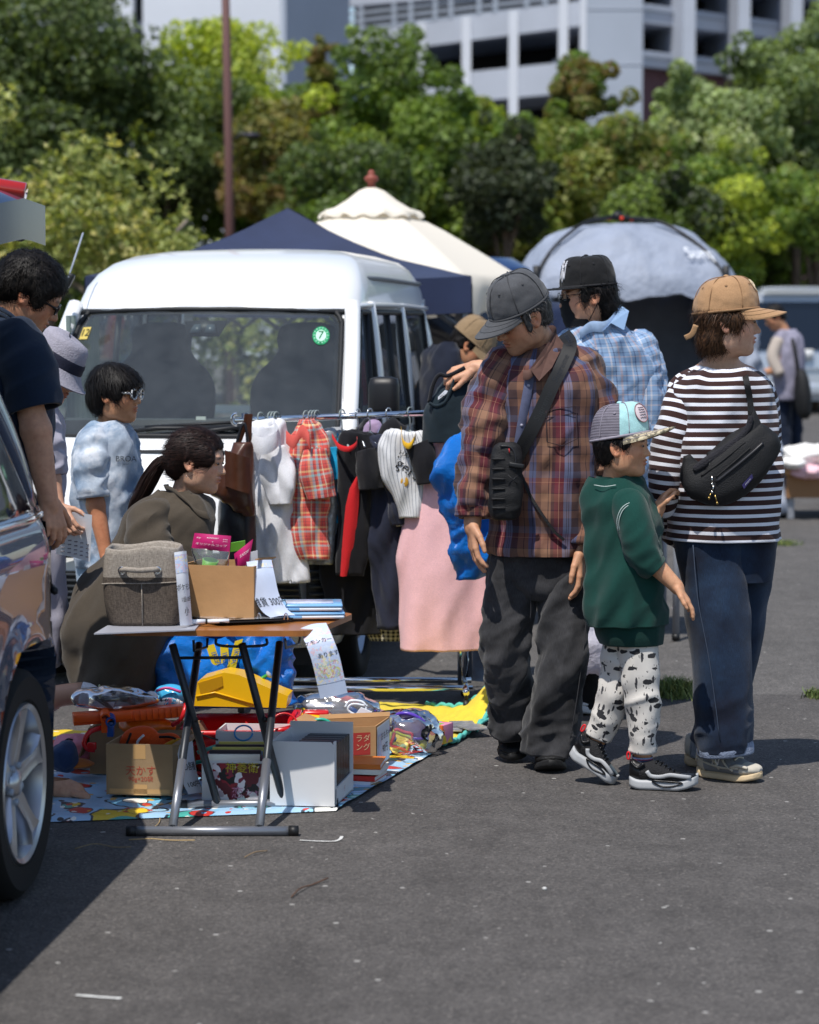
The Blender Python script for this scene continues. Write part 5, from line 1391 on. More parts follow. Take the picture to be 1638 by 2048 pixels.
for pts,rr in(([(240,1498),(262,1478),(290,1474),(312,1482)],[9,17,20,12]),([(278,1502),(296,1488),(318,1486),(340,1494)],[10,16,17,10]),([(268,1482),(285,1500),(300,1512),(275,1516)],[10,18,15,9]),([(320,1478),(345,1480),(358,1490)],[9,13,8])):
 mb=MB();Q=limb([(x,y,0,r)for(x,y),r in zip(pts,rr)],7.86,24,18,flat=.7);cloth(mb,Q,[((1,0,0),6,20,.006)],3,False,True,True);mb.build('padding',m_or,og)
for pts in([(240,1503),(252,1490),(262,1466)],[(258,1516),(280,1520),(300,1512),(318,1506),(345,1497)],[(318,1474),(340,1474),(352,1478)]):
 mb=MB();mb.tube(cat([W(x,y,7.82)for x,y in pts],14),.004,6);mb.build('piping',m_dk,og)
mb=MB();Q=limb([(330,1500,0,8),(345,1492,0,10),(360,1488,0,9),(366,1496,0,4)],7.84,20,16,flat=.6);cloth(mb,Q,[((1,0,0),6,30,.005)],5,False,True,True);mb.build('yellow_lining',plain('yellow_felt','#d99a22'),og)
mb=MB();mb.tube(cat([W(x,y,7.83)for x,y in[(262,1490),(270,1502),(276,1482),(288,1470)]],12),.004,6);mb.build('white_band',m_paper,og)
a,b=G(180,1556),G(384,1560)
bB,_=carton('cardboard_box','dull open carton with hanging side flap behind the 90g carton','box',a+A3(0,0,.015),b+A3(0,0,.015),A3(.02,.20,0),.155,m_card2)
flap(bB,a+A3(0,0,.17),a+A3(.02,.20,.17),A3(-.035,0,-.10));flap(bB,b+A3(0,0,.17),b+A3(.02,.20,.17),A3(.04,0,-.07))
a,b=G(404,1612),G(533,1614)
bM,_=carton('file_box','white box of comics with a red and black cover at its front','box',a+A3(0,0,.012),b+A3(0,0,.012),A3(.02,.22,0),.135,m_whitebox)
m_cover=softprint('comic_cover',['#141014','#5c1320','#8d1c2c','#1a1216','#b8a8b0','#2a0f18','#7a2038','#e2d8dc'],34)
u_=unit(b-a);nn=A3(0,-1,0)
mb=MB();f=lambda x,z,off=.003:a+A3(0,0,.012)+u_*x+A3(0,0,z)+nn*off
mb.grid(np.array([[f(x,z)for x in np.linspace(.035,.205,4)]for z in(.01,.128)]));cv=mb.build('front_comic',m_cover,bM,smooth=False)
mb=MB();mb.text('神菱衛',.036,lambda x,y:f(.13+x,.112+y,.0045));mb.build('cover_title',mat('title_yellow','#b8a52a',.6),bM,smooth=False)
mb=MB();mb.text('恋',.04,lambda x,y:f(.115+x,.032+y,.0045));mb.text('シャ',.026,lambda x,y:f(.165+x,.034+y,.0045));mb.build('cover_title',mat('title_pink','#c886a4',.6),bM,smooth=False)
for k in range(11):
 d=.012+k*.017;hgt=.150+.012*math.sin(k*2.1)
 mb=MB();c=(a+b)/2+A3(.002*k,d,.017+hgt/2);mb.box(c,(.165,.011,hgt),R=rotz(-.02));o=mb.build('comic_book',mat('comic%d'%(k%6),('#e7e3da','#2a2430','#c56a8f','#8f9fb8','#d9cf6a','#47323c')[k%6],.5),smooth=False)
 tag(o,('%s comic in the white box behind the red cover'%('cream','dark purple','pink','grey-blue','yellow','dark maroon')[k%6])if k<6 else 'comic at the back of the white box behind the red cover','comic','comics in the white file box')
a,b=G(432,1570),G(574,1572)
bN,_=carton('file_box','tall white box with tan inside standing behind the comics','box',a+A3(0,0,.012),b+A3(0,0,.012),A3(.02,.16,0),.17,m_whitebox)
a,b=G(540,1619),G(669,1622)
a[2]=b[2]=.014;dv=A3(.052,.27,0);h=.205
mbx=thing('media_box','large white box open at the side with dark disc cases inside','box',(a+b)/2+dv/2)
uu,dd=unit(b-a),unit(dv);up=A3(0,0,1)
def pan(nm,poly,off,m=m_whitebox,p=mbx):
 mb=MB();mb.prism(poly,off);return mb.build(nm,m,p,smooth=False)
pan('front_panel',[a,b,b+up*(h-.015),b-uu*.012+up*h,a+up*h],dd*.006)
pan('back_panel',[a+dv,b+dv,b+dv+up*(h+.02),a+dv+up*(h+.02)],dd*.006)
pan('bottom_panel',[a+dd*.007,b+dd*.007,b+dv,a+dv],up*.005)
pan('left_panel',[a+dd*.007,a+dv,a+dv+up*h,a+dd*.007+up*h],uu*.005)
pan('right_lip',[b+dd*.007,b+dv,b+dv+up*.062,b+dd*.007+up*.052],-uu*.005)
pan('corner_strip',[b+dd*.007,b+dd*.03,b+dd*.03+up*h,b+dd*.007+up*h],-uu*.005)
mb=MB();mb.text('ﾁﾞ',.02,lambda x,y:b+dd*(.15+x)+up*(.03+y)+uu*.001);mb.build('red_stamp',mat('stamp_red','#b23a48',.6),mbx,smooth=False)
for k in range(17):
 mb=MB();q=a+(b-a)*.97+dd*(.038+k*.0132)+up*.098;mb.box(q-uu*.065,(.13,.0105,.18+.004*(k%3)),R=np.stack([uu,dd,up],1),bev=.001)
 tag(mb.build('disc_case',mat('case%d'%(k%3),('#17181b','#26282d','#3d4046')[k%3],.25),smooth=False),'dark disc case filed %s in the white media box'%('upright' if 0<k<16 else('frontmost' if k==0 else 'rearmost')),'disc case','disc cases in the white media box')
a,b=G(608,1556),G(752,1549)
bE,(a_,b_,u_,d_,L_,D_)=carton('cardboard_box','brown carton with a red label and the number 66 full of toys','box',a+A3(0,0,.012),b+A3(0,0,.012),A3(.045,.20,0),.155,m_card)
n_=unit(np.cross(u_,[0,0,1]));n_=n_ if n_[1]<0 else-n_
fE=lambda x,z,off=.001:a+A3(0,0,.012)+u_*(L_-x)+A3(0,0,z)+n_*off
mb=MB();mb.grid(np.array([[fE(x,z)for x in(.085,.020)]for z in(.058,.135)]));mb.build('red_label',mat('label_red','#a8322c',.7),bE,smooth=False)
mb=MB();mb.grid(np.array([[fE(x,z)for x in(.085,.030)]for z in(.006,.050)]));mb.build('black_label',m_ink,bE,smooth=False)
mb=MB();mb.text('ラダ',.026,lambda x,y:fE(.046-x,.114+y,.002));mb.text('ング',.026,lambda x,y:fE(.046-x,.084+y,.002));mb.text('66',.028,lambda x,y:fE(.058-x,.036+y,.002));mb.text('ラダ',.014,lambda x,y:fE(.058-x,.014+y,.002));mb.build('label_lettering',mat('label_tan','#d2b48c',.7),bE,smooth=False)
dE=A3(.045,.20,0);e1=unit(dE);n2=unit(np.cross(e1,[0,0,1]));n2=n2 if n2[0]>0 else-n2
fS=lambda x,z,off=.004:b+A3(0,0,.012)+e1*x+A3(0,0,z)+n2*off
mb=MB();mb.prism([fS(.01,.008,.002),fS(.19,.012,.002),fS(.19,.15,.002),fS(.01,.148,.002)],n2*.0006);sg=mb.build('price_card',m_paper,smooth=False);tag(sg,'toy price card taped on the side of the red-labelled carton','sign')
mb=MB();mb.text('おもちゃ',.032,lambda x,y:fS(.13+x*1.1,.105+y));mb.text('90円',.036,lambda x,y:fS(.12+x*1.1,.060+y));mb.build('lettering',m_ink,sg,smooth=False)
mb=MB();mb.grid(np.array([[fS(x,z,.0035)for x in(.02,.07)]for z in(.02,.12)]));mb.build('printed_picture',m_pastel,sg,smooth=False)
flap(bE,a+A3(.045,.2,.167),b+A3(.045,.2,.167),A3(0,.01,.014),m_card);flap(bE,a+A3(0,0,.167),a+A3(.045,.2,.167),A3(-.05,0,.02),m_card)
for i,(px,py,col,lb)in enumerate(((640,1462,'#f0f0ee','white paper scrap in the red-labelled carton'),(722,1458,'#d8326e','pink wrapped toy in the red-labelled carton'),(688,1460,'#f0efe9','white toy piece in the red-labelled carton'))):
 mb=MB();c=W(px,py,8.4);Q=limb([(px-16,py+8,0,6),(px,py,0,11),(px+16,py+5,0,6)],8.42,16,12);cloth(mb,Q,[((1,0,0),10,40,.008)],i,False,True,True);tag(mb.build('small_toy',plastic('bit%d'%i,col)),lb,'toy')
for i,(col,w,dz,lab)in enumerate((('#d8dde4',.10,.012,'white paperback, lowest of the books by the white media box'),('#c8382e',.115,.030,'red-spined book in the middle of the small book pile'),('#e8e6d8',.135,.052,'white boxed book second from top of the small pile'),('#d9782e',.125,.070,'orange and green children\'s book on top of the small pile'))):
 t=thing('book',lab,'book',G(730,1560)+A3(0,0,dz));c=G(716,1572)+A3(.02,.05,dz);R=rotz(-.35+.08*i)
 mb=MB();mb.box(c,(w,.15,.013),R=R);mb.build('pages',m_paper,t,smooth=False)
 mb=MB()
 for q in(.0075,-.0075):mb.box(c+A3(0,0,q),(w+.004,.154,.002),R=R)
 mb.V[-1]=mb.V[-1];mb.box(c+R@A3(0,-.0775,0),(w+.004,.002,.015),R=R);cvv=mb.build('cover',plastic('bk%d'%i,col,.4),t,smooth=False);cvv['kind']='stuff'
tbg=thing('toy_bag','clear bag with a purple fan ring and red square frame beside the toy carton','toy bag',G(815,1510))
def blob(px,py,w,h,Y,seed,dep=.08,sag=.0):
 c=W(px,py,Y);th=np.linspace(.02,math.pi-.02,26)[:,None];ph=np.linspace(0,2*math.pi,40,endpoint=False)[None]
 P=np.stack([np.sin(th)*np.cos(ph)*w/2/S(Y),np.sin(th)*np.sin(ph)*dep,np.cos(th)*h/2/S(Y)+0*ph],-1)
 n=fbm(P*1.0,16,seed);n2=fbm(P,40,seed+2)
 P=P*(1+.22*n[...,None]+.10*n2[...,None])+c
 P[...,2]=np.maximum(P[...,2],.012)
 return P
mb=MB();mb.grid(blob(812,1468,150,105,8.55,2),closed=True);mb.build('clear_bag',m_clear,tbg)
m_purp=plastic('toy_purple','#5b3fb0',.25)
c=W(822,1452,8.52);a=np.linspace(0,2*math.pi,30,endpoint=False);R=rot((0,1,0),.5)
mb=MB();mb.tube([c+R@A3(.066*math.cos(q),-.02*math.sin(q),.042*math.sin(q))for q in a],.007,8,closed=True);mb.build('fan_ring',m_purp,tbg)
mb=MB();mb.grid(np.array([[c+R@A3(.06*k*math.cos(q),-.02*k*math.sin(q)-.004,.038*k*math.sin(q))for q in a]for k in(.02,.6,1)]),closed=True);mb.build('fan_disc',plastic('toy_lilac','#a48bc8',.3),tbg)
for px,py,w,col,rr in((803,1480,34,'#d3324a',.3),(797,1488,40,'#c9d23e',.35)):
 c=W(px,py,8.50);R=rot((0,1,0),rr);k=w/S(8.5)/1
 mb=MB();mb.tube(cat([c+R@A3(x,0,z)for x,z in((-k/2,-k/2),(0,-k/2),(k/2,-k/2),(k/2,0),(k/2,k/2),(0,k/2),(-k/2,k/2),(-k/2,0))],40,True),.006,6,closed=True);mb.build('square_frame',plastic('fr'+col,col),tbg)
for i,(px,py,col)in enumerate(((778,1478,'#2f7ab8'),(785,1500,'#3fa05a'),(835,1500,'#d9d24a'),(826,1485,'#2a2c30'),(775,1460,'#6a4fb8'),(845,1490,'#c8c23a'))):
 mb=MB();mb.ell(W(px,py,8.55),(.028,.02,.016),R=rot((0,1,0),i));mb.build('toy_piece',plastic('tp%d'%i,col),tbg)
gbx=thing('gift_box','small box printed with coloured birds on the yellow blanket edge','box',G(888,1498))
a,b=G(858,1500),G(893,1501);a[2]=b[2]=.02
mb=MB();mb.box((a+b)/2+A3(.008,.045,.036),(.066,.085,.07),R=rotz(-.5),bev=.002);mb.build('box',softprint('bird_print',['#d8682a','#d88ab0','#7ab04a','#3f8fc0','#d8682a','#e8c83a','#8a5aa8'],26),gbx)
for i,(x,y,w)in enumerate(((905,1468,60),(925,1462,55),(948,1472,50))):
 a=G(x,y);mb=MB();mb.box(a+A3(0,0,.022+.006*i),(.09,.11,.004),R=rotz(.3*i-.2));tag(mb.build('card_packet',mat('packet_silver','#a8aab0',.15,.3,var=(30,.3)),smooth=False),('silver card packet nearest the printed gift box','middle silver card packet on the yellow blanket','silver card packet nearest the turquoise hem')[i],'card packet','silver card packets on the yellow blanket')
m_tarp=NT('blue_tarp');co=m_tarp.coord();m_tarp.set(Base_Color='#0f76d6',Roughness=.28);n1=m_tarp.noise(co,14,5,.7);n2=m_tarp.new('TexWave');n2.inputs['Scale'].default_value=220;m_tarp.link(co,n2.inputs['Vector']);m_tarp.bump(m_tarp.math('ADD',n1.outputs[0],m_tarp.math('MULTIPLY',n2.outputs['Fac'],.06)),.6,.03);m_tarp=m_tarp.m
m_strap=mat('strap_yellow','#d9c22a',.7);m_strapb=mat('strap_blue','#1a56a8',.7)
def tarpbag(label,spec,Y,seed,grp='blue carrier bags'):
 t=thing('carrier_bag',label,'bag',G(spec[-1][1]/2+spec[-1][2]/2,spec[-1][0]),grp)
 mb=MB();Q=rings(spec,Y,44,60,2.8);cloth(mb,Q,[((.3,0,1),4,13,.030),((1,0,.6),4,14,.016),((.6,0,1),6,26,.012),((1,0,-.8),6,34,.006)],seed,True);mb.build('bag',m_tarp,t);return t
t1=tarpbag('blue woven carrier bag with yellow lettered straps under the table',[(1268,335,480,0,.12),(1290,325,490,0,.14),(1340,320,500,0,.15),(1400,322,500,0,.14)],8.55,3)
t2=tarpbag('blue woven carrier bag right of the yellow-strapped one',[(1262,480,560,0,.10),(1290,478,564,0,.12),(1340,480,568,0,.13),(1405,485,578,0,.12)],8.50,8)
for pts in([(420,1290),(432,1325),(445,1345)],[(448,1290),(450,1320),(452,1350)],[(478,1280),(470,1310),(462,1345)]):
 p=cat([W(x,y,8.375)for x,y in pts],12);w=A3(.014,0,.004)
 mb=MB();mb.grid(np.stack([p-w,p+w],1));mb.grid(np.stack([p-w,p+w],1)+A3(0,.002,0),flip=True);st=mb.build('strap',m_strap,t1)
 mb=MB();L=np.linalg.norm(p[-1]-p[0]);tg_=unit(p[-1]-p[0])
 mb.text('IKEA',.026,lambda x,y:p[0]+tg_*(L/2+x)+unit(w)*y+A3(0,-.004,0));mb.build('strap_text',m_strapb,st,smooth=False)
mb=MB();q=[W(362,1302,8.385),W(388,1288,8.385),W(393,1312,8.38),W(408,1330,8.38),W(380,1350,8.375),W(372,1322,8.38)];mb.prism(q,A3(0,.002,0));mb.build('white_tag',m_paper,t1,smooth=False)
m_redp=plastic('red_plastic','#c81e22',.25);m_yelp=plastic('yellow_plastic','#e9b512',.28);m_orp=plastic('orange_plastic','#ec5a14',.3);m_bluep2=plastic('blue_plastic','#1c4f9c',.3)
tub=thing('toy_tub','red plastic toy tub with flared rim behind the comics','tub',G(490,1490))
tx0,tx1=W(360,1440,8.15)[0],W(597,1440,8.15)[0]
def tr(z,i,d=0.0):return rrect(tx0+i,tx1-i,8.08+i,8.46-i,.06,.06,z,n=8)
mb=MB();P=np.array([tr(.02,.05),tr(.06,.04),tr(.13,.022),tr(.145,.018),tr(.148,0),tr(.165,0),tr(.166,.014),tr(.14,.03),tr(.03,.055)])
k=np.clip((P[...,0]-tx1+.12)/.12,0,1);P[3:8,:,2]+=.020*k[3:8]
mb.grid(P,closed=True,capb=True);mb.build('tub',m_redp,tub)
mb=MB();a=np.linspace(0,math.pi,20);c=A3((tx0+tx1)/2-.09,8.10,.06);mb.tube([c+A3(.10*math.cos(q),.004,.075*math.sin(q))for q in a],.008,6);mb.build('moulded_arch',m_redp,tub)
ty=thing('toy_ramp','yellow plastic toy ramp lying across the red tub','toy',W(480,1410,8.2))
Yy=8.2
prof=[(385,1412),(390,1368),(402,1358),(448,1345),(478,1350),(560,1386),(576,1392),(572,1416)]
mb=MB();mb.prism([W(x,y,Yy)for x,y in prof],A3(.01,.13,0.0));mb.build('shell',m_yelp,ty,smooth=False,auto=30)
mb=MB();mb.prism([W(x,y,Yy-.004)for x,y in[(396,1366),(444,1352),(446,1372),(402,1392)]],A3(0,.004,0));mb.build('recess_shade',plastic('yellow_shaded','#b98708',.4),ty,smooth=False)  # raised darker plate; its colour stands for shade in a hollow
mb=MB()
mb.tube([W(392,1393,Yy-.004),W(430,1385,Yy-.004),W(508,1408,Yy-.004)],.0035,6);mb.tube(cat([W(470,1356,Yy+.02),W(500,1368,Yy+.02),W(565,1396,Yy+.02)],8),.006,6);mb.build('moulded_rib',m_yelp,ty)
for px,py in((452,1349),(505,1366)):
 mb=MB();mb.cyl(W(px,py,Yy+.05),W(px,py-7,Yy+.05),.016,16);mb.build('stud',m_yelp,ty)
mb=MB();mb.tube([W(509,1365,8.32),W(535,1350,8.32)],.006,4);g1=mb.build('toy_tower',plastic('toy_green','#3f9a3a'));tag(g1,'thin green toy tower with grey cap by the yellow ramp','toy')
mb=MB();mb.lathe([(.004,-.006),(.014,0),(.014,.006),(0,.010)],W(537,1350,8.32),(.8,0,.6),12);mb.build('cap',m_steel,g1)
tk=thing('toy_track','long orange plastic toy track piece lying behind the cartons','toy',W(250,1440,8.1))
p0,p1=W(146,1438,8.02),W(372,1420,8.1)
e=unit(p1-p0);R=np.stack([e,unit(np.cross([0,0,1],e)),np.cross(e,unit(np.cross([0,0,1],e)))],1);L=np.linalg.norm(p1-p0)
mb=MB();mb.box((p0+p1)/2,(L,.06,.038),R=R,bev=.003);mb.build('beam',m_orp,tk)
mb=MB();mb.box(p0+e*L*.26+A3(0,-.008,.004),(L*.5,.06,.028),R=R,bev=.003);mb.build('slider',m_orp,tk)
for k in range(8):
 mb=MB();mb.box(p0+e*L*(.55+.055*k)+A3(0,-.032,0),(.004,.004,.034),R=R);mb.build('ridge',m_orp,tk)
for px,py,m,lab in((210,1432,m_orp,0),(221,1440,m_bluep2,1)):
 c=W(px,py,7.98);mb=MB();mb.lathe([(.017,-.03),(.017,.03),(.012,.03),(.012,-.03)],c,(.15,-1,-.1),20)
 mb.box(c+A3(.0,0,-.03),(.022,.03,.05),bev=.003);o=mb.build('toy_clip',m,auto=40);tag(o,('orange tube clip in front of the toy track','blue tube clip beside the orange one')[lab],'toy clip','tube clips in front of the toy track')
mb=MB();mb.tube(cat([W(205,1455,8.0),W(180,1464,7.98),W(168,1484,7.97),W(176,1498,7.97),W(190,1500,7.97)],20),.009,8);mb.box(W(184,1492,7.97),(.03,.02,.024),bev=.004);tag(mb.build('toy_hook',m_redp),'curved red plastic toy hook by the carton flap','toy')
mb=MB();mb.tube(cat([W(345,1450,8.0),W(360,1440,7.98),W(368,1424,7.98),W(372,1408,8.0)],14),.008,8);tag(mb.build('toy_hoop',m_redp),'red curved handle behind the crossed table legs','toy')
mb=MB();P=blob(292,1452,110,46,8.12,7,.05);mb.grid(P,closed=True);o=mb.build('toy_shell',mat('orange_fade','#e8701c',.3,var=(9,.25)));tag(o,'rounded orange toy shell lying under the track','toy')
mb=MB();P=blob(150,1498,90,60,8.25,11,.09);mb.grid(P,closed=True);pk_=mb.build('plush_cushion',plain('pink_plush','#d98a9c'));tag(pk_,'pink plush cushion beside the parked car wheel','cushion')
mb=MB();mb.tube(cat([W(128,1484,8.155),W(136,1478,8.15),W(146,1480,8.15)],8),.003,6);mb.build('stitched_eye',m_ink,pk_)
mb=MB();P=blob(128,1512,60,62,8.02,13,.08);mb.grid(P,closed=True);tag(mb.build('blue_pouch',plain('blue_felt','#2c4166')),'dark blue soft pouch beside the parked car wheel','pouch')
mb=MB();P=blob(160,1528,60,18,8.05,14,.06);mb.grid(P,closed=True);tag(mb.build('orange_towel',plain('orange_towel','#c87a3a')),'flat orange and brown cloth under the blue pouch','cloth')
def clearbag(label,px,py,w,h,Y,seed,bits):
 t=thing('clear_bag',label,'bag',W(px,py+h/2,Y));mb=MB();mb.grid(blob(px,py,w,h,Y,seed,.07),closed=True);mb.build('plastic_film',m_clear,t)
 for i,(x,y,sx_,sz,col)in enumerate(bits):
  mb=MB();mb.ell(W(x,y,Y+.0),(sx_/S(Y),.02,sz/S(Y)),R=rot((0,1,0),.3*i));mb.build('content_piece',plastic('c%s'%col[1:],col),t)
clearbag('clear bag of black toy parts lying on the orange track',228,1396,170,52,8.1,3,[(215,1398,30,6,'#17181a'),(245,1394,24,10,'#1f2023'),(205,1404,26,5,'#26272b'),(262,1400,14,8,'#3a1f24'),(232,1388,10,6,'#3a3b40'),(200,1386,18,4,'#b8b48a')])
clearbag('clear bag with white cable and red toy in the middle of the sheet',672,1412,170,66,8.55,4,[(640,1412,34,8,'#e4e4e4'),(690,1398,30,8,'#c8323a'),(650,1426,30,8,'#9a2f3a'),(712,1428,24,8,'#3a5f9a')])
clearbag('clear bag behind the red-labelled carton',745,1440,110,50,8.62,9,[(735,1445,26,8,'#b9b4d2'),(760,1450,20,6,'#8f86b8')])
mb=MB();mb.tube(cat([W(x,y,8.47)for x,y in[(690,1415),(700,1402),(725,1404),(732,1420),(715,1430),(696,1420),(705,1408),(735,1412)]],40),.0045,6);tag(mb.build('white_cable',m_lwhite),'coiled white cable on the clear bag','cable')
mb=MB();mb.prism([W(x,y,8.46)for x,y in[(702,1440),(722,1415),(744,1424),(728,1446)]],A3(0,.003,.001));tag(mb.build('white_label',m_paper,smooth=False),'white paper label on the clear cable bag','label')
mb=MB();mb.grid(blob(338,1392,66,44,8.2,6,.05),closed=True);bp_=mb.build('toy_packet',plastic('packet_blue','#46aede',.2));tag(bp_,'bright blue and white toy packet on the orange track','packet')
mb=MB();mb.ell(W(338,1408,8.15),(.05,.012,.022));mb.build('print_patch',softprint('packet_print',['#e8e8e8','#46aede','#2a2c30','#d98a9c','#e8e8e8'],60),bp_)
mb=MB();mb.tube(cat([W(x,y,8.14)for x,y in[(312,1382),(335,1376),(362,1384)]],8),.005,6);mb.build('pink_edge',mat('edge_pink','#c8468a',.4),bp_)
mb=MB();mb.lathe([(.0,-.015),(.022,-.012),(.025,0),(.018,.012),(0,.014)],W(302,1396,8.1),(-.3,-1,.3),20);tag(mb.build('round_container',mat('clear_lid','#d8dade',.1,coat=1)),'round clear plastic lid beside the blue toy packet','lid')
ph=thing('toy_phone','yellow toy with turquoise ring and red dial in front of the red tub','toy',W(640,1462,8.32))
mb=MB();mb.box(W(635,1442,8.36),(.125,.09,.05),R=rot((0,1,0),.08),bev=.02);mb.build('shell',m_yelp,ph)
mb=MB();mb.box(W(632,1426,8.36),(.09,.05,.02),bev=.008);mb.build('red_lid',m_redp,ph)
c=W(641,1458,8.28);a=np.linspace(-.2,math.pi+.2,24);mb=MB();mb.tube([c+A3(.042*math.cos(q),0,.034*math.sin(q))for q in a],.006,8);mb.build('turquoise_ring',plastic('toy_teal','#2fa890'),ph)
mb=MB();mb.ell(c+A3(0,.008,.004),(.034,.01,.026));mb.build('dial',plastic('toy_darkred','#7d1420'),ph)
mb=MB();a=np.linspace(0,2*math.pi,30,endpoint=False);c=W(568,1452,8.05);mb.tube([c+A3(.045*math.cos(q),.02*math.sin(q),.04*math.sin(q))for q in a],.0035,6,closed=True);tag(mb.build('red_wire_loop',m_redp),'thin red wire loop over the comics box','toy')
mb=MB();c=W(487,1466,7.98);mb.tube([c+A3(.03*math.cos(q),.02*math.sin(q),.022*math.sin(q))for q in a],.003,6,closed=True);tag(mb.build('blue_wire_loop',plastic('wire_blue','#2a86c0')),'thin blue wire loop over the comics box','toy')
for i,(x0,y0,x1,y1,col,lb)in enumerate(((395,1505,440,1490,'#3f9a8a','green toy truss left of the comics'),(392,1525,430,1518,'#2f8f7a','teal toy bar below the green truss'),(396,1545,412,1560,'#b8232a','red toy piece left of the comics'),(398,1468,436,1480,'#2a2a2c','black stick lying over the red tub front'))):
 mb=MB();mb.tube([W(x0,y0,7.95),W(x1,y1,7.98)],.007 if i<3 else.003,6);tag(mb.build('toy_bar',plastic('bar'+col[1:],col)),lb,'toy')
 # CLOTHES RACK
YR_=9.66
rk=thing('clothes_rack','chrome clothes rack standing in front of the white van','clothes rack',A3((W(487,1370,YR_)[0]+W(930,1370,YR_)[0])/2,YR_,0))
def RP(px,py,dy=0.0):return W(px,py,YR_+dy)
mb=MB();mb.tube([RP(470,841),RP(965,822)],.0125,16);mb.build('hanging_rail',m_chrome,rk)
mb=MB();a=np.linspace(math.pi/2,3*math.pi/2,12);c=RP(474,838);mb.tube([c+A3(.020*math.cos(q),0,.022*math.sin(q))for q in a],.007,8);mb.build('rail_end_loop',m_chrome,rk)
mb=MB();mb.tube([RP(915,826),RP(955,822)],.008,8);mb.tube([RP(915,845),RP(955,842)],.006,8);mb.build('side_arm',m_chrome,rk)
m_post=mat('dark_chrome','#8a8d92',.12,1.0)
zb_=.085
for px,top in((489,826),(924,812),(940,808)):
 p=RP(px,top);q=A3(p[0],YR_+(.16 if px==940 else 0),zb_)
 mb=MB();mb.tube([p,A3(q[0],q[1],.62)],.0125,14);mb.build('upper_post',m_post,rk)
 mb=MB();mb.tube([A3(q[0],q[1],.70),q],.0165,14);mb.build('lower_post',m_chrome,rk)
 mb=MB();mb.tube([A3(q[0],q[1],.68),A3(q[0],q[1],.72)],.0205,14);mb.tube([A3(q[0],q[1],.70),A3(q[0]-.04,q[1],.70)],.006,8);mb.build('collar_clamp',m_chrome,rk)
x0,x1=RP(470,1370)[0],RP(944,1370)[0]
for dy in(-.10,.12):
 mb=MB();mb.tube([A3(x0,YR_+dy,zb_),A3(x1,YR_+dy,zb_)],.0125,14);mb.build('base_rail',m_chrome,rk)
for x in(RP(489,1370)[0],RP(930,1370)[0]):
 mb=MB();mb.tube([A3(x,YR_-.22,zb_),A3(x,YR_+.24,zb_)],.0125,14);mb.build('cross_foot',m_chrome,rk)
 for dy in(-.2,.22):
  mb=MB();mb.lathe([(0,-.012),(.026,-.012),(.028,0),(.026,.012),(0,.012)],A3(x,YR_+dy,.030),(1,0,0),20);mb.cyl(A3(x,YR_+dy,.035),A3(x,YR_+dy,.085),.008);mb.build('castor',m_blk,rk)
  # hangers
def hanger(label,px,m,arm=46,dy=0.0,drop=46):
 mb=MB();c=RP(px,833-(px-487)*.034+3,dy);r=.018
 a=np.linspace(-.3,math.pi+.9,16)
 pts=[c+A3(.010*math.cos(q),r*math.cos(q),r*math.sin(q)+.002)for q in a][::-1]
 nk=c+A3(0.0,0,-.075)
 mb.tube(cat(pts[::-1]+[c+A3(0,-.010,-.03),nk],30),.0028,6)
 e=A3(.42,-.9,0);e/=np.linalg.norm(e);L=arm/S(YR_)
 mb.tube(cat([nk-e*L+A3(0,0,-.055),nk-e*L*.5+A3(0,0,-.022),nk,nk+e*L*.5+A3(0,0,-.022),nk+e*L+A3(0,0,-.055)],24),.005,8)
 tag(mb.build('clothes_hanger',m),label,'hanger','hangers on the clothes rack')
m_hg=mat('hanger_grey','#8f9a98',.4);m_hw=mat('hanger_wire','#c2c6c9',.25,.8);m_hb=mat('hanger_black','#141414',.6)
for px,lb,m in((521,'pale grey hanger holding the white polo shirt',m_hg),(541,'first of the empty grey hangers right of the white polo',m_hg),(547,'second of the empty grey hangers right of the white polo',m_hg),(553,'third of the empty grey hangers right of the white polo',m_hg),(612,'grey hanger in the collar of the coral plaid shirt',m_hg),(622,'grey hanger between the plaid shirt and the silver top',m_hg),(628,'grey hanger of the turquoise shirt',m_hg),(634,'grey hanger of the light grey shirt',m_hg),(684,'grey hanger in the red collar',m_hg),(716,'wire hanger of the dark dress',m_hw),(740,'wire hanger of the lilac top',m_hw),(777,'wire hanger of the navy polo',m_hw),(820,'grey hanger in the yellow collar',m_hg),(859,'wire hanger with a black bar over the pink dress',m_hw)):
 hanger(lb,px,m,34)
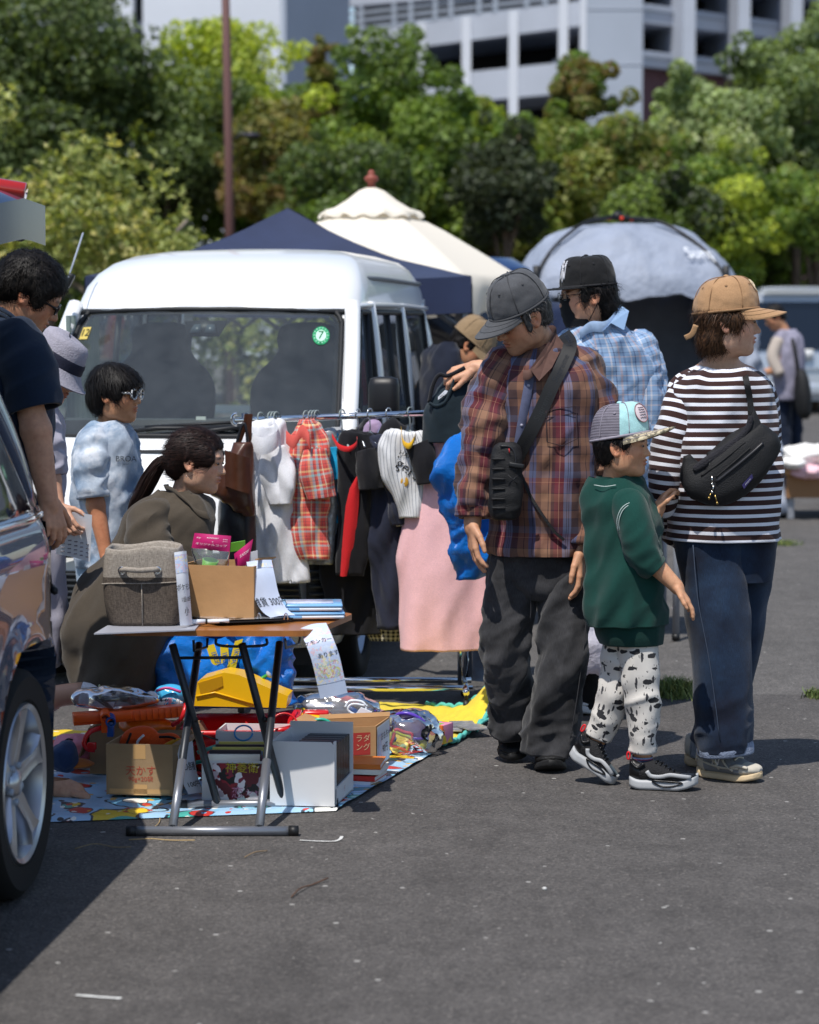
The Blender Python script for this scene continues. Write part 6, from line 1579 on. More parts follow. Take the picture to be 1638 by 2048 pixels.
 # hanging garments
FD=[((0.08,0,1),1.2,13,.013),((.40,0,1),2.0,18,.010),((-.35,0,1),2.4,27,.006),((.1,0,1),1.6,40,.003)]
def garment(label,catn,m,spec,sleeves=(),dy=0.0,th=.026,seed=0,folds=FD,name='hanging_shirt',collar=None,msl=None,nv=54,amp=1.0,cuff=None):
 Y=YR_+dy
 t=thing(name,label,catn,W((spec[0][1]+spec[0][2])/2,spec[-1][0],Y),'clothes hanging on the rack')
 fs=[(f[0],f[1],f[2],f[3]*amp)+tuple(f[4:])for f in folds]
 sp=[(q[0],q[1],q[2],q[3]if len(q)>3 else 0,q[4]if len(q)>4 else th)for q in spec];sp=[((q[0]),(q[1]+q[2])/2-(q[2]-q[1])*.56,(q[1]+q[2])/2+(q[2]-q[1])*.56,q[3],q[4])for q in sp];c0=(sp[0][1]+sp[0][2])/2;hw0=(sp[0][2]-sp[0][1])/2;sp=[(sp[0][0]-9,c0-hw0*.35,c0+hw0*.35,0,th*.45),(sp[0][0]-3,c0-hw0*.75,c0+hw0*.75,0,th*.8)]+sp
 mb=MB();cloth(mb,rings(sp,Y,nv,48,2.1),fs,seed,True,capa=True);mb.build('cloth',m,t,uv=True)
 for i,sl in enumerate(sleeves):
  mb=MB();cloth(mb,limb([(*p[:2],p[2]if len(p)>3 else-.02,p[-1])for p in sl],Y,26,28,flat=.55),fs,seed+3+i,True,capa=True);mb.build('sleeve',msl or m,t,uv=True)
  if cuff:
   a,b=sl[-2],sl[-1];k=np.linspace(.80,1.04,5)
   mb=MB();cloth(mb,limb([(a[0]+(b[0]-a[0])*q,a[1]+(b[1]-a[1])*q,-.02,b[-1]*1.10)for q in k],Y,8,26,flat=.58),[],seed);mb.build('cuff',cuff,t,uv=True)
 if collar:
  pts,w,mc=collar
  p=cat([W(x,y,Y+d)for x,y,d in pts],24);up=A3(0,0,w/S(Y))
  mb=MB();P=np.array([p-up*.5+A3(0,-.004,0),p+A3(0,-.010,0),p+up*.5]);mb.grid(P);mb.grid(P+A3(0,.004,0),flip=True);mb.build('collar',mc,t)
 return t
c_white=plain('white_cotton','#dcdce0',.85,.03);c_black=plain('black_cotton','#15151a',.9,.12);c_navyc=plain('navy_cotton','#232738',.9,.14);c_pink=plain('pink_cotton','#eebcc0',.85,.04)
c_turq=plain('turquoise_cotton','#1597c8',.85,.05);c_greyc=plain('grey_marl','#9a9da2',.9,.12);c_red=plain('red_cotton','#c41a20',.85,.05);c_teal=plain('dark_teal_cotton','#18262e',.9,.12)
coral=plaid('coral_plaid',(.062,.058),[(0,'#d8564e'),(.22,'#e9d9c0'),(.30,'#d8564e'),(.42,'#a8433f'),(.5,'#8fc0c8'),(.66,'#e8b28a'),(.8,'#d8564e'),(.93,'#2f3a50'),(.96,'#d8564e')],[(0,'#d8655a'),(.2,'#9fc4c4'),(.34,'#d8564e'),(.5,'#e8c88a'),(.62,'#b04a45'),(.8,'#d8564e'),(.92,'#343a50'),(.95,'#c8544e')])
silv=mat('silver_print','#a3a4a6',.35,.35,var=(38,.45),bump=(40,.4))
garment('white polo shirt with open collar at the left end of the rack','polo shirt',c_white,[(856,505,556),(880,498,568),(930,504,578),(1000,508,586),(1060,510,592),(1120,516,598),(1165,528,604)],[[(548,895,-.04,16),(556,940,-.05,24),(560,985,-.05,24),(562,1008,-.05,22)]],seed=2,amp=1.6,dy=-.03,collar=([(492,862,-.07),(505,884,-.10),(530,892,-.12),(556,876,-.08),(548,856,-.02)],34,c_white))
garment('coral and pale blue plaid short-sleeved shirt','shirt',coral,[(858,594,632),(880,585,642),(940,580,648),(1000,582,646),(1060,588,642),(1118,604,640)],[[(630,900,-.05,16),(634,940,-.06,22),(640,975,-.06,26),(643,996,-.06,27)]],seed=5,amp=1.4,dy=-.03,collar=([(572,874,-.08),(588,884,-.10),(604,862,-.09),(618,880,-.11),(622,906,-.10)],26,coral))
garment('white top with crinkled silver foil print','top',silv,[(866,632,664),(900,628,668),(1000,618,664),(1080,614,662),(1128,618,662)],seed=8,dy=.04)
garment('turquoise T-shirt between plaid and grey shirts','T-shirt',c_turq,[(872,652,680),(900,650,684),(1000,650,680),(1045,652,676)],[[(668,895,-.03,12),(672,930,-.04,16),(676,958,-.04,17)]],seed=11,dy=.06)
garment('light grey marl T-shirt beside the turquoise one','T-shirt',c_greyc,[(866,660,684),(890,656,694),(960,660,690),(1040,656,686),(1098,652,682)],[[(676,880,-.02,12),(682,910,-.03,15),(686,936,-.03,13)]],seed=13,dy=.07)
t=garment('black T-shirt with red collar and red side panel','T-shirt',c_black,[(870,690,738),(895,684,746),(950,686,744),(1020,684,736),(1090,680,728),(1150,676,716)],[[(733,900,-.06,15),(742,940,-.07,21),(745,978,-.07,20)]],seed=15,dy=-.02,collar=([(664,872,.0),(678,893,-.06),(698,898,-.09),(714,886,-.06),(712,868,.0)],11,c_red))
mb=MB();P=np.array([[W(l+(r-l)*u,y,YR_-.02)+A3(0,-.046-.012*math.sin(math.pi*u),0)for u in np.linspace(0,1,8)]for y,l,r in[(950,714,718),(975,700,719),(1010,692,718),(1050,688,714),(1100,684,706),(1150,681,694)]]);mb.grid(P);mb.build('red_panel',c_red,t)
garment('long black dress hanging behind the black and red T-shirt','dress',c_black,[(878,706,752),(940,690,756),(1040,672,752),(1140,652,750),(1230,668,752),(1268,676,752)],seed=18,dy=.07,nv=70,name='hanging_dress')
garment('navy polo shirt with white-edged sleeve','polo shirt',c_navyc,[(880,742,790),(910,738,800),(980,742,806),(1080,748,812),(1160,752,812),(1258,760,812)],[[(788,910,-.05,17),(796,960,-.06,23),(804,1010,-.06,26),(810,1048,-.06,24)]],seed=21,dy=-.01,nv=70,amp=1.5,cuff=c_white,collar=([(740,880,-.05),(752,892,-.08),(768,896,-.08),(780,886,-.04)],10,c_navyc))
garment('plain dark navy shirt tucked behind the navy polo','shirt',c_navyc,[(885,728,760),(940,722,770),(1060,730,772),(1160,736,770),(1248,734,776)],seed=23,dy=.08,nv=60)
garment('lilac gathered top hanging far back on the rail','top',plain('lilac','#a790b0'),[(852,738,752),(870,734,760),(900,736,758),(930,738,756)],seed=25,dy=.10)
garment('blue checked shirt behind the black sleeve','shirt',plaid('blue_check',(.02,.02),[(0,'#4a6fae'),(.5,'#c8d2e6')],[(0,'#3a5fa0'),(.5,'#b8c6e0')]),[(870,762,782),(890,760,790),(920,762,790)],seed=26,dy=.08)
c_pin=uvmat('pinstripe',lambda t,u,v,uv:stripes(t,u,.012,[(0,'#dadada'),(.82,'#8d8f96')]))
t=garment('white baseball tee with black sleeves and yellow collar','T-shirt',c_pin,[(872,778,842),(900,772,852),(950,778,850),(1000,796,842),(1034,808,838)],[[(838,888,-.05,16),(850,920,-.06,21),(858,966,-.06,19)]],seed=28,dy=-.10,msl=c_black,collar=([(802,858,-.01),(806,884,-.07),(818,892,-.09),(828,880,-.07),(832,868,-.01)],12,plain('yellow_rib','#d9a81e')))
mb=MB();cloth(mb,limb([(800,870,.04,16),(782,860,.03,20),(768,868,.04,16),(764,880,.04,12)],YR_-.05,22,24,flat=.5),FD,31,True,capa=True);mb.build('sleeve',c_black,t,uv=True)
def tee(x,y):return W(806+x*520,930-y*520,YR_-.10)+A3(0,-.046+.012*((806+x*520-811)/30)**2,0)
R_=-.62
def rt(fn,ang):return lambda x,y:fn(x*math.cos(ang)-y*math.sin(ang),x*math.sin(ang)+y*math.cos(ang))
mb=MB();mb.text('Tigers',.062,rt(tee,R_));mb.text('HAN',.026,rt(lambda x,y:tee(x+.012,y+.04),R_+.2));mb.text('IN',.026,rt(lambda x,y:tee(x+.036,y+.02),R_+.2));mb.build('lettering',m_ink,t,smooth=False)
mb=MB();mb.ell(tee(.006,-.062),(.016,.003,.02));mb.build('yellow_print',mat('print_gold','#c8962a',.7),t)
t=garment('long pale pink dress hanging at the right end of the rack','dress',c_pink,[(885,850,892),(905,842,906),(960,832,928),(1040,818,960),(1120,808,966),(1200,806,968),(1260,806,968),(1298,806,967)],seed=33,dy=-.07,th=.05,nv=80,folds=[((0.05,0,1),.7,9,.034),((.12,0,1),1,17,.016),((.4,0,1),2,12,.008)],name='hanging_dress',collar=([(842,902,-.04),(862,888,-.07),(880,882,-.05),(894,886,0)],14,c_pink))
mb=MB();p=cat([W(x,y,YR_-.02)for x,y in[(846,900),(862,890),(880,884),(892,888)]],14);mb.tube(p+A3(0,-.016,.004),.002,5);mb.tube(p+A3(0,-.016,-.005),.002,5);mb.build('collar_stripe',m_ink,t)
garment('small black and white gingham skirt below the navy polo','skirt',plaid('gingham',(.016,.016),[(0,'#1b1b1e'),(.5,'#c9c4ae')],[(0,'#1b1b1e'),(.5,'#b8b39e')]),[(1240,742,808),(1262,742,806),(1280,748,802)],seed=36,dy=.10,name='hanging_skirt')
t=thing('lifted_top','dark teal sleeveless top on a black hanger pulled up by a hand','top',W(915,880,9.5))
mb=MB();cloth(mb,rings([(762,900,952,0,.03),(790,878,962,0,.045),(820,856,972,0,.05),(860,852,975,0,.05),(884,852,975,0,.05)],9.52,40,48,2.1),FD,41,True,capa=True);mb.build('cloth',c_teal,t,uv=True)
mb=MB();mb.tube(cat([W(x,y,9.47)for x,y in[(858,806),(866,770),(878,750),(892,752),(905,748),(930,735)]],24),.008,8);mb.build('strap',c_black,t)
mb=MB();mb.tube(cat([W(x,y,9.46)for x,y in[(858,806),(872,812),(890,804),(902,780),(908,758)]],24),.006,8);mb.build('neck_binding',c_teal,t)
mb=MB();mb.prism([W(x,y,9.455)for x,y in[(876,800),(892,788),(896,782),(890,780),(876,794)]],A3(0,.002,0));lb=mb.build('care_label',m_paper,t,smooth=False)
mb=MB();mb.text('MU',.016,lambda x,y:W(884,792,9.45)+A3(.75*x,0,.6*x+y));mb.build('label_text',m_ink,lb,smooth=False)
m_leath=mat('brown_leather','#4a2a1a',.32,var=(12,.25),bump=(30,.12),coat=.15);m_bleath=mat('black_leather','#17161a',.4,bump=(40,.15))
t=thing('leather_bag','brown leather shoulder bag hung on the left post of the rack','bag',W(468,1000,9.4),'leather bags on the rack post')
mb=MB();Q=rings([(885,468,500,0,.02),(925,452,504,0,.05),(960,432,505,0,.06),(985,422,506,0,.06),(1005,455,507,0,.05),(1030,485,508,0,.03)],9.42,40,40,2.4);cloth(mb,Q,[((.5,0,1),4,14,.012)],4,False,True,True);mb.build('pouch',m_leath,t)
mb=MB();P=np.array([[W(450+50*u,900+72*v+16*u,9.345)+A3(0,-.02*math.sin(math.pi*u),0)for u in np.linspace(0,1,10)]for v in np.linspace(0,1,8)]);mb.grid(P);mb.build('bag_flap',m_leath,t)
for pts in([(494,828),(490,850),(470,905),(462,925)],[(500,828),(498,870),(500,940)]):
 p=cat([W(x,y,9.52)for x,y in pts],16);w=A3(.010,.004,0)
 mb=MB();mb.grid(np.stack([p-w,p+w],1));mb.grid(np.stack([p-w,p+w],1)+A3(0,.004,0),flip=True);mb.build('strap',m_leath,t)
t=thing('leather_bag','black leather bag hanging below the brown shoulder bag','bag',W(478,1140,9.5),'leather bags on the rack post')
mb=MB();Q=rings([(985,448,500,0,.03),(1010,440,508,0,.06),(1060,438,510,0,.07),(1110,440,512,0,.06),(1145,446,512,0,.04)],9.52,36,40,2.6);cloth(mb,Q,[((.3,0,1),4,14,.008)],6,False,True,True);mb.build('pouch',m_bleath,t)
mb=MB();mb.tube(cat([W(x,y,9.5)for x,y in[(452,990),(470,900),(488,846),(496,900),(500,990)]],24),.006,6);mb.build('handle',m_bleath,t)
t=thing('umbrella','small black folded umbrella with yellow tip hanging on the rail','umbrella',W(563,925,9.7))
mb=MB();mb.tube(cat([W(562,858,9.72),W(563,880,9.72),W(566,905,9.72),W(568,925,9.72)],10),[.006]*4+[.010]*6,8);mb.build('body',m_blk,t)
mb=MB();mb.cyl(W(562,858,9.72),W(562,868,9.72),.010,10);mb.build('tip',mat('tip_yellow','#d8c81e',.5),t)
mb=MB();mb.tube([W(562,862,9.72),W(560,836,9.70)],.002,5);mb.build('loop',m_blk,t)
t3=tarpbag('open blue woven carrier hanging behind the man in the plaid shirt',[(882,930,990,0,.05),(902,900,995,0,.08),(932,884,1000,0,.10),(985,886,1005,0,.10),(1050,906,1010,0,.09),(1100,918,1010,0,.09),(1152,935,1010,0,.06)],8.95,17)
m_pbag=NT('white_plastic_bag');m_pbag.set(Base_Color='#d9d6e2',Roughness=.35);tr=m_pbag.new('BsdfTranslucent');tr.inputs[0].default_value=(.8,.78,.85,1);mx=m_pbag.new('MixShader');mx.inputs[0].default_value=.35
m_pbag.link(m_pbag.b.outputs[0],mx.inputs[1]);m_pbag.link(tr.outputs[0],mx.inputs[2]);m_pbag.link(mx.outputs[0],m_pbag.out.inputs[0]);n_=m_pbag.noise(m_pbag.coord(),18,4,.7);m_pbag.bump(n_.outputs[0],.6,.02);m_pbag=m_pbag.m
t=thing('plastic_bag','white plastic shopping bag hanging between the plaid man and the boy','bag',W(1165,1335,9.3))
mb=MB();Q=rings([(1150,1130,1170,0,.02),(1200,1100,1195,0,.07),(1260,1078,1225,0,.11),(1310,1090,1235,0,.12),(1335,1120,1232,0,.10),(1340,1140,1220,0,.06)],9.3,44,48,2.2);cloth(mb,Q,[((.3,0,1),3,16,.018),((1,0,.4),5,12,.012)],5,False,True,True);mb.build('bag',m_pbag,t)
mb=MB();mb.tube(cat([W(1135,1152,9.3),W(1140,1100,9.35),W(1150,1060,9.4),W(1160,1100,9.35),W(1165,1152,9.3)],20),.006,6);mb.build('handle',m_pbag,t)
# far stalls
t=thing('market_table','folding table with orange and blue goods behind the boy','table',A3(W(1290,990,11.8)[0],12,0))
zt_=1.55-(985-640)/S(11.6);a=W(1100,985,11.6);b=W(1375,985,11.6)
mb=MB();mb.box(((a[0]+b[0])/2,11.95,zt_),(b[0]-a[0],.7,.03));mb.build('tabletop',mat('table_grey','#7d7f84',.6),t,smooth=False)
for px in(1110,1357):
 for yy in(11.66,12.25):
  x=W(px,985,11.6)[0];mb=MB();mb.cyl((x,yy,.0),(x,yy,zt_),.017,12);mb.cyl((x,yy,0),(x,yy,.03),.02,12,mi=1);mb.build('leg',[m_leg,m_blk],t)
for i,(px,w,col,lb,dz)in enumerate(((1296,.11,'#d9702a','orange folded cloth on the table behind the boy',.02),(1282,.10,'#2f5fa8','blue folded cloth on top of the orange one',.06),(1250,.08,'#1f4f9a','bright blue plastic bag behind the boy\'s neck',.04),(1335,.09,'#b8b4b0','grey folded cloth next to the orange one',.02))):
 c=W(px,960,11.75);mb=MB();c[2]=zt_+.02+dz
 Q=limb([(px-30,0,0,1),(px,0,0,1),(px+30,0,0,1)],11.8,3,6)
 th=np.linspace(.05,math.pi-.05,16)[:,None];ph_=np.linspace(0,2*math.pi,30,endpoint=False)[None]
 P=np.stack([np.sin(th)*np.cos(ph_)*w,np.sin(th)*np.sin(ph_)*.14,np.cos(th)*.045+0*ph_],-1);P=P*(1+.25*fbm(P,22,i)[...,None])+c
 mb.grid(P,closed=True);tag(mb.build('folded_cloth',plain('fc%d'%i,col)),lb,'cloth')
t=thing('market_table','low stall table with pink and white clothes at the right picture edge','table',A3(W(1640,1000,19)[0],19.2,0))
a=W(1572,950,18.8);zt_=a[2]+.02
mb=MB();mb.box((a[0]+.75,19.2,zt_),(1.5,.8,.04));mb.build('tabletop',m_card,t,smooth=False)
mb=MB();mb.box((a[0]+.75,18.85,zt_-.11),(1.48,.06,.18));mb.build('front_board',mat('stall_board','#8f6a48',.8),t,smooth=False)
for dx in(.05,1.45):
 for dy in(-.32,.32):
  mb=MB();mb.box((a[0]+dx,19.2+dy,zt_/2),(.05,.05,zt_));mb.build('leg',m_leg,t,smooth=False)
for i,(px,py,w,h,col,lb)in enumerate(((1620,910,60,46,'#eceae6','heap of white cloth on the far right stall table'),(1612,942,42,34,'#e6bcc4','pink cloth draped in front of the white heap'),(1586,926,24,22,'#efeeea','small white cloth at the left of the far stall table'))):
 mb=MB();P=blob(px,py,w*2,h,19.0-.1*i,20+i,.2);mb.grid(P,closed=True);tag(mb.build('cloth_heap',plain('heap%d'%i,col)),lb,'cloth')
a,b=W(955,1225,12.2),W(1010,1225,12.2)
mb=MB();mb.box((W(975,1150,12.2)[0],12.3,.30),(.35,.3,.30),bev=.004);tag(mb.build('cardboard_box',m_card,smooth=False),'cardboard box on the ground seen between the pink dress and grey jeans','box')
# PEOPLE
m_skin=NT('skin');a_=m_skin.new('Attribute',attribute_name='Col');n_=m_skin.noise(m_skin.coord(),55,4,.6)
m_skin.link(m_skin.mix(1,a_.outputs['Color'],m_skin.ramp(n_.outputs[0],[(.3,(.90,.80,.78)),(.5,(1,.98,.97)),(.72,(1.12,1.08,1.05))]),'MULTIPLY'),m_skin.b.inputs['Base Color'])
m_skin.set(Roughness=.52);m_skin.b.inputs['Specular IOR Level'].default_value=.35
m_skin.b.inputs['Subsurface Weight'].default_value=.12;m_skin.b.inputs['Subsurface Radius'].default_value=(.012,.005,.003);m_skin.b.inputs['Subsurface Scale'].default_value=.6
n2_=m_skin.noise(m_skin.coord(),380,2);m_skin.bump(n2_.outputs[0],.12,.002);m_skin=m_skin.m
def hairmat(name,c1,c2):
 t=NT(name);a=t.new('Attribute',attribute_name='Col');n=t.noise(t.coord(),90,2)
 t.link(t.mix(1,a.outputs['Color'],t.ramp(n.outputs[0],[(.3,c1),(.7,c2)]),'MULTIPLY'),t.b.inputs['Base Color']);t.set(Roughness=.55);t.b.inputs['Specular IOR Level'].default_value=.22;return t.m
h_black=hairmat('hair_black','#0c0a0a','#1a1615');h_brown=hairmat('hair_brown','#2a1b12','#533a26');h_grey=hairmat('hair_greying','#1c1a1a','#56524f');h_dbrown=hairmat('hair_dark_brown','#17100e','#2c1c18')
m_eye=mat('eye_white_shaded','#8d827a',.35);m_iris=mat('iris','#120c0a',.15);m_gl=mat('glasses_black','#101012',.3);m_gold=mat('glasses_wire','#8a7048',.25,.9)  # eye whites kept greyish, face shade put into their colour
m_lens=glassmat('spectacle_lens',(.92,.92,.9),.7)
class Person:
 def __init__(s,label,foot,Y,box,vox=.0032,skin='#cc9c80',depth=(-.4,.45)):
  s.Y=Y;s.root=thing('person',label,'person',foot);s.skin=np.array(lin(skin))
  xl,yt,xr,yb=box
  lo=np.minimum(W(xl,yb,Y+depth[0]),W(xl,yb,Y+depth[1]));hi=np.maximum(W(xr,yt,Y+depth[0]),W(xr,yt,Y+depth[1]))
  lo[1],hi[1]=Y+depth[0],Y+depth[1]
  s.B=SDF(lo,hi,vox);s.heads=[]
 def p(s,px,py,dy=0.0):return W(px,py,s.Y+dy)
 def r(s,px):return px/S(s.Y)
 def head(s,px,py,dy,H,fwd,up,neck=None,nose=1.0,cheek=1.0,neck_r=.23,jaw=1.0):
  c=s.p(px,py,dy);f=unit(fwd);u=unit(np.asarray(up,float)-f*np.dot(up,f));r=np.cross(f,u)
  R=np.stack([f,r,u],1);s.c,s.R,s.H=c,R,H
  L=lambda a,b,d:c+R@(A3(a,b,d)*H)
  s.L=L;B=s.B;E=lambda q,rad,k=.02,sub=False:B.ell(L(*q),A3(*rad)*H,R,k*H/.22,sub)
  E((-.06,0,.13),(.43,.335,.365));E((.10,0,-.10),(.265,.275,.36),.03);E((.17,0,-.34),(.165*jaw,.19*jaw,.13),.03)
  for q in(-1,1):
   E((.215,q*.155,-.10),(.105*cheek,.10*cheek,.12),.03)
   E((.0,q*.22,-.24),(.13,.055,.14),.03)
   E((.395,q*.145,.015),(.055,.075,.038),.02,True)
   E((.325,q*.14,.018),(.05,.07,.04),.006)
   E((.30,q*.14,.088),(.07,.11,.035),.02)
  s.B.cone(L(.345,0,.02),L(.435*(1+.04*(nose-1)),0,-.125),.030*H,.046*H*nose,.012)
  for q in(-1,1):E((.385,q*.048,-.14),(.045,.034,.034),.008)
  E((.36,0,-.235),(.055,.085,.024),.008);E((.352,0,-.285),(.055,.075,.026),.008)
  E((.43,0,-.262),(.045,.10,.007),.006,True)
  E((.275,0,-.415),(.085,.10,.075),.02)
  for q in(-1,1):
   ear=rot(tuple(u),q*.28)@R@rot((0,1,0),-.22)
   B.ell(L(-.055,q*.335,-.02),A3(.085,.030,.145)*H,ear,.006)
   B.ell(L(-.035,q*.375,.005),A3(.048,.022,.085)*H,ear,.004,True)
   B.ell(L(-.035,q*.355,-.045),A3(.018,.03,.03)*H,ear,.004,True)
   B.ell(L(-.03,q*.345,-.125),A3(.035,.026,.035)*H,ear,.005)
  if neck is not None:
   nb=s.p(*neck);B.cone(L(-.10,0,-.22),nb,neck_r*H,neck_r*1.12*H,.03)
  s.heads.append((c,R,H));return s
 def core(s,a,b,ra,rb,k):s.B.cone(a,b,ra*.5,rb*.55,k)
 def arm(s,pts,rad,k=.015):s.B.chain([s.p(*q)for q in pts],[s.r(x)*(.62 if i==0 else.8 if i<len(rad)-2 else 1)for i,x in enumerate(rad)],k)
 def hand(s,w,d,n,side,L=.18,curl=(.5,.55,.6,.65),thumb=(.55,.65,.3),spread=.06,tcurl=.3):
  w=np.asarray(w,float);d=unit(d);n=unit(np.asarray(n,float)-d*np.dot(n,d));sd=np.cross(d,n);sd=sd if np.dot(sd,side)>0 else-sd
  q=L/.18;B=s.B
  lat=np.array([.030,.0105,-.0095,-.0285])*q;ln=np.array([.072,.080,.074,.058])*q;kn=np.array([.088,.092,.088,.080])*q
  B.ell(w+d*.05*q,A3(.052,.036,.0135)*q,np.stack([d,sd,n],1),.008)
  B.cone(w-d*.02*q,w+d*.025*q,.021*q,.024*q,.012)
  for i in range(4):
   kp=w+d*kn[i]+sd*lat[i]
   B.cone(w+d*.02*q+sd*lat[i]*.7,kp,.0125*q,.0115*q,.007)
   dr=unit(d+sd*lat[i]/q*spread*30);ang=0;p=kp
   r0=np.array([.0102,.0094,.0086,.0074])*q*(.86 if i==3 else 1)
   for j,(fr,cb)in enumerate(((.44,.55),(.31,1.0),(.25,.75))):
    ang+=curl[i]*cb;v=dr*math.cos(ang)+n*math.sin(ang);e=p+v*ln[i]*fr
    B.cone(p,e,r0[j],r0[j+1],.0025*q);p=e
  p=w+d*.018*q+sd*.022*q;v=unit(d*thumb[0]+sd*thumb[1]+n*thumb[2])
  e=p+v*.042*q;B.cone(p,e,.0155*q,.0115*q,.008)
  v2=unit(v+(d-sd*.5)*tcurl);e2=e+v2*.032*q;B.cone(e,e2,.0108*q,.0098*q,.003)
  v3=unit(v2+(d-sd*.6)*tcurl);B.cone(e2,e2+v3*.022*q,.0096*q,.0075*q,.003)
 def skinmesh(s,lips=(.80,.50,.48),brow=.12,stub=0.0):
  V,F=s.B.mesh();C=np.tile(s.skin,(len(V),1))
  C*=(1+.06*np.sin(V[:,:1]*61+V[:,2:]*43))
  for c,R,H in s.heads:
   q=(V-c)@R/H
   m=np.exp(-(q[:,1]/.085)**4-((q[:,2]+.262)/.048)**4)*(q[:,0]>.27);C=C*(1-m[:,None])+C*np.array(lips)*m[:,None]
   b=np.exp(-((np.abs(q[:,1])-.15)/.095)**4-((q[:,2]-.098+.25*(np.abs(q[:,1])-.14)**2)/.020)**4)*(q[:,0]>.16)
   C=C*(1-b[:,None]*.85)+np.array([.02,.015,.012])*b[:,None]*.85
   ey=np.exp(-((np.abs(q[:,1])-.14)/.068)**4-((q[:,2]-.018)/.016)**4)*(q[:,0]>.2);C=C*(1-.85*ey[:,None])+np.array([.02,.014,.012])*.85*ey[:,None]
   ck=np.exp(-((q[:,2]+.1)/.12)**2)*(np.abs(q[:,1])>.1)*(q[:,0]>.05);C=C*(1+ck[:,None]*A3(.07,-.05,-.06))
   er=(np.abs(q[:,1])>.315)&(np.abs(q[:,0])<.2);C=np.where(er[:,None],C*A3(1.06,.88,.84),C)
   if stub:
    sb=np.exp(-((q[:,2]+.38)/.13)**2)*(q[:,0]>-.02);C=C*(1-stub*sb[:,None])
  mb=MB();mb.add(V,F,None,0,C);s.body=mb.build('body',m_skin,s.root,colattr=True)
  for c,R,H in s.heads:
   pass
  return s
 def eyes(s,look=(1,0,0)):
  for q in(-1,1):
   c=s.L(.338,q*.148,.016);H=s.H
   mb=MB();mb.ell(c,A3(.050,.056,.021)*H,s.R);e=mb.build('eye',m_eye,s.root)
   mb=MB();d=s.R@unit(look);mb.ell(c+d*.036*H+s.R@A3(0,0,-.001),A3(.022,.026,.020)*H,s.R);mb.build('iris',m_iris,e)
 def hair(s,prims,m,n=500,ln=.05,flow=(-.15,0,-1),jitter=.35,lift=.25,vox=.004,cols=((1,1,1),),strands=True,wdt=.0010,curlf=0.0,capped=False):
  H,c,R=s.H,s.c,s.R;ext=.95*H
  B=SDF(c-ext,c+ext,vox)
  for kind,q,rad in list(prims)+([('-',(-.05,0,.80),(1.1,1.1,.665))]if capped else[]):B.ell(s.L(*q),A3(*rad)*H,R,.018,kind=='-')
  V,F=B.mesh()
  D=fbm(V@R*A3(1,1,.35),75.0,3)*.004+fbm(V,26,9)*.005
  nrm=np.zeros_like(V);fv=V[F];fn=np.cross(fv[:,2]-fv[:,0],fv[:,3]-fv[:,1])
  for k in range(4):np.add.at(nrm,F[:,k],fn)
  nrm/=np.linalg.norm(nrm,axis=1,keepdims=True)+1e-12
  if np.mean(np.sum(nrm*(V-c),1))<0:nrm=-nrm
  V2=V+nrm*D[:,None]
  rg=np.random.default_rng(len(V));mb=MB();cc=np.array(cols)
  C=np.tile(cc[0],(len(V),1))*(1+.4*fbm(V,60,5)[:,None])
  mb.add(V2,F,None,0,C)
  if strands:
   idx=rg.choice(len(V),n);P0=V2[idx];N0=nrm[idx]
   fl=R@np.asarray(flow,float);fl=fl+rg.normal(size=(n,3))*jitter
   out=(P0-c)@R;fl=fl+(out@np.diag([.6,.6,.0])/H)@R.T
   T=fl-N0*np.sum(fl*N0,1,keepdims=True);T/=np.linalg.norm(T,axis=1,keepdims=True)+1e-9
   Sd=np.cross(N0,T);Ls=ln*rg.uniform(.5,1.3,(n,1));wd=wdt*rg.uniform(.7,1.6,(n,1))
   rows=[]
   ph=rg.uniform(0,6.28,(n,1))
   for k,t in enumerate((0,.35,.7,1.0)):
    q=P0+T*Ls*t+N0*(.0025+Ls*lift*(t-.9*t*t))+Sd*curlf*np.sin(ph+5*t)*t
    w=wd*(1-.85*t);rows+=[q-Sd*w,q+Sd*w]
   A=np.stack(rows,1).reshape(-1,3);b=np.arange(n)[:,None]*8
   FF=np.concatenate([b+np.array([0,1,3,2]),b+np.array([2,3,5,4]),b+np.array([4,5,7,6])])
   cs=cc[rg.integers(0,len(cc),n)]*rg.uniform(.6,1.35,(n,1))
   mb.add(A,FF,None,0,np.repeat(cs,8,0))
  return mb.build('hair',m,s.root,colattr=True)
 def cap(s,mcrown,mbrim,L=.36,ub=.16,tilt=-.10,fr=.455,rr=.385,top=.62,drop=.10,pitch=-.12,flat=False,mseam=None,front=None,mfront=None,mback=None,button=True,width=72,eyel=True,sq=.60):
  H=s.H;Lc=s.L
  def dome(a,t):
   k=math.cos(t*math.pi/2)**sq;hgt=math.sin(t*math.pi/2)
   f0,r0=-.05+fr*k*math.cos(a)*(1.0 if math.cos(a)>0 else 1.0),rr*k*math.sin(a)
   return Lc(f0,r0,ub+tilt*math.cos(a)*k*.8+(top-ub)*hgt)
  A_=np.linspace(0,2*math.pi,96,endpoint=False);Tt=np.linspace(0,1,24)
  P=np.array([[dome(a,t)for a in A_]for t in Tt]);n=gnormals(P);n*=np.sign(np.sum(n*(P-s.c)))
  P=P+n*(.0035*fbm(P,22,4)+.0020*fbm(P,60,7))[...,None]
  inn=[[s.c+(q-s.c)*.97 for q in P[0]]]
  hat=None
  mb=MB();mb.grid(np.concatenate([np.array(inn),P],0),closed=True,capb=True)
  mats_=[mcrown]+([mfront]if mfront else[])
  if mfront:
   nu=len(A_)
   for i in range(len(mb.F)-1):
    a=A_[i%nu];a=min(a,2*math.pi-a)
    if a<front:mb.MI[i]=1
  hat=mb.build('cap',mats_,s.root)
  ms=mseam or mcrown
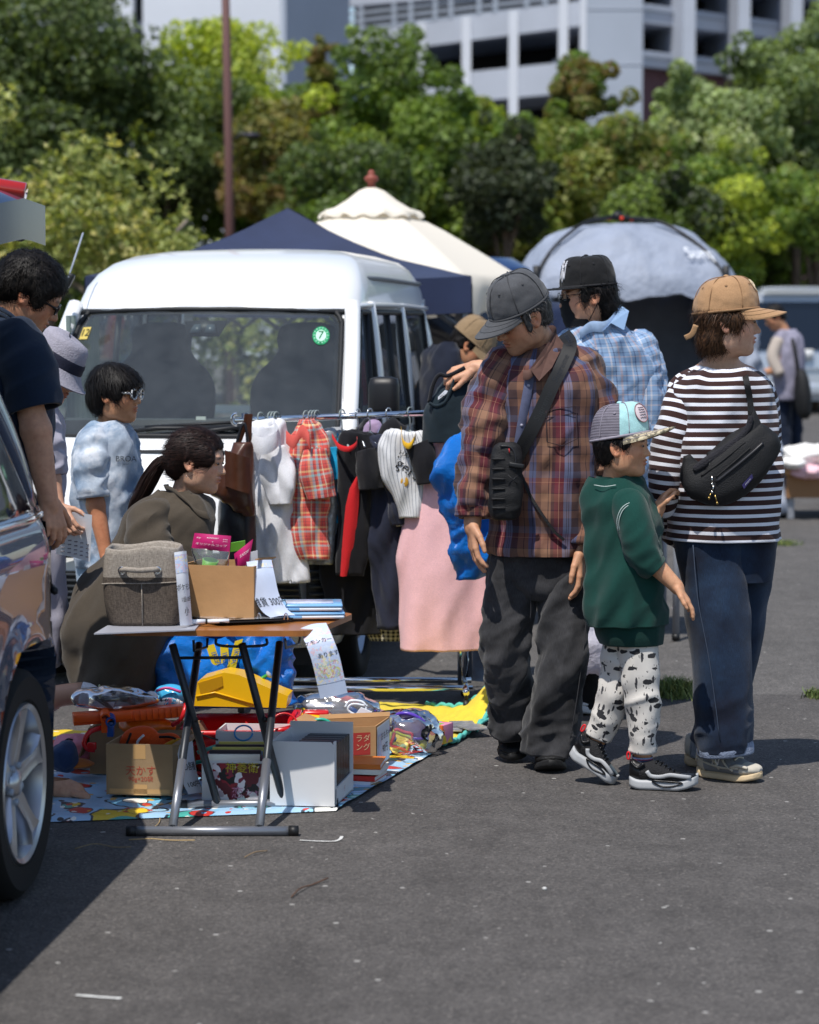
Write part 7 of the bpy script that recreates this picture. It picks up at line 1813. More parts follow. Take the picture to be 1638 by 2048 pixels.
  for k in range(6):
   a=k*math.pi/3+(0 if k%3==0 else 0)
   mb=MB();mb.tube([dome(a,t)+(dome(a,t)-s.c)*.012 for t in np.linspace(.02,.98,16)],.0016,5);mb.build('panel_seam',ms,hat)
   if eyel:
    a2=a+math.pi/6;q=dome(a2,.52);nn=unit(q-s.c)
    mb=MB();mb.lathe([(.0012,.0012),(.004,.0016),(.0046,0)],q+nn*.001,nn,12);mb.build('eyelet',ms,hat)
  if button:mb=MB();mb.ell(dome(0,1)+s.R@A3(0,0,.002),A3(.010,.010,.006),s.R,12,6);mb.build('button',mcrown if not mfront else mfront,hat)
  mb=MB();ang=np.radians(np.linspace(-width,width,31));rows=[]
  for kk in np.linspace(0,1,10):
   row=[]
   for a in ang:
    b=-.05+fr*math.cos(a)*.995,rr*math.sin(a)*.995
    ext=L*max(0,math.cos(a*90/width))**.45
    row.append(Lc(b[0]+ext*kk,b[1]*(1+.03*kk),ub+tilt*math.cos(a)*.8+pitch*kk*ext/L-drop*(abs(b[1])/rr)**2*kk*(0.25 if flat else 1)+.004))
   rows.append(row)
  Pb=np.array(rows);th=s.R@A3(0,0,.0045)
  mb.grid(Pb);mb.grid(Pb-th,flip=True);e=lambda Q:np.concatenate([Q[:,0],Q[-1,1:],Q[-2::-1,-1]]);mb.grid(np.stack([e(Pb-th),e(Pb)],0))
  br=mb.build('brim',mbrim,hat)
  for kk in(3,6):mb=MB();mb.tube(Pb[kk]+s.R@A3(0,0,.0006),.0009,4);mb.build('stitch_line',ms,hat)
  mb=MB();mb.tube([dome(a,0.0)+(dome(a,0)-s.c)*.010 for a in A_],.0045,6,closed=True);mb.build('sweat_band',ms,hat)
  s.dome=dome;return hat
 def wear(s,name,m,P,folds=(),seed=0,parent=None,uv=True,**kw):
  if name=='sleeve':
   c=P[0].mean(0);d=unit(P[2].mean(0)-c);r0=np.linalg.norm(P[0]-c,axis=1).mean()
   P=np.concatenate([[c+(P[0]-c)*.15-d*r0*.62],[c+(P[0]-c)*.6-d*r0*.48],[c+(P[0]-c)*.88-d*r0*.25],P],0)
  mb=MB();Q=cloth(mb,P,folds,seed,**kw);o=mb.build(name,m,parent or s.root,uv=uv);return o,Q
 def specs(s,m,rim=.0016,lens_r=(.075,.055),gap=.15,f=.405,u=.015,ml=None,thick=None):
  H=s.H;g=None
  mb=MB();a=np.linspace(0,2*math.pi,26,endpoint=False);root=None
  pts=lambda q:[s.L(f-.06*abs(q*gap+lens_r[0]*math.cos(t)),q*gap+lens_r[0]*math.copysign(abs(math.cos(t))**.8,math.cos(t)),u+lens_r[1]*math.copysign(abs(math.sin(t))**.8,math.sin(t)))for t in a]
  mb.tube(pts(1),rim,6,closed=True);mb.tube(pts(-1),rim,6,closed=True)
  mb.tube([s.L(f-.005,-gap+lens_r[0],u+.02),s.L(f+.01,0,u+.03),s.L(f-.005,gap-lens_r[0],u+.02)],rim,6)
  for q in(-1,1):mb.tube(cat([s.L(f-.02,q*(gap+lens_r[0]),u+.02),s.L(.18,q*.315,u+.025),s.L(-.02,q*.352,u+.03),s.L(-.09,q*.35,u-.05)],12),thick or rim,6)
  g=mb.build('glasses',m,s.root)
  for q in(-1,1):
   P=pts(q);c=sum(P)/len(P);mb=MB();mb.grid(np.array([[c+(x-c)*k for x in P]for k in(.02,.98)]),closed=True);mb.build('lens',ml or m_lens,g)
  return g
def shoe(per,heel,toe,wd,msole,mup,mtoe=None,ht=.10,parent=None,lift=0.0,lace=None,sole_h=.028,spring=.018,label=None):
 """heel, toe: points on the ground; lift raises the heel end"""
 heel,toe=np.asarray(heel,float),np.asarray(toe,float);d=toe-heel;L=np.linalg.norm(d);d=d/L
 sd=unit(np.cross([0,0,1],d));pit=math.asin(min(.95,lift/L))if lift else 0
 d3=A3(0,0,1)*-math.sin(pit)+d*math.cos(pit);u3=A3(0,0,1)*math.cos(pit)+d*math.sin(pit)
 base=heel+A3(0,0,lift)
 wt=lambda t:np.interp(t,[0,.04,.15,.35,.5,.7,.85,.95,1],[.45,.66,.78,.76,.84,1.0,.90,.62,.22])*wd/2
 zs=lambda t:spring*max(0,(t-.62)/.38)**2+.010*max(0,(.12-t)/.12)
 P=lambda t,y,z:base+d3*(t*L)+sd*y+u3*(z+zs(t)-(spring*1.0 if(lift and t>.7)else 0)*max(0,(t-.7)/.3))
 tt=np.concatenate([np.linspace(0,.1,5),np.linspace(.15,.9,16),np.linspace(.93,1,6)])
 rows=[]
 for t in tt:
  w=wt(t);row=[]
  for a in np.linspace(0,2*math.pi,18,endpoint=False):
   ca,sa=math.cos(a),math.sin(a);k=(abs(ca)**5+abs(sa)**5)**(-1/5)
   row.append(P(t,w*ca*k*(1.05 if sa<0 else 1),sole_h/2+sole_h/2*sa*k))
  rows.append(row)
 sh=bpy.data.objects.new('shoe',None);put(sh,per.root);ORG[sh.name]=ORG[per.root.name]
 mb=MB();mb.grid(np.array(rows),closed=True,capa=True,capb=True);mb.build('sole',msole,sh)
 hz=lambda t:np.interp(t,[0,.06,.2,.36,.46,.6,.75,.9,.97,1],[ht*.92,ht,ht*.96,ht*1.0,ht*.90,ht*.68,ht*.54,ht*.46,ht*.38,ht*.30])
 rows=[]
 for t in tt:
  w=wt(t)*.97;row=[]
  for a in np.linspace(0,2*math.pi,26,endpoint=False):
   ca,sa=math.cos(a),math.sin(a);k=(abs(ca)**2.6+abs(sa)**2.6)**(-1/2.6);z=hz(t)-sole_h+.004
   wz=w*(1-.30*max(0,sa)*(1 if t<.5 else.5))
   row.append(P(t,wz*ca*k,sole_h-.006+z/2+z/2*sa*k))
  rows.append(row)
 R_=np.array(rows);R_=R_+.0016*fbm(R_,45,2)[...,None]*u3
 mb=MB();mb.grid(R_,closed=True,capa=True,capb=True)
 if mtoe:
  nu=26
  for i in range(len(mb.F)-2):
   if(i//nu)>len(tt)*.62 or(i//nu)<5:mb.MI[i]=1
 mb.build('upper',[mup]+([mtoe]if mtoe else[]),sh)
 if lace:
  for t in(.40,.46,.52,.58,.64):
   w=wt(t)*.52;mb=MB();mb.tube(cat([P(t-.01,-w,hz(t)-.004),P(t,0,hz(t)+.003),P(t+.012,w,hz(t)-.004)],8),.0032,6);mb.build('lace',lace,sh)
 sh_P=lambda t,y,z:P(t,y,z)
 return sh,P,wt,hz
SHIRT=[((.35,0,1),2.0,10,.015),((1,0,-.55),2.2,13,.013),((.7,0,1),3,19,.009),((0,0,1),3,34,.003)]
SLEEVE=[((1,0,.35),3,20,.011),((.4,0,1),2.5,13,.010),((1,0,-.6),3,26,.006)]
TROUS=[((.25,0,1),1.8,13,.010),((1,0,.5),3,17,.011,(.55,.18)),((1,0,.1),3,24,.010,(.97,.12)),((0,0,1),3,34,.002)]
# 1. man in the plaid shirt
m_plaid=plaid('plaid_shirt',(.20,.19),[(0,'#684a3f'),(.09,'#8f6a54'),(.20,'#2a2228'),(.212,'#8f6a54'),(.25,'#4a2a30'),(.30,'#6a2833'),(.365,'#b88a72'),(.372,'#5c202a'),(.44,'#666d8c'),(.49,'#232228'),(.50,'#666d8c'),(.52,'#232228'),(.53,'#666d8c'),(.57,'#3d2d33'),(.70,'#7d5947'),(.80,'#2a2228'),(.812,'#7d5947'),(.88,'#50587a'),(.94,'#2a2228'),(.95,'#50587a')],[(0,'#57403a'),(.14,'#85634e'),(.28,'#282026'),(.295,'#552e34'),(.44,'#5c222c'),(.48,'#b07e66'),(.487,'#5c222c'),(.56,'#474d66'),(.68,'#34262c'),(.84,'#6d4d3e'),(.97,'#2c2228')],.42)
def denim(name,c1,c2,fade=.35):
 def f(t,u,v,uv):
  n=t.noise(t.coord(),5.5,4,.6);mp=t.new('Mapping');mp.inputs['Scale'].default_value=(700,60,1);t.link(uv,mp.inputs[0]);w=t.noise(mp.outputs[0],1,2,.6)
  c=t.ramp(n.outputs[0],[(.35,c1),(.72,c2)]);return t.mix(1,c,t.ramp(w.outputs[0],[(.3,(.68,)*3),(.7,(1.35,)*3)]),'MULTIPLY')
 return uvmat(name,f,.85)
d_black=denim('charcoal_denim','#1b1b1d','#47474a');d_blue=denim('indigo_denim','#0b1427','#203650')
m_blksh=mat('black_shoe','#101011',.6,bump=(200,.4));m_blksole=mat('black_sole','#1a1a1b',.7)
A=Person('person in brown plaid shirt, charcoal jeans and grey cap walking with bowed head',G(1070,1535),8.30,(900,520,1235,1200),skin='#c69677',depth=(-.35,.40))
fwd=A3(-.80,-.44,-.46)
A.head(1040,634,-.03,.232,fwd,(-.40,-.30,.86),neck=(1098,712,.06),nose=1.1,jaw=1.05,neck_r=.22)
A.core(A.p(1098,760,.06),A.p(1095,900,.06),.12,.16,.03)
A.arm([(1000,760,.02),(958,900,.02),(945,1050,-.06)],[32,26,17]);A.arm([(1175,770,.04),(1190,930,.06),(1160,1105,-.06)],[32,26,17])
A.core(A.p(1000,760,.02),A.p(1098,800,.06),.06,.08,.03);A.core(A.p(1175,770,.04),A.p(1098,800,.06),.06,.08,.03)
A.hand(A.p(944,1045,-.06),(.06,-.15,-1),(.85,.15,-.25),(.35,-.9,0),L=.185,curl=(.38,.30,.34,.42),thumb=(.75,.55,.25))
A.hand(A.p(1159,1100,-.07),(.05,-.1,-1),(-.9,.2,-.2),(-.3,-.9,0),L=.185,curl=(.35,.4,.42,.45),thumb=(.8,.4,.3))
A.skinmesh(stub=.18);A.eyes((.8,.1,-.5))
A.hair([('+',(-.08,0,.13),(.45,.375,.40)),('+',(-.25,0,-.10),(.24,.30,.28)),('-',(.42,0,-.10),(.38,.60,.42)),('-',(.05,.0,-.62),(.8,.8,.42)),('-',(.0,.46,-.10),(.13,.2,.2)),('-',(.0,-.46,-.10),(.13,.2,.2)),('+',(.10,.325,-.06),(.05,.03,.12)),('+',(.10,-.325,-.06),(.05,.03,.12))],h_grey,900,.03,cols=((1,1,1),(1.6,1.6,1.6),(2.6,2.6,2.6)),lift=.10,capped=True)
m_cap1=plain('washed_grey_canvas','#4c4d50',.9,.14,18);m_cap1s=mat('grey_seam','#3c3d40',.9)
A.cap(m_cap1,m_cap1,L=.37,ub=.16,tilt=-.02,fr=.48,rr=.40,top=.66,drop=.12,pitch=-.10,width=60,mseam=m_cap1s)
A.specs(m_gold,.0013,(.085,.060),.15,.40,-.01)
sp=[(688,1052,1118,.06,.062),(702,1034,1134,.05,.078),(720,1012,1156,.045,.098),(738,992,1180,.04,.112),(770,984,1190,.04,.118),(830,986,1192,.04,.12),(900,986,1192,.04,.120),(980,986,1188,.04,.122),(1050,987,1186,.04,.122),(1092,986,1186,.04,.128),(1106,990,1184,.04,.126)]
sh1,Q=A.wear('shirt',m_plaid,rings(sp,8.30,110,96,2.4,yaw=-.25),SHIRT,3)
TORSO_A=Q
for nm,sp,sd in(('sleeve',[(1014,730,.03,36),(992,775,.01,41),(970,850,-.01,38),(958,930,-.02,34),(951,1000,-.04,31),(949,1034,-.05,28)],5),('sleeve',[(1152,730,.06,38),(1178,780,.05,42),(1187,860,.05,40),(1183,940,.05,37),(1176,1020,.0,36),(1163,1098,-.055,28)],8)):
 A.wear(nm,m_plaid,limb(sp,8.30,60,48),[((1,0,.45),3,16,.016),((.5,0,1),2.2,12,.012),((1,0,-.5),3,24,.010)],sd,uvoff=(.05*sd,.3))
for c0,c1,r_ in(((948,1005,-.045),(948,1036,-.05),31),((1168,1070,-.04),(1162,1100,-.057),29)):
 A.wear('cuff',m_plaid,limb([(*c0,r_+2),((c0[0]+c1[0])/2,(c0[1]+c1[1])/2,c0[2],r_+2),(*c1,r_)],8.30,10,40),[],1,uvoff=(.1,.2))
cp=cat([A.p(*q)for q in[(1046,750,-.10),(1060,748,-.108),(1084,722,-.085),(1112,676,.0),(1104,660,.10),(1072,672,.15),(1030,700,.12)]],40)
mb=MB();up=A3(.0,0,.020);P=np.array([cp-up*.8+A3(0,-.004,0),cp+A3(0,-.010,.006),cp+up*.85]);mb.grid(P);mb.grid(P+A3(0,.005,0),flip=True);mb.build('collar',mat('plaid_collar','#5a4038',.85,var=(20,.25)),A.root)
for q in([(1060,738,-.118),(1086,700,-.085),(1110,664,.0),(1128,688,-.02),(1104,735,-.10),(1078,762,-.122)],):
 mb=MB();P_=[A.p(*x)for x in q];c_=sum(P_)/len(P_);mb.add(P_+[c_+A3(0,-.004,0)],[(i,(i+1)%len(P_),len(P_))for i in range(len(P_))]);mb.build('collar',mat('plaid_collar','#5a4038',.85,var=(20,.25)),A.root,smooth=False)
def surf(Q,px,py,off=.004):
 """nearest point on the front of a worn cloth, seen at this row and column"""
 r0=ray(px,py);o=A3(0,0,CAM_H);d=unit(r0);V=Q.reshape(-1,3);t=(V-o)@d;dist=np.linalg.norm(V-o-t[:,None]*d,axis=1)
 k=dist<max(.018,np.partition(dist,8)[8]);tm=t[k].min();return o+d*(tm-off)
pl=cat([surf(Q,*q,.003)for q in[(1062,742),(1052,800),(1040,870),(1030,940),(1024,1000),(1023,1030)]],30)
mb=MB();w=A3(.016,0,0);mb.grid(np.stack([pl-w,pl-w*.9+A3(0,-.004,0),pl+w*.9+A3(0,-.004,0),pl+w],1));mb.build('button_placket',mat('placket_slate','#555a74',.85,var=(30,.2)),A.root)
for k in(3,10,17,23):
 mb=MB();mb.lathe([(0,.006),(.0045,.006),(.0055,.004),(.0055,.002)],pl[k],(0,-1,0),12);mb.build('button',mat('button_grey','#9a98a8',.3),A.root)
pk=[surf(Q,x,y,.005)for x,y in[(1092,822),(1152,812),(1154,878),(1124,892),(1094,884)]]
mb=MB();mb.tube(pk+pk[:1],.0016,5);mb.tube([surf(Q,1092,836,.005),surf(Q,1152,826,.005)],.0012,4);mb.build('pocket_stitching',mat('pocket_dark','#33262c',.9),A.root)
mb=MB()
for sp,sd in(([(1046,1085,.06,48),(1032,1140,.06,54),(1022,1220,.05,48),(1014,1290,.04,45),(1018,1350,.06,41),(1026,1410,.10,37),(1028,1462,.13,36)],4),([(1122,1085,.04,48),(1130,1140,.03,52),(1132,1220,.0,47),(1126,1300,-.03,46),(1115,1380,-.03,46),(1102,1450,-.02,44),(1097,1508,-.02,42)],9)):
 cloth(mb,limb(sp,8.30,90,56),[((.25,0,1),1.8,11,.014),((1,0,.5),3,14,.014,(.50,.17)),((1,0,.15),3,20,.015,(.95,.14)),((.7,0,1),2.2,21,.009),((.9,0,.6),2.5,30,.005)],sd)
cloth(mb,rings([(1085,1004,1172,.05,.098),(1115,998,1176,.05,.104),(1160,1004,1176,.05,.10),(1195,1030,1150,.05,.08)],8.30,24,56,2.4),SHIRT,2,False)
tr=mb.build('jeans',d_black,A.root,uv=True)
mb=MB();mb.tube(cat([A.p(1058,1165,-.06),A.p(1062,1215,-.05),A.p(1060,1240,-.045)],8),.0016,4);mb.tube(cat([A.p(1172,1130,-.06),A.p(1172,1250,-.08),A.p(1155,1390,-.10),A.p(1138,1490,-.09)],14),.0016,4);mb.build('seam',mat('denim_seam','#3a3a3e',.9),tr)
h1,t1_=G(1030,1508),G(1020,1536);h1[1]=8.62;t1_=A3(W(1024,1500,8.36)[0],8.36,0);h1=A3(W(1030,1500,8.62)[0],8.62,0)
shoe(A,h1+A3(0,0,.0),t1_+A3(0,0,.012),.108,m_blksole,m_blksh,ht=.115,lift=.07)
h2,t2=A3(W(1096,1500,8.40)[0],8.44,0),A3(W(1104,1540,8.16)[0],8.165,0)
shoe(A,h2,t2,.112,m_blksole,m_blksh,ht=.105,lace=mat('black_lace','#1d1d1f',.8),spring=.03)
m_web=NT('black_webbing');m_web.set(Base_Color='#121213',Roughness=.6);w_=m_web.new('TexWave');w_.inputs['Scale'].default_value=160;m_web.link(m_web.coord(),w_.inputs['Vector']);m_web.bump(w_.outputs['Fac'],.3,.002);m_web=m_web.m
m_nyl=mat('black_nylon','#131315',.65,bump=(300,.4))
m_webt=mat('strap_lettering','#262628',.3)
def carried_strap(parent,name,pts3,w,n=50,lettering=None,thick=.003,m=None,side=None):
 p=cat(np.array(pts3),n);tg=np.gradient(p,axis=0);tg/=np.linalg.norm(tg,axis=1,keepdims=True)
 vw=p-A3(0,0,CAM_H);vw/=np.linalg.norm(vw,axis=1,keepdims=True);sd=np.cross(tg,vw);sd/=np.linalg.norm(sd,axis=1,keepdims=True)
 nr=np.cross(sd,tg);nr*=np.sign(-np.sum(nr*vw,1))[:,None]
 w=np.broadcast_to(np.asarray(w),(n,))[:,None]if np.ndim(w)else w
 L,R=p-sd*w/2,p+sd*w/2
 mb=MB();mb.grid(np.stack([L,L+nr*thick,R+nr*thick,R,L],1));o=mb.build(name,m or m_web,parent,auto=40)
 if lettering:
  ln=np.concatenate([[0],np.cumsum(np.linalg.norm(np.diff(p,axis=0),axis=1))])
  body,size,step,sgn=lettering;mb=MB();s0=step*.5
  ww=float(np.mean(w))
  def at(s_,y):
   f=np.array([np.interp(s_,ln,p[:,k])for k in range(3)]);sv=np.array([np.interp(s_,ln,sd[:,k])for k in range(3)]);nv=np.array([np.interp(s_,ln,nr[:,k])for k in range(3)])
   return f+sv*y+nv*(thick+.0008)
  while s0<ln[-1]-step*.4:
   mb.text(body,size,lambda x,y,s0=s0:at(s0+sgn*x,sgn*y));s0+=step
  mb.build('strap_lettering',m_webt,o,smooth=False)
 return o
sl=thing('sling_bag','black quilted sling bag worn across the plaid shirt','bag',A.p(1012,1030,-.16))
stp=[surf(Q,x,y,.006)for x,y in[(1140,690),(1125,730),(1105,770),(1085,815),(1062,862),(1042,900),(1028,928)]]
stp=[A.p(1128,668,.08)]+stp
carried_strap(sl,'shoulder_strap',stp,.048,lettering=('Supreme',.030,.145,-1))
low=[surf(Q,x,y,.004)for x,y in[(1043,950),(1060,990),(1085,1030),(1108,1062),(1128,1080)]]
carried_strap(sl,'lower_cord',low,.010,m=m_nyl,thick=.004)
mb=MB();Pq=rings([(886,998,1030,-.16,.020),(896,988,1040,-.16,.034),(920,983,1043,-.16,.040),(980,979,1045,-.16,.042),(1015,978,1042,-.16,.040),(1034,984,1036,-.16,.030),(1038,992,1028,-.16,.02)],8.30,50,56,3.0)
cloth(mb,Pq,[((1,0,0),12,22,.004)],4,False,True,True);mb.build('pouch',m_nyl,sl)
for k,py in enumerate((918,938,958,978,998,1016)):
 mb=MB();mb.tube(cat([surf(Pq,x,py,.001)for x in(984,996,1010)],8),.0042,6);mb.build('webbing_loop',m_nyl,sl)
mb=MB();mb.tube(cat([surf(Pq,x,y,.002)for x,y in[(1000,892),(1020,894),(1030,910),(1032,940)]],14),.003,6);mb.build('zip',mat('zip_dark','#26262a',.35),sl)
mb=MB();mb.tube([surf(Pq,1018,897,.004),surf(Pq,1019,906,.006)],.002,5);mb.build('zip_pull',mat('zip_red','#b3262a',.4),sl)
mb=MB();mb.box(A.p(1033,931,-.205),(.052,.012,.016),R=rot((0,1,0),.15),bev=.004);mb.build('buckle',m_blk,sl)
for q in([(1016,950),(1036,968)],[(1036,950),(1016,968)]):
 mb=MB();mb.tube([surf(Pq,*x,.002)for x in q],.0012,4);mb.build('cross_stitch',mat('zip_dark','#26262a',.35),sl)
 # 2. woman in the striped top
def striped(t,u,v,uv):return stripes(t,v,.0285,[(0,'#38211f'),(.60,'#dfe0e8')])
m_str=uvmat('striped_cotton',striped,.85)
Bw=Person('person in brown and white striped top, wide blue jeans and beige cap',G(1450,1565),8.08,(1285,540,1570,1110),skin='#cfa58c',depth=(-.35,.42))
Bw.head(1458,645,-.02,.222,A3(.94,-.12,.0),(.05,0,1),neck=(1442,752,.04),nose=.95,neck_r=.205)
Bw.core(Bw.p(1442,745,.04),Bw.p(1445,900,.04),.10,.11,.04);Bw.core(Bw.p(1380,775,.04),Bw.p(1510,778,.04),.05,.05,.04)
Bw.arm([(1372,775,.03),(1330,900,.06),(1330,1000,.08),(1395,1080,.17)],[26,22,17,12]);Bw.arm([(1520,785,.04),(1530,930,.12),(1450,1060,.2)],[26,22,14])
Bw.hand(Bw.p(1395,1080,.18),(.8,.1,-.4),(0,-1,0),(0,0,1),L=.165);Bw.hand(Bw.p(1450,1060,.22),(-.8,.1,-.3),(0,-1,0),(0,0,1),L=.165)
Bw.B.cone(Bw.p(1404,757,.05),Bw.p(1494,757,.05),.042,.042,.06);Bw.skinmesh(lips=(.72,.40,.40));Bw.eyes((1,.1,0))
BR=((1,1,1),(1.35,1.25,1.2),(.5,.48,.48))
Bw.hair([('+',(-.08,0,.12),(.46,.39,.40)),('+',(-.22,0,-.20),(.28,.33,.34)),('+',(-.20,0,-.40),(.22,.26,.16)),('-',(.47,0,-.14),(.40,.60,.44)),('+',(.13,.33,.06),(.10,.05,.16)),('+',(.13,-.33,.06),(.10,.05,.16)),('-',(-.02,-.42,-.10),(.10,.10,.12)),('-',(.0,0,-.80),(.9,.9,.35))],h_brown,2600,.045,cols=BR,lift=.16,jitter=.3,flow=(-.25,0,-1),curlf=.006,capped=True)
m_tan=plain('beige_twill','#a98460',.85,.05,14);m_tans=mat('beige_seam','#8f6e4e',.85)
Bw.cap(m_tan,m_tan,L=.42,ub=.17,tilt=.06,fr=.49,rr=.41,top=.68,drop=.17,pitch=-.06,mseam=m_tans,width=62)
mb=MB();q0=[Bw.p(1392,650,-.09),Bw.p(1384,668,-.085),Bw.p(1370,676,-.075)];p=cat(np.array(q0),10);mb.tube(p,np.array([[.002,.0095]]*10),10,up=(0,-1,0));mb.build('cap_strap',m_tan,Bw.root)
mb=MB()
def capat(a,t,off=.004):q=Bw.dome(a,t);return q+unit(q-Bw.c)*off
for pts in([(.35,.62),(.30,.52),(.20,.45),(.32,.40)],[(.25,.60),(.18,.50),(.30,.44),(.22,.32)],[(.38,.55),(.28,.36),(.16,.30)]):mb.tube(cat([capat(*q)for q in pts],12),.0022,5)
mb.build('embroidery',mat('embroidery_cream','#d9c6a4',.6),Bw.root)
sp=[(742,1396,1498,.05,.098),(749,1380,1512,.05,.106),(760,1362,1526,.05,.115),(778,1346,1538,.05,.122),(815,1340,1546,.05,.126),(870,1344,1548,.05,.13),(940,1348,1550,.05,.135),(1000,1350,1553,.05,.14),(1050,1348,1556,.05,.142),(1078,1346,1556,.05,.142)]
_,Q=Bw.wear('shirt',m_str,rings(sp,8.08,110,100,2.4,yaw=.15),[((.2,0,1),1.2,7,.018),((.8,0,.8),1.8,9,.013),((1,0,-.6),2,11,.009),((0,0,1),3,30,.002)],13)
Bw.wear('sleeve',m_str,limb([(1390,762,.03,26),(1368,795,.02,35),(1350,850,.0,37),(1338,910,.0,36),(1332,965,.0,34),(1330,1002,.01,32),(1334,1018,.03,24)],8.08,60,48),[((1,0,.3),3,14,.007),((.3,0,1),2,12,.004)],17,uvoff=(0,.01))
Bw.wear('sleeve',m_str,limb([(1338,985,.06,26),(1342,1030,.10,30),(1352,1065,.13,28),(1380,1088,.16,24)],8.08,30,40),[((1,0,.3),3,16,.006)],18)
Bw.wear('sleeve',m_str,limb([(1508,765,.06,24),(1526,800,.07,28),(1532,870,.10,28),(1528,950,.14,26),(1490,1040,.20,24)],8.08,50,40),[((1,0,.3),3,14,.006)],19,uvoff=(0,.012))
mb=MB()
for sp,sd in(([(1498,1075,.10,53),(1490,1180,.12,46),(1474,1290,.15,46),(1446,1410,.19,42),(1416,1488,.22,38)],24),([(1424,1075,.03,74),(1430,1150,.02,65),(1436,1230,.0,61),(1441,1310,-.01,58),(1446,1400,-.01,56),(1449,1470,-.01,53),(1450,1500,-.01,52)],21)):
 cloth(mb,limb(sp,8.08,90,64),[((.15,0,1),1.2,8,.010),((1,0,.45),2,11,.010,(.22,.2)),((1,0,.5),3,13,.009,(.8,.15)),((0,0,1),3,30,.0015)],sd)
cloth(mb,rings([(1040,1352,1550,.06,.125),(1100,1350,1552,.06,.125),(1160,1362,1545,.06,.11)],8.08,16,56,2.4),[],3,False)
jn=mb.build('jeans',d_blue,Bw.root,uv=True)
Bw.wear('turned_cuff',mat('denim_inside','#7f8aa0',.9,var=(60,.3),bump=(180,.4)),limb([(1449,1484,-.01,55),(1450,1496,-.01,57),(1451,1507,-.01,56)],8.08,8,48),[((1,0,.2),4,24,.004)],6)
mb=MB();mb.tube(cat([Bw.p(1386,1090,-.085),Bw.p(1396,1200,-.105),Bw.p(1420,1330,-.118),Bw.p(1440,1480,-.113)],20),.0018,4);mb.build('seam',mat('denim_thread','#3f4a5c',.9),jn)
m_nbs=mat('cream_sole','#c9b28e',.7,bump=(90,.2));m_nbu=mat('grey_mesh','#85888e',.75,bump=(400,.5));m_nbt=mat('beige_suede','#bdb6a8',.9,var=(30,.1));m_lacec=mat('cream_lace','#d2cabb',.8)
hh,tt_=A3(W(1406,1560,8.06)[0],8.16,0),A3(W(1522,1560,8.02)[0],8.02,0)
shx,SP,swt,shz=shoe(Bw,hh,tt_,.105,m_nbs,m_nbu,m_nbt,ht=.118,lace=m_lacec,sole_h=.025,spring=.016)
mb=MB();fr_=lambda t,z:SP(t,-swt(t)*.985-.0015,z)
for a_,b_ in(((.30,.048),(.34,.082)),((.34,.082),(.385,.048)),((.385,.048),(.43,.082))):mb.tube([fr_(*a_),fr_(*b_)],.0028,5)
mb.build('side_letter',mat('letter_white','#d8d8da',.5),shx)
mb=MB();mb.tube(cat([fr_(.05,.06),fr_(.25,.052),(fr_(.5,.045)),fr_(.75,.048)],14),.004,6);mb.tube(cat([fr_(.12,.09),fr_(.3,.07),fr_(.42,.038)],10),.004,6);mb.tube(cat([fr_(.62,.050),fr_(.74,.058),fr_(.88,.045)],10),.006,6);mb.tube(cat([fr_(.02,.05),fr_(.06,.09),fr_(.02,.11)],8),.006,6);mb.tube(cat([fr_(.46,.075),fr_(.56,.05),fr_(.66,.04)],8),.004,6);mb.build('overlay',m_nbt,shx)
hh,tt_=A3(W(1378,1530,8.30)[0],8.36,0),A3(W(1470,1530,8.26)[0],8.26,0)
shoe(Bw,hh,tt_,.10,m_nbs,m_nbu,m_nbt,ht=.11,lace=m_lacec,sole_h=.034)
Bw.wear('sock',plain('grey_sock','#8f949c'),limb([(1412,1450,.22,24),(1402,1490,.24,20),(1400,1515,.24,20)],8.08,12,24),[],2)
wb=thing('waist_bag','black waist bag worn across the chest of the striped top','bag',Bw.p(1460,980,-.2))
st2=[Bw.p(1486,738,.06),surf(Q,1492,758,.006),surf(Q,1500,800,.008),surf(Q,1502,838,.010)]
carried_strap(wb,'shoulder_strap',st2,.020,24,m=m_nyl)
def bagrow(px0,py0,px1,py1,th,dy):return[Bw.p(px0,py0,dy),Bw.p(px1,py1,dy),th]
spn=[(1374,912,5,.015),(1384,940,24,.03),(1402,958,42,.045),(1430,958,52,.055),(1462,940,54,.058),(1494,910,52,.055),(1520,885,42,.045),(1534,868,30,.035),(1541,860,14,.02)]
C=np.array([[*Bw.p(a,b,-.115),c/S(8.0),d]for a,b,c,d in spn]);C=cat(C,50)
T_,E1,E2=frames(C[:,:3],up=(0,-1,0));aa=np.linspace(0,2*math.pi,44,endpoint=False);k_=(np.abs(np.cos(aa))**2.8+np.abs(np.sin(aa))**2.8)**(-1/2.8)
Pw=C[:,None,:3]+(C[:,4,None]*(np.cos(aa)*k_))[...,None]*E1[:,None]+(C[:,3,None]*(np.sin(aa)*k_))[...,None]*E2[:,None]
mb=MB();cloth(mb,Pw,[((.8,0,.5),4,16,.006)],7,False,True,True);mb.build('pouch',m_nyl,wb)
mb=MB();p=cat(np.array([Bw.p(x,y,-.155)for x,y in[(1388,940),(1402,930),(1440,905),(1475,880),(1496,855),(1502,832)]]),30);r_=np.interp(np.linspace(0,1,30),[0,.3,1],[.010,.016,.009]);mb.tube(p,np.stack([r_*.6,r_],1),10,up=(0,-1,0));mb.build('padded_edge',mat('mesh_padding','#27262c',.8,bump=(260,.8)),wb)
mb=MB();mb.prism([Bw.p(1498,850,-.15),Bw.p(1508,815,-.135),Bw.p(1534,872,-.14),Bw.p(1510,890,-.165)],A3(0,.006,0));mb.build('side_wing',m_nyl,wb,smooth=False)
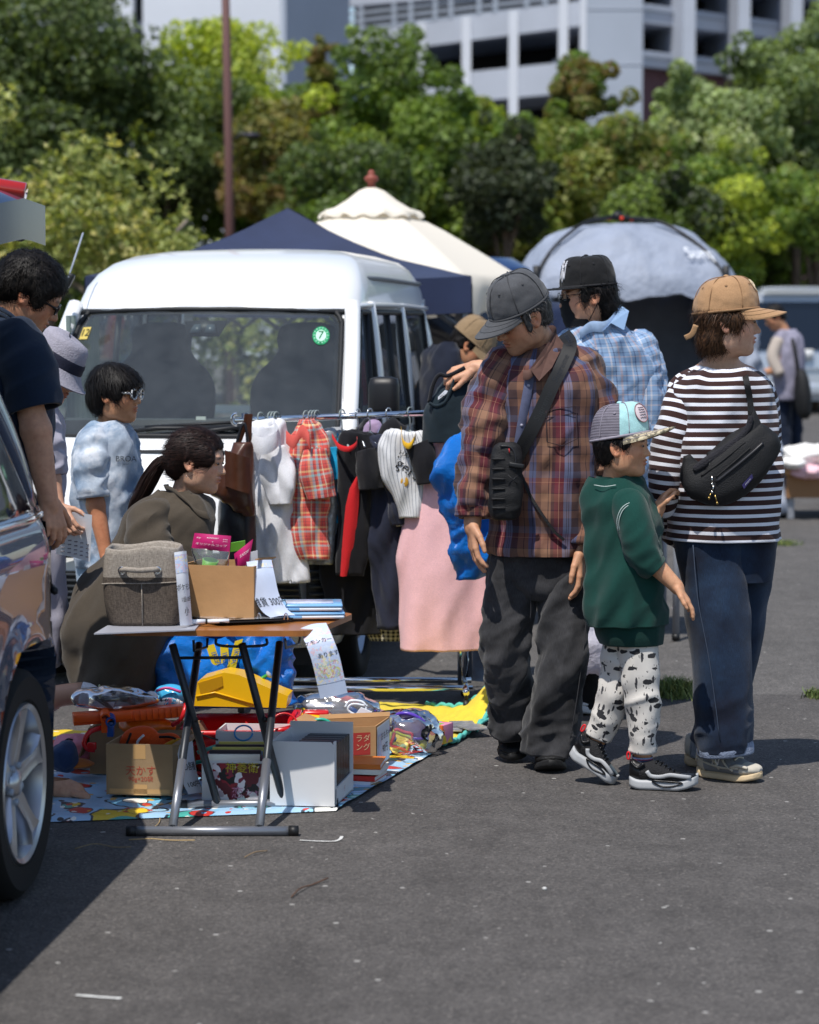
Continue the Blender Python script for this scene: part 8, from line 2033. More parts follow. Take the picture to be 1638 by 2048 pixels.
for pts,rr,m in(([(1432,964),(1470,934),(1505,905),(1526,886)],.0055,mat('zip_dark','#26262a',.35)),([(1432,954),(1470,922),(1500,896)],.0030,m_nyl),([(1402,952),(1440,925),(1490,884)],.0030,m_nyl)):
 mb=MB();mb.tube(cat([surf(Pw,x,y,.002)for x,y in pts],20),rr,6);mb.build('zip',m,wb)
m_met=mat('zip_metal','#c9c6c0',.2,1.0);m_bras=mat('brass','#a48a52',.3,1.0)
for pts in([(1424,952),(1424,968)],[(1428,970),(1424,984)],[(1430,990),(1434,1006)],[(1422,986),(1418,996)]):
 a=surf(Pw,*pts[0],.004);b=a+(Bw.p(*pts[1],0)-Bw.p(*pts[0],0));mb=MB();mb.tube([a,b],.0026,6);mb.ell(b,.0055,nu=8,nv=5);mb.build('zip_pull',m_met if pts[0][1]<985 else m_bras,wb)
lbq=[surf(Pw,x,y,.003)for x,y in[(1484,970),(1504,948),(1506,956),(1488,978)]]
mb=MB();mb.prism(lbq,A3(0,.002,0));lb=mb.build('brand_label',mat('label_purple','#3a3466',.6),wb,smooth=False)
e=unit(lbq[1]-lbq[0]);n_=unit(lbq[0]-lbq[3]);cc_=sum(lbq)/4;mb=MB();mb.text('patagonia',.007,lambda x,y:cc_+e*x+n_*y+A3(0,-.0022,0));mb.build('label_lettering',mat('letter_white','#d8d8da',.5),lb,smooth=False)
# 3. boy in the green sweatshirt
c_green=plain('green_fleece','#0f3d36',.95,.10,12);c_greenr=plain('green_rib','#0d352f',.95,.06,30)
D=Person('person, small, in a green sweatshirt, leaf-print white trousers and turquoise mesh cap',G(1270,1580),7.95,(1150,800,1400,1235),vox=.003,skin='#cb9a78',depth=(-.32,.36))
D.head(1246,893,-.02,.196,A3(.94,-.32,.02),(0,0,1),neck=(1228,985,.02),nose=.9,cheek=1.15,neck_r=.20)
D.core(D.p(1228,975,.02),D.p(1240,1150,.02),.075,.09,.03)
D.arm([(1262,1015,-.08),(1290,1110,-.10),(1352,1172,-.12)],[26,22,14]);D.arm([(1275,1020,.08),(1292,1062,.06),(1318,1016,.02)],[24,20,13])
D.core(D.p(1262,1015,-.08),D.p(1235,1030,.02),.05,.07,.03);D.core(D.p(1275,1020,.08),D.p(1235,1030,.02),.05,.07,.03)
D.hand(D.p(1350,1170,-.12),(.62,-.05,-.78),(-.7,.1,-.5),(.0,-.9,.2),L=.135,curl=(.25,.3,.34,.4),thumb=(.8,.45,.2))
D.hand(D.p(1312,1022,.0),(.40,.62,.66),(.78,.05,-.55),(.45,-.80,.38),L=.135,curl=(.6,.65,.7,.7),thumb=(.45,.80,.25),tcurl=.5)
D.skinmesh(lips=(.82,.55,.52));D.eyes((1,-.25,0))
D.hair([('+',(-.08,0,.10),(.44,.375,.40)),('+',(-.20,0,-.14),(.26,.30,.22)),('-',(.48,0,-.16),(.40,.62,.44)),('-',(.05,0,-.68),(.8,.8,.38)),('+',(.14,.33,.08),(.07,.03,.10)),('+',(.14,-.33,.08),(.07,.03,.10)),('-',(-.03,.42,-.08),(.10,.10,.12)),('-',(-.03,-.42,-.08),(.10,.10,.12))],h_black,800,.03,lift=.12,capped=True)
def meshy():
 t=NT('grey_net');co=t.coord();
 w1=t.new('TexWave',bands_direction='Z');w1.inputs['Scale'].default_value=62;t.link(co,w1.inputs['Vector']);w2=t.new('TexWave',bands_direction='X');w2.inputs['Scale'].default_value=90;t.link(co,w2.inputs['Vector'])
 f=t.math('MULTIPLY',w1.outputs['Fac'],t.math('ADD',t.math('MULTIPLY',w2.outputs['Fac'],.4),.6));t.link(t.ramp(f,[(.1,'#4c4852'),(.6,'#8a8490')]),t.b.inputs['Base Color']);t.set(Roughness=.7);t.bump(f,.6,.003);return t.m
def camo(t,u,v,uv):
 n=t.noise(t.coord(),48,2,.4);n2=t.noise(t.coord(),95,1);return t.mix(t.math('GREATER_THAN',n2.outputs[0],.57),t.ramp(n.outputs[0],[(0,'#b3a68a'),(.46,'#c9bd9f'),(.56,'#8f8672')],'CONSTANT'),'#6f6858')
m_net=meshy();m_aqua=plain('aqua_cloth','#a6d2d3',.8,.03);m_camo=uvmat('camo_brim',camo,.8,weave=False)
D.cap(m_net,m_camo,L=.44,ub=.17,tilt=.10,fr=.50,rr=.42,top=.72,drop=.14,pitch=.08,mseam=mat('grey_seam2','#8f8994',.8),front=1.32,mfront=m_aqua,sq=.46)
mb=MB();aa=np.linspace(0,2*math.pi,28,endpoint=False)
def da(a,t,o=.004):q=D.dome(a,t);return q+unit(q-D.c)*o
mb.grid(np.array([[da(.42+.36*k*math.cos(q),.42+.24*k*math.sin(q),.004)for q in aa]for k in(.02,.5,1)]),closed=True);bg=mb.build('cap_badge',mat('badge_pale','#d8c9cc',.6),D.root)
mb=MB();mb.tube([da(.42+.35*math.cos(q),.42+.235*math.sin(q),.005)for q in aa],.0016,5,closed=True);mb.build('badge_edge',mat('badge_edge','#8a5f64',.6),bg)
for k in range(5):
 mb=MB();y=.27+.06*k;mb.tube([da(.42-.2+.04*j,y+.02+.01*math.sin(j*2+k),.005)for j in range(10)],.0014,4);mb.build('badge_line',mat('badge_grey','#a08f94',.6),bg)
sp=[(958,1190,1262,.02,.060),(972,1184,1280,.02,.075),(1000,1178,1302,.02,.092),(1050,1173,1312,.02,.10),(1110,1172,1316,.02,.105),(1170,1174,1322,.02,.11),(1220,1178,1328,.02,.112),(1246,1186,1328,.02,.110),(1284,1198,1326,.02,.100)]
_,QD=D.wear('sweatshirt',c_green,rings(sp[:-1],7.95,80,80,2.3),[((.3,0,1),1.6,9,.018),((1,0,.5),2.5,11,.012),((.6,0,1),3,20,.008)],33)
D.wear('hem_rib',c_greenr,rings([(1238,1184,1328,.02,.111),(1250,1187,1329,.02,.112),(1270,1192,1328,.02,.108),(1286,1200,1326,.02,.100)],7.95,16,80,2.3),[((0,0,1),2,16,.003)],3)
D.wear('neck_rib',c_greenr,rings([(952,1194,1256,.02,.056),(960,1189,1262,.02,.062),(972,1186,1276,.02,.070)],7.95,10,60,2.2),[],3,hemmed=False)
D.wear('sleeve',c_green,limb([(1250,1000,-.05,34),(1264,1030,-.08,38),(1276,1070,-.10,37),(1286,1102,-.105,34),(1300,1126,-.105,30),(1312,1138,-.105,27)],7.95,50,48),[((1,0,.9),3,22,.011,(.75,.3)),((.4,0,1),3,14,.006)],35)
D.wear('sleeve',c_green,limb([(1262,1002,.07,30),(1278,1030,.09,32),(1290,1058,.07,28),(1300,1062,.05,22)],7.95,30,40),[((1,0,.9),3,20,.008)],36)
m_thr=mat('white_thread','#b8c6c2',.8)
mb=MB();arc=[surf(QD,x,y,.045)for x,y in((1268,998),)]
p=cat(np.array([D.p(x,y,d)for x,y,d in[(1236,1062,-.118),(1234,1040,-.128),(1242,1018,-.132),(1258,1006,-.125),(1276,1006,-.112),(1284,1014,-.10)]]),30)
mb.tube(p,.0014,5);mb.tube(p+A3(.006,-.001,-.004),.0014,5);mb.build('shoulder_stitching',m_thr,D.root)
mb=MB();mb.tube(cat([surf(QD,x,y,.003)for x,y in[(1188,970),(1210,973),(1232,970)]],12),.0014,5);mb.build('neck_stitching',m_thr,D.root)
def leafprint(t,u,v,uv):
 def blobs(scale,seed,thr,sx_,sy_):
  mp=t.new('Mapping');mp.inputs['Location'].default_value=(seed,seed*1.3,0);mp.inputs['Rotation'].default_value=(0,0,seed);mp.inputs['Scale'].default_value=(sx_,sy_,1);t.link(uv,mp.inputs[0])
  ns=t.noise(mp.outputs[0],scale*3,2);vv=t.new('TexVoronoi');vv.inputs['Scale'].default_value=scale;t.link(t.mix(.02,mp.outputs[0],ns.outputs['Color']),vv.inputs['Vector']);s_=t.new('SeparateColor');t.link(vv.outputs['Color'],s_.inputs[0])
  return t.math('MULTIPLY',t.math('LESS_THAN',vv.outputs['Distance'],thr),t.math('GREATER_THAN',s_.outputs[0],.35))
 base=t.mix(1,'#d4cfc8',t.ramp(t.noise(t.coord(),14,3).outputs[0],[(.3,(.95,)*3),(.7,(1.04,)*3)]),'MULTIPLY')
 c=t.mix(blobs(16,1.1,.30,1.0,2.2),base,'#2c2c30');c=t.mix(blobs(16,1.16,.22,1.0,2.3),c,'#d4cfc8');c=t.mix(blobs(20,2.7,.24,2.4,.9),c,'#3b3b40');c=t.mix(blobs(42,4.1,.20,2.2,1),c,'#2a2a2e')
 return c
m_lp=uvmat('leaf_print_cotton',leafprint,.85)
mb=MB()
cloth(mb,limb([(1244,1270,.05,40),(1240,1330,.05,35),(1228,1390,.06,30),(1212,1440,.08,27),(1198,1474,.09,24)],7.95,60,48),[((1,0,.5),3,14,.010),((.2,0,1),2,12,.007)],43)
cloth(mb,limb([(1272,1270,.0,42),(1280,1330,-.01,38),(1284,1390,-.015,33),(1285,1440,-.01,29),(1284,1504,-.005,25)],7.95,60,48),[((1,0,.4),3,15,.010,(.6,.25)),((1,0,.2),4,22,.008,(.95,.12)),((.2,0,1),2,12,.006)],41)
mb.build('trousers',m_lp,D.root,uv=True)
SDFa=None
for q_ in([(1198,1468,.09),(1186,1500,.10)],[(1285,1498,-.005),(1285,1520,-.005)]):mb=MB();mb.tube([D.p(*x)for x in q_],D.r(18.5),16);mb.build('ankle',mat('ankle_skin','#c08d6a',.5),D.root)
m_sock=NT('boy_sock');co=m_sock.coord();sp_=m_sock.new('SeparateXYZ');m_sock.link(co,sp_.inputs[0]);m_sock.link(stripes(m_sock,sp_.outputs[2],.022,[(0,'#232c48'),(.4,'#8a2f44'),(.52,'#8490ae'),(.75,'#232c48'),(.9,'#b8bccb')]),m_sock.b.inputs['Base Color']);m_sock.set(Roughness=.9);m_sock=m_sock.m
m_sock2=mat('grey_sock_boy','#7e8aa4',.9,var=(120,.25));m_sockr=mat('sock_red','#8a2f44',.9);m_sockn=mat('sock_navy','#232c48',.9)
D.wear('sock',m_sock,limb([(1285,1512,-.005,21),(1284,1530,-.005,21),(1282,1550,-.005,22)],7.95,14,28),[],3)
sk,_=D.wear('sock',m_sock2,limb([(1193,1483,.095,20),(1184,1502,.10,20),(1176,1524,.10,22)],7.95,14,28),[],4)
mb=MB();mb.tube([D.p(1194,1481,.095),D.p(1190,1491,.097)],D.r(20.8),20,caps=False);mb.build('sock_top',m_sockn,D.root);mb=MB();mb.tube([D.p(1190,1492,.097),D.p(1188.5,1495,.098)],D.r(20.9),20,caps=False);mb.build('sock_band',m_sockr,D.root)
mb=MB();mb.tube(cat([D.p(x,y,.062)for x,y in[(1172,1500),(1182,1510),(1190,1503),(1198,1512)]],10),.004,5);mb.build('sock_motif',m_sockr,sk)
m_jsole=mat('pale_grey_sole','#a9abad',.5);m_jup=mat('black_knit','#17171a',.75,bump=(260,.6));m_jtoe=mat('black_overlay','#0f0f11',.35);m_jred=mat('tab_red','#d9222c',.4)
def jshoe(h,t,lift,side,redz):
 sh,SP,wt_,hz_=shoe(D,h,t,.085,m_jsole,m_jup,m_jtoe,ht=.098,lift=lift,lace=m_jtoe,sole_h=.036,spring=.024)
 f=lambda t,z,o=.0015:SP(t,side*(wt_(t)*1.0+o),z)
 mb=MB();mb.tube(cat([f(.26,.066),f(.32,.050),f(.46,.048),f(.60,.056),f(.76,.050),f(.90,.036)],16),np.stack([np.full(16,.003),np.full(16,.007)],1),8,up=(0,1,0));mb.build('sole_wing',m_jsole,sh)
 mb=MB();mb.tube(cat([f(.34,.034,.002),f(.46,.018,.002),f(.62,.018,.002),f(.78,.026,.002),f(.62,.034,.002),f(.46,.034,.002)],24,True),.003,6,closed=True);mb.build('sole_inlay',m_jtoe,sh)
 mb=MB();a=np.linspace(0,2*math.pi,14,endpoint=False);c0=SP(-.02,0,.098);uu_=unit(SP(0,0,.2)-SP(0,0,0));dd_=unit(SP(1,0,0)-SP(0,0,0));mb.tube([c0+uu_*.013*math.sin(q)+dd_*.005*math.cos(q)for q in a],.0028,6,closed=True);mb.build('pull_tab',m_jred,sh)
 mb=MB();mb.tube(cat([f(.02,.085,-.004),f(.12,.075,-.002),f(.22,.09,-.004)],10),.006,6);mb.build('heel_counter',m_jtoe,sh)
jshoe(A3(D.p(1258,1580)[0],7.93,0),A3(D.p(1392,1580)[0],7.89,0),0,-1,0)
jshoe(A3(D.p(1140,1560)[0],8.04,0),A3(D.p(1244,1580)[0],7.99,0),.088,-1,0)
# 4. man with the black cap and mask
m_lblu=plaid('light_plaid_shirt',(.085,.075),[(0,'#8ca8c8'),(.24,'#d9d3d2'),(.32,'#8ca8c8'),(.44,'#3f5072'),(.49,'#9db4cf'),(.66,'#c2a8a4'),(.76,'#8ca8c8'),(.90,'#5f7698')],[(0,'#7f9cc0'),(.22,'#cdbab8'),(.28,'#7f9cc0'),(.46,'#46587c'),(.50,'#93acca'),(.72,'#d5d3d6'),(.77,'#86a2c4'),(.92,'#566c92')])
E_=Person('person in pale blue plaid shirt, black cap and black mask reaching for the rack',G(1180,1430),9.45,(880,480,1330,1100),vox=.0036,skin='#c8987a',depth=(-.45,.40))
E_.head(1172,592,-.02,.232,A3(-.95,-.24,-.08),(-.03,0,1),neck=(1192,688,.02),neck_r=.23)
E_.core(E_.p(1192,680,.02),E_.p(1220,900,.04),.09,.12,.03)
E_.arm([(1168,700,-.04),(1080,745,-.02),(985,742,.02),(948,735,.04)],[34,24,16,13.5]);E_.arm([(1285,720,.06),(1292,860,.06),(1230,1000,-.05)],[32,26,15])
E_.core(E_.p(1168,700,-.04),E_.p(1220,740,.04),.07,.08,.03);E_.core(E_.p(1285,720,.06),E_.p(1220,740,.04),.07,.08,.03)
E_.hand(E_.p(950,734,.04),(-.93,.0,-.32),(.0,.55,-.8),(-.1,-.85,-.4),L=.185,curl=(.75,.8,.8,.8),thumb=(.85,.45,.25),tcurl=.12)
E_.hand(E_.p(1228,1000,-.06),(-.3,-.2,-.9),(-.8,.3,0),(0,-1,0),L=.18,curl=(.9,.95,1,1))
E_.skinmesh();E_.eyes((1,-.1,-.2))
E_.hair([('+',(-.08,0,.12),(.46,.39,.40)),('+',(-.30,0,-.16),(.26,.33,.32)),('+',(-.28,0,-.36),(.18,.24,.16)),('-',(.45,0,-.12),(.38,.62,.44)),('-',(.02,.45,-.10),(.12,.14,.16)),('-',(.02,-.45,-.10),(.12,.14,.16)),('-',(.08,0,-.80),(.9,.9,.28)),('+',(.14,.325,.02),(.07,.03,.14)),('+',(.14,-.325,.02),(.07,.03,.14))],h_black,1500,.055,cols=((1,1,1),(1.5,1.5,1.5),(2.4,2.4,2.4)),lift=.28,jitter=.7,curlf=.012,capped=True)
m_bcap=plain('black_wool','#121214',.8,.06,20)
E_.cap(m_bcap,m_bcap,L=.40,ub=.17,tilt=.0,fr=.48,rr=.41,top=.66,drop=.08,pitch=-.01,flat=True,mseam=mat('black_seam','#1c1c1f',.8),sq=.34)
mb=MB()
def ea(a,t,o=.004):q=E_.dome(a,t);return q+unit(q-E_.c)*o
sg_=-1
for pts in([(.10,.16),(.12,.52)],[(.12,.52),(.34,.16)],[(.34,.16),(.36,.54)],[(.08,.66),(.22,.42),(.36,.66)],[(.22,.42),(.22,.10)],[(.04,.54),(.18,.56)],[(.30,.57),(.42,.55)]):mb.tube(cat([ea(sg_*a,t)for a,t in pts],8),.0026,5)
mb.build('cap_emblem',mat('emblem_white','#c9c9cf',.6),E_.root)
m_mask=mat('black_mask','#0e0e10',.85,bump=(60,.2));rows=[]
for v in np.linspace(0,1,14):
 u=-.03-.47*v;row=[]
 for q in np.linspace(-1,1,25):
  w=.29-.05*v;f=(.455-.06*v+.03*math.sin(v*math.pi))-.33*abs(q)**2.2+.006*math.sin(v*25);row.append(E_.L(f,q*w,u+.03*abs(q)))
 rows.append(row)
Pm=np.array(rows);mb=MB();mb.grid(Pm);mb.grid(Pm+E_.R@A3(-.004,0,0),flip=True);mk=mb.build('face_mask',m_mask,E_.root)
for q in(-1,1):
 mb=MB();mb.tube(cat([E_.L(.14,q*.285,-.05),E_.L(.02,q*.345,.06),E_.L(-.08,q*.375,.10)],8),.0018,5);mb.tube(cat([E_.L(.06,q*.265,-.40),E_.L(-.03,q*.335,-.22),E_.L(-.07,q*.365,-.12)],8),.0018,5);mb.build('ear_loop',m_mask,mk)
E_.specs(m_gl,.0014,(.085,.065),.155,.43,.02)
sp=[(655,1150,1238,.02,.085),(672,1146,1262,.02,.10),(695,1142,1288,.03,.115),(725,1140,1304,.04,.125),(780,1142,1310,.05,.132),(860,1146,1312,.05,.135),(950,1150,1308,.05,.135),(1040,1150,1306,.05,.135),(1120,1150,1304,.05,.135)]
_,QE=E_.wear('shirt',m_lblu,rings(sp,9.45,90,84,2.4,yaw=.35),SHIRT,53)
E_.wear('sleeve',m_lblu,limb([(1170,695,-.02,42),(1120,722,-.05,40),(1060,742,-.03,34),(1005,742,.0,25)],9.45,40,44),SLEEVE,55)
E_.wear('sleeve',m_lblu,limb([(1272,690,.04,38),(1286,740,.04,42),(1290,810,.03,40),(1288,880,.02,36),(1260,950,-.03,30),(1236,990,-.05,24)],9.45,50,44),SLEEVE,57,uvoff=(.03,.02))
mb=MB();mb.prism([E_.p(x,y,d)for x,y,d in[(1244,612,-.03),(1258,622,-.05),(1248,660,-.105),(1222,646,-.11),(1206,662,-.115)]],A3(0,.006,0));mb.build('collar',m_lblu,E_.root,smooth=False)
mb=MB();cp=cat([E_.p(*q)for q in[(1160,668,-.11),(1182,652,-.10),(1214,650,-.10),(1240,618,-.02),(1232,622,.09),(1190,640,.10)]],30);up=A3(0,0,.03);P=np.array([cp-up*.8,cp+A3(0,-.008,0),cp+up*.6]);mb.grid(P);mb.grid(P+A3(0,.005,0),flip=True);mb.build('collar',mat('collar_blue','#8fa6c4',.85,var=(25,.2)),E_.root)
mb=MB();Pq=rings([(648,1168,1214,.01,.072),(662,1166,1220,.01,.088),(690,1164,1212,.012,.104),(740,1164,1200,.02,.106)],9.45,16,40,2.2);cloth(mb,Pq,[],1,False);mb.build('undershirt',c_white,E_.root,uv=True)
mb=MB();pl=cat([surf(QE,x,y,.004)for x,y in[(1190,700),(1188,760),(1186,840)]],12);w=A3(.014,0,0);mb.grid(np.stack([pl-w,pl+A3(0,-.004,0),pl+w],1));mb.build('button_placket',mat('placket_blue','#4f648a',.85),E_.root)
mb=MB()
for sp,sd in(([(1190,1080,.05,60),(1182,1220,.04,50),(1180,1340,.03,42),(1186,1412,.03,36)],61),([(1262,1080,.06,60),(1262,1220,.10,50),(1256,1340,.12,42),(1250,1405,.14,36)],62)):cloth(mb,limb(sp,9.45,50,44),TROUS,sd)
mb.build('trousers',plain('black_trouser','#141416'),E_.root,uv=True)
m_wsole=mat('white_sole','#c9c9cb',.6);m_wup=mat('white_leather','#d4d3d2',.5)
sh,SP,wt_,hz_=shoe(E_,A3(W(1262,1430,9.45)[0],9.62,0),A3(W(1140,1430,9.40)[0],9.40,0),.105,m_wsole,m_wup,ht=.105,lace=m_wup,sole_h=.034)
mb=MB();f=lambda t,z:SP(t,wt_(t)*1.0+.0015,z)
sw=[f(.30,.052),f(.36,.046),f(.5,.052),f(.78,.072),f(.52,.064),f(.40,.060)][::-1];mb.add(sw,[(0,1,2,3,4,5)]);mb.add([f(t_,z_)+unit(f(.5,.05)-SP(.5,0,.05))*.001 for t_,z_ in((.30,.052),(.36,.046),(.5,.052),(.78,.072),(.52,.064),(.40,.060))],[(0,1,2,3,4,5)]);mb.build('side_mark',mat('mark_blue','#20408f',.5),sh,smooth=False)
mb=MB();mb.tube(cat([SP(.05,wt_(.05)+.002,.014),SP(.3,wt_(.3)+.002,.014),SP(.5,wt_(.5)+.002,.014)],8),.010,8);mb.build('gum_sole',mat('gum_tan','#9a7a52',.6),sh)
shoe(E_,A3(W(1270,1425,9.65)[0],9.75,0),A3(W(1200,1425,9.55)[0],9.55,0),.105,m_wsole,m_wup,ht=.105,lace=m_wup)
# 5. woman kneeling on the sheet
c_ol=plain('brown_linen','#4a4238',.9,.10,10)
K=Person('person with a dark ponytail in a loose brown linen dress kneeling behind the table',G(230,1400),8.55,(230,830,470,1180),skin='#cfa58a',depth=(-.3,.35))
K.head(396,922,0,.222,A3(.95,-.18,-.12),(.12,0,1),neck=(362,1012,.03),neck_r=.20,nose=.95)
K.core(K.p(362,1010,.03),K.p(335,1120,.03),.09,.11,.03);K.arm([(315,1050,-.08),(345,1140,-.12),(420,1160,-.16)],[26,22,14])
K.hand(K.p(420,1158,-.16),(.9,-.1,-.3),(0,.3,-1),(0,-1,.2),L=.16)
K.skinmesh(lips=(.75,.45,.45));K.eyes((1,0,-.1))
K.hair([('+',(-.06,0,.12),(.475,.385,.42)),('+',(-.28,0,-.08),(.24,.32,.28)),('-',(.50,0,-.18),(.36,.62,.44)),('-',(.15,0,-.74),(.8,.8,.42)),('-',(.01,.44,-.09),(.09,.12,.13)),('-',(.01,-.44,-.09),(.09,.12,.13)),('+',(.22,.29,.10),(.12,.06,.16)),('+',(.22,-.29,.10),(.12,.06,.16))],h_dbrown,2600,.05,flow=(-1,0,-.15),jitter=.16,lift=.03,cols=((1,1,1),(1.4,1.3,1.3)))
tail=cat([K.p(*q)for q in[(336,918,.02),(318,930,.03),(300,958,.04),(285,985,.05),(268,1008,.06),(256,1026,.07)]],40)
rg=np.random.default_rng(5);mb=MB()
rr_=np.interp(np.linspace(0,1,40),[0,.1,.4,.75,1],[.016,.026,.034,.028,.006]);mb.tube(tail,np.stack([rr_*.8,rr_],1),18,col=(1,1,1))
for i in range(220):
 a,k=rg.uniform(0,6.28),rg.uniform(.75,1.1);T_,E1,E2=frames(tail);s0=rg.integers(0,12);e0=min(40,s0+rg.integers(18,30))
 q=tail+(E1*math.cos(a)*.8+E2*math.sin(a))*(rr_*k)[:,None]+np.outer(np.linspace(0,1,40)**2,rg.normal(0,.008,3));q=q[s0:e0:3]
 mb.tube(q,np.linspace(.0022,.0004,len(q)),3,col=np.ones(3)*rg.uniform(.6,1.9))
mb.build('ponytail',h_dbrown,K.root,colattr=True)
mb=MB();mb.tube([K.p(329,918,.02)+A3(0,.018*math.cos(q),.022*math.sin(q))for q in np.linspace(0,6.28,16,endpoint=False)],.005,6,closed=True);mb.build('hair_tie',m_blk,K.root)
sp=[(988,322,392,.02,.07),(1006,290,416,.02,.10),(1035,262,428,.02,.13),(1075,242,430,.02,.15),(1115,220,428,.02,.16),(1160,180,410,.02,.18),(1210,148,392,.02,.20),(1260,135,370,.02,.21),(1310,136,345,.02,.21),(1350,145,332,.02,.21),(1392,152,326,.02,.20)]
_,QK=K.wear('dress',c_ol,rings(sp,8.55,110,84,2.2),[((.55,0,1),1.5,9,.020),((1,0,-.7),2,9,.016),((.8,0,1),3,24,.005)],71)
K.wear('sleeve',c_ol,limb([(318,1020,-.06,36),(300,1058,-.10,42),(312,1105,-.13,42),(352,1135,-.15,36),(385,1150,-.16,28)],8.55,44,44),[((1,0,.6),3,15,.013),((.3,0,1),2,12,.008)],73)
mb=MB();cp=cat([K.p(*q)for q in[(416,1030,-.10),(392,1022,-.10),(372,1000,-.09),(346,980,-.05),(330,976,.03),(340,974,.10)]],24);up=A3(-.01,0,.018);P=np.array([cp-up*.9+A3(0,-.01,0),cp+A3(0,-.014,0),cp+up*.6]);mb.grid(P);mb.grid(P+A3(0,.005,0),flip=True);mb.build('collar',c_ol,K.root)
mb=MB();mb.ell(K.p(373,953,-.088),.0022,nu=8,nv=5);mb.build('earring',m_met,K.root)
# 6. boy with the chequered sunglasses
def tiedye(t,u,v,uv):
 n=t.noise(t.coord(),9,4,.65);n2=t.noise(t.coord(),3.5,2);return t.mix(.5,t.ramp(n.outputs[0],[(.40,'#4f6a88'),(.5,'#93a6ba'),(.60,'#dfe2e8')]),t.ramp(n2.outputs[0],[(.42,'#6d86a2'),(.58,'#d3d9e0')]))
c_td=uvmat('tie_dye_cotton',tiedye,.9)
J=Person('person, a boy in a blue tie-dyed T-shirt with white chequered sunglasses',G(215,1330),9.15,(130,690,300,1180),vox=.0034,skin='#bd8c69',depth=(-.3,.32))
J.head(232,788,0,.215,A3(.95,-.28,-.02),(0,0,1),neck=(216,868,.02),neck_r=.19,cheek=1.1,nose=.9)
J.core(J.p(216,865,.02),J.p(214,1050,.02),.075,.10,.03);J.arm([(188,900,-.07),(192,1010,-.09),(212,1110,-.12)],[22,19,12]);J.arm([(240,900,.08),(262,1000,.08),(272,1080,.02)],[22,18,12])
J.core(J.p(188,900,-.07),J.p(214,910,.02),.05,.07,.03);J.core(J.p(240,900,.08),J.p(214,910,.02),.05,.07,.03)
J.hand(J.p(211,1108,-.12),(.2,-.1,-1),(.9,.1,0),(.2,-1,0),L=.15,curl=(.3,.35,.4,.4))
J.skinmesh();J.eyes()
J.hair([('+',(-.06,0,.14),(.49,.41,.42)),('+',(-.26,0,-.10),(.27,.35,.30)),('+',(.16,0,.18),(.30,.36,.22)),('-',(.52,0,-.30),(.36,.66,.46)),('-',(.15,0,-.76),(.8,.8,.44)),('-',(.01,.46,-.10),(.09,.12,.13)),('-',(.01,-.46,-.10),(.09,.12,.13)),('+',(.14,.33,.02),(.06,.04,.12)),('+',(.14,-.33,.02),(.06,.04,.12))],h_black,2600,.045,flow=(.30,0,-1),jitter=.20,lift=.06)
def chk():
 t=NT('chequered_frame');c=t.new('TexChecker');c.inputs['Scale'].default_value=170;c.inputs[1].default_value=(.8,.8,.8,1);c.inputs[2].default_value=(.02,.02,.02,1);t.link(t.coord(),c.inputs[0]);t.link(c.outputs[0],t.b.inputs['Base Color']);t.set(Roughness=.3);return t.m
J.specs(chk(),.0042,(.105,.085),.155,.42,.01,ml=mat('dark_lens','#2a2a2c',.05,coat=1),thick=.0045)
sp=[(848,190,242,.02,.06),(858,178,252,.02,.08),(874,166,262,.02,.095),(905,158,268,.02,.105),(960,152,271,.02,.11),(1020,150,273,.02,.112),(1080,152,272,.02,.112),(1132,156,270,.02,.11)]
_,QJ=J.wear('T-shirt',c_td,rings(sp,9.15,70,64,2.2),SHIRT,81)
J.root.children[-1].name='tee_shirt'
J.wear('sleeve',c_td,limb([(192,872,-.04,24),(184,905,-.07,30),(184,950,-.08,31),(188,996,-.09,29)],9.15,30,36),SLEEVE,83)
J.wear('sleeve',c_td,limb([(240,872,.06,24),(252,905,.08,27),(258,960,.08,26)],9.15,26,32),SLEEVE,84)
J.wear('neck_rib',c_td,rings([(843,194,238,.02,.056),(852,188,244,.02,.064)],9.15,6,40,2.2),[],1,hemmed=False)
mb=MB();c0=surf(QJ,256,918,.004);mb.text('BROA',.030,lambda x,y:surf(QJ,252+x*530,918-y*530,.003));mb.text('ooooo',.008,lambda x,y:surf(QJ,252+x*530,928-y*530,.003));mb.build('chest_print',mat('print_grey','#2c3440',.8),J.root,smooth=False)
mb=MB()
for sp,sd in(([(190,1120,0,36),(192,1220,0,30),(194,1300,0,24)],85),([(236,1120,.04,36),(236,1220,.05,30),(236,1310,.05,24)],86)):cloth(mb,limb(sp,9.15,40,36),TROUS,sd)
mb.build('trousers',plain('pale_denim','#8fa6bb'),J.root,uv=True)
for x,yy in((198,9.12),(240,9.2)):shoe(J,A3(W(x-18,1420,yy)[0],yy+.05,0),A3(W(x+70,1420,yy)[0],yy-.05,0),.085,m_wsole,m_wup,ht=.09)
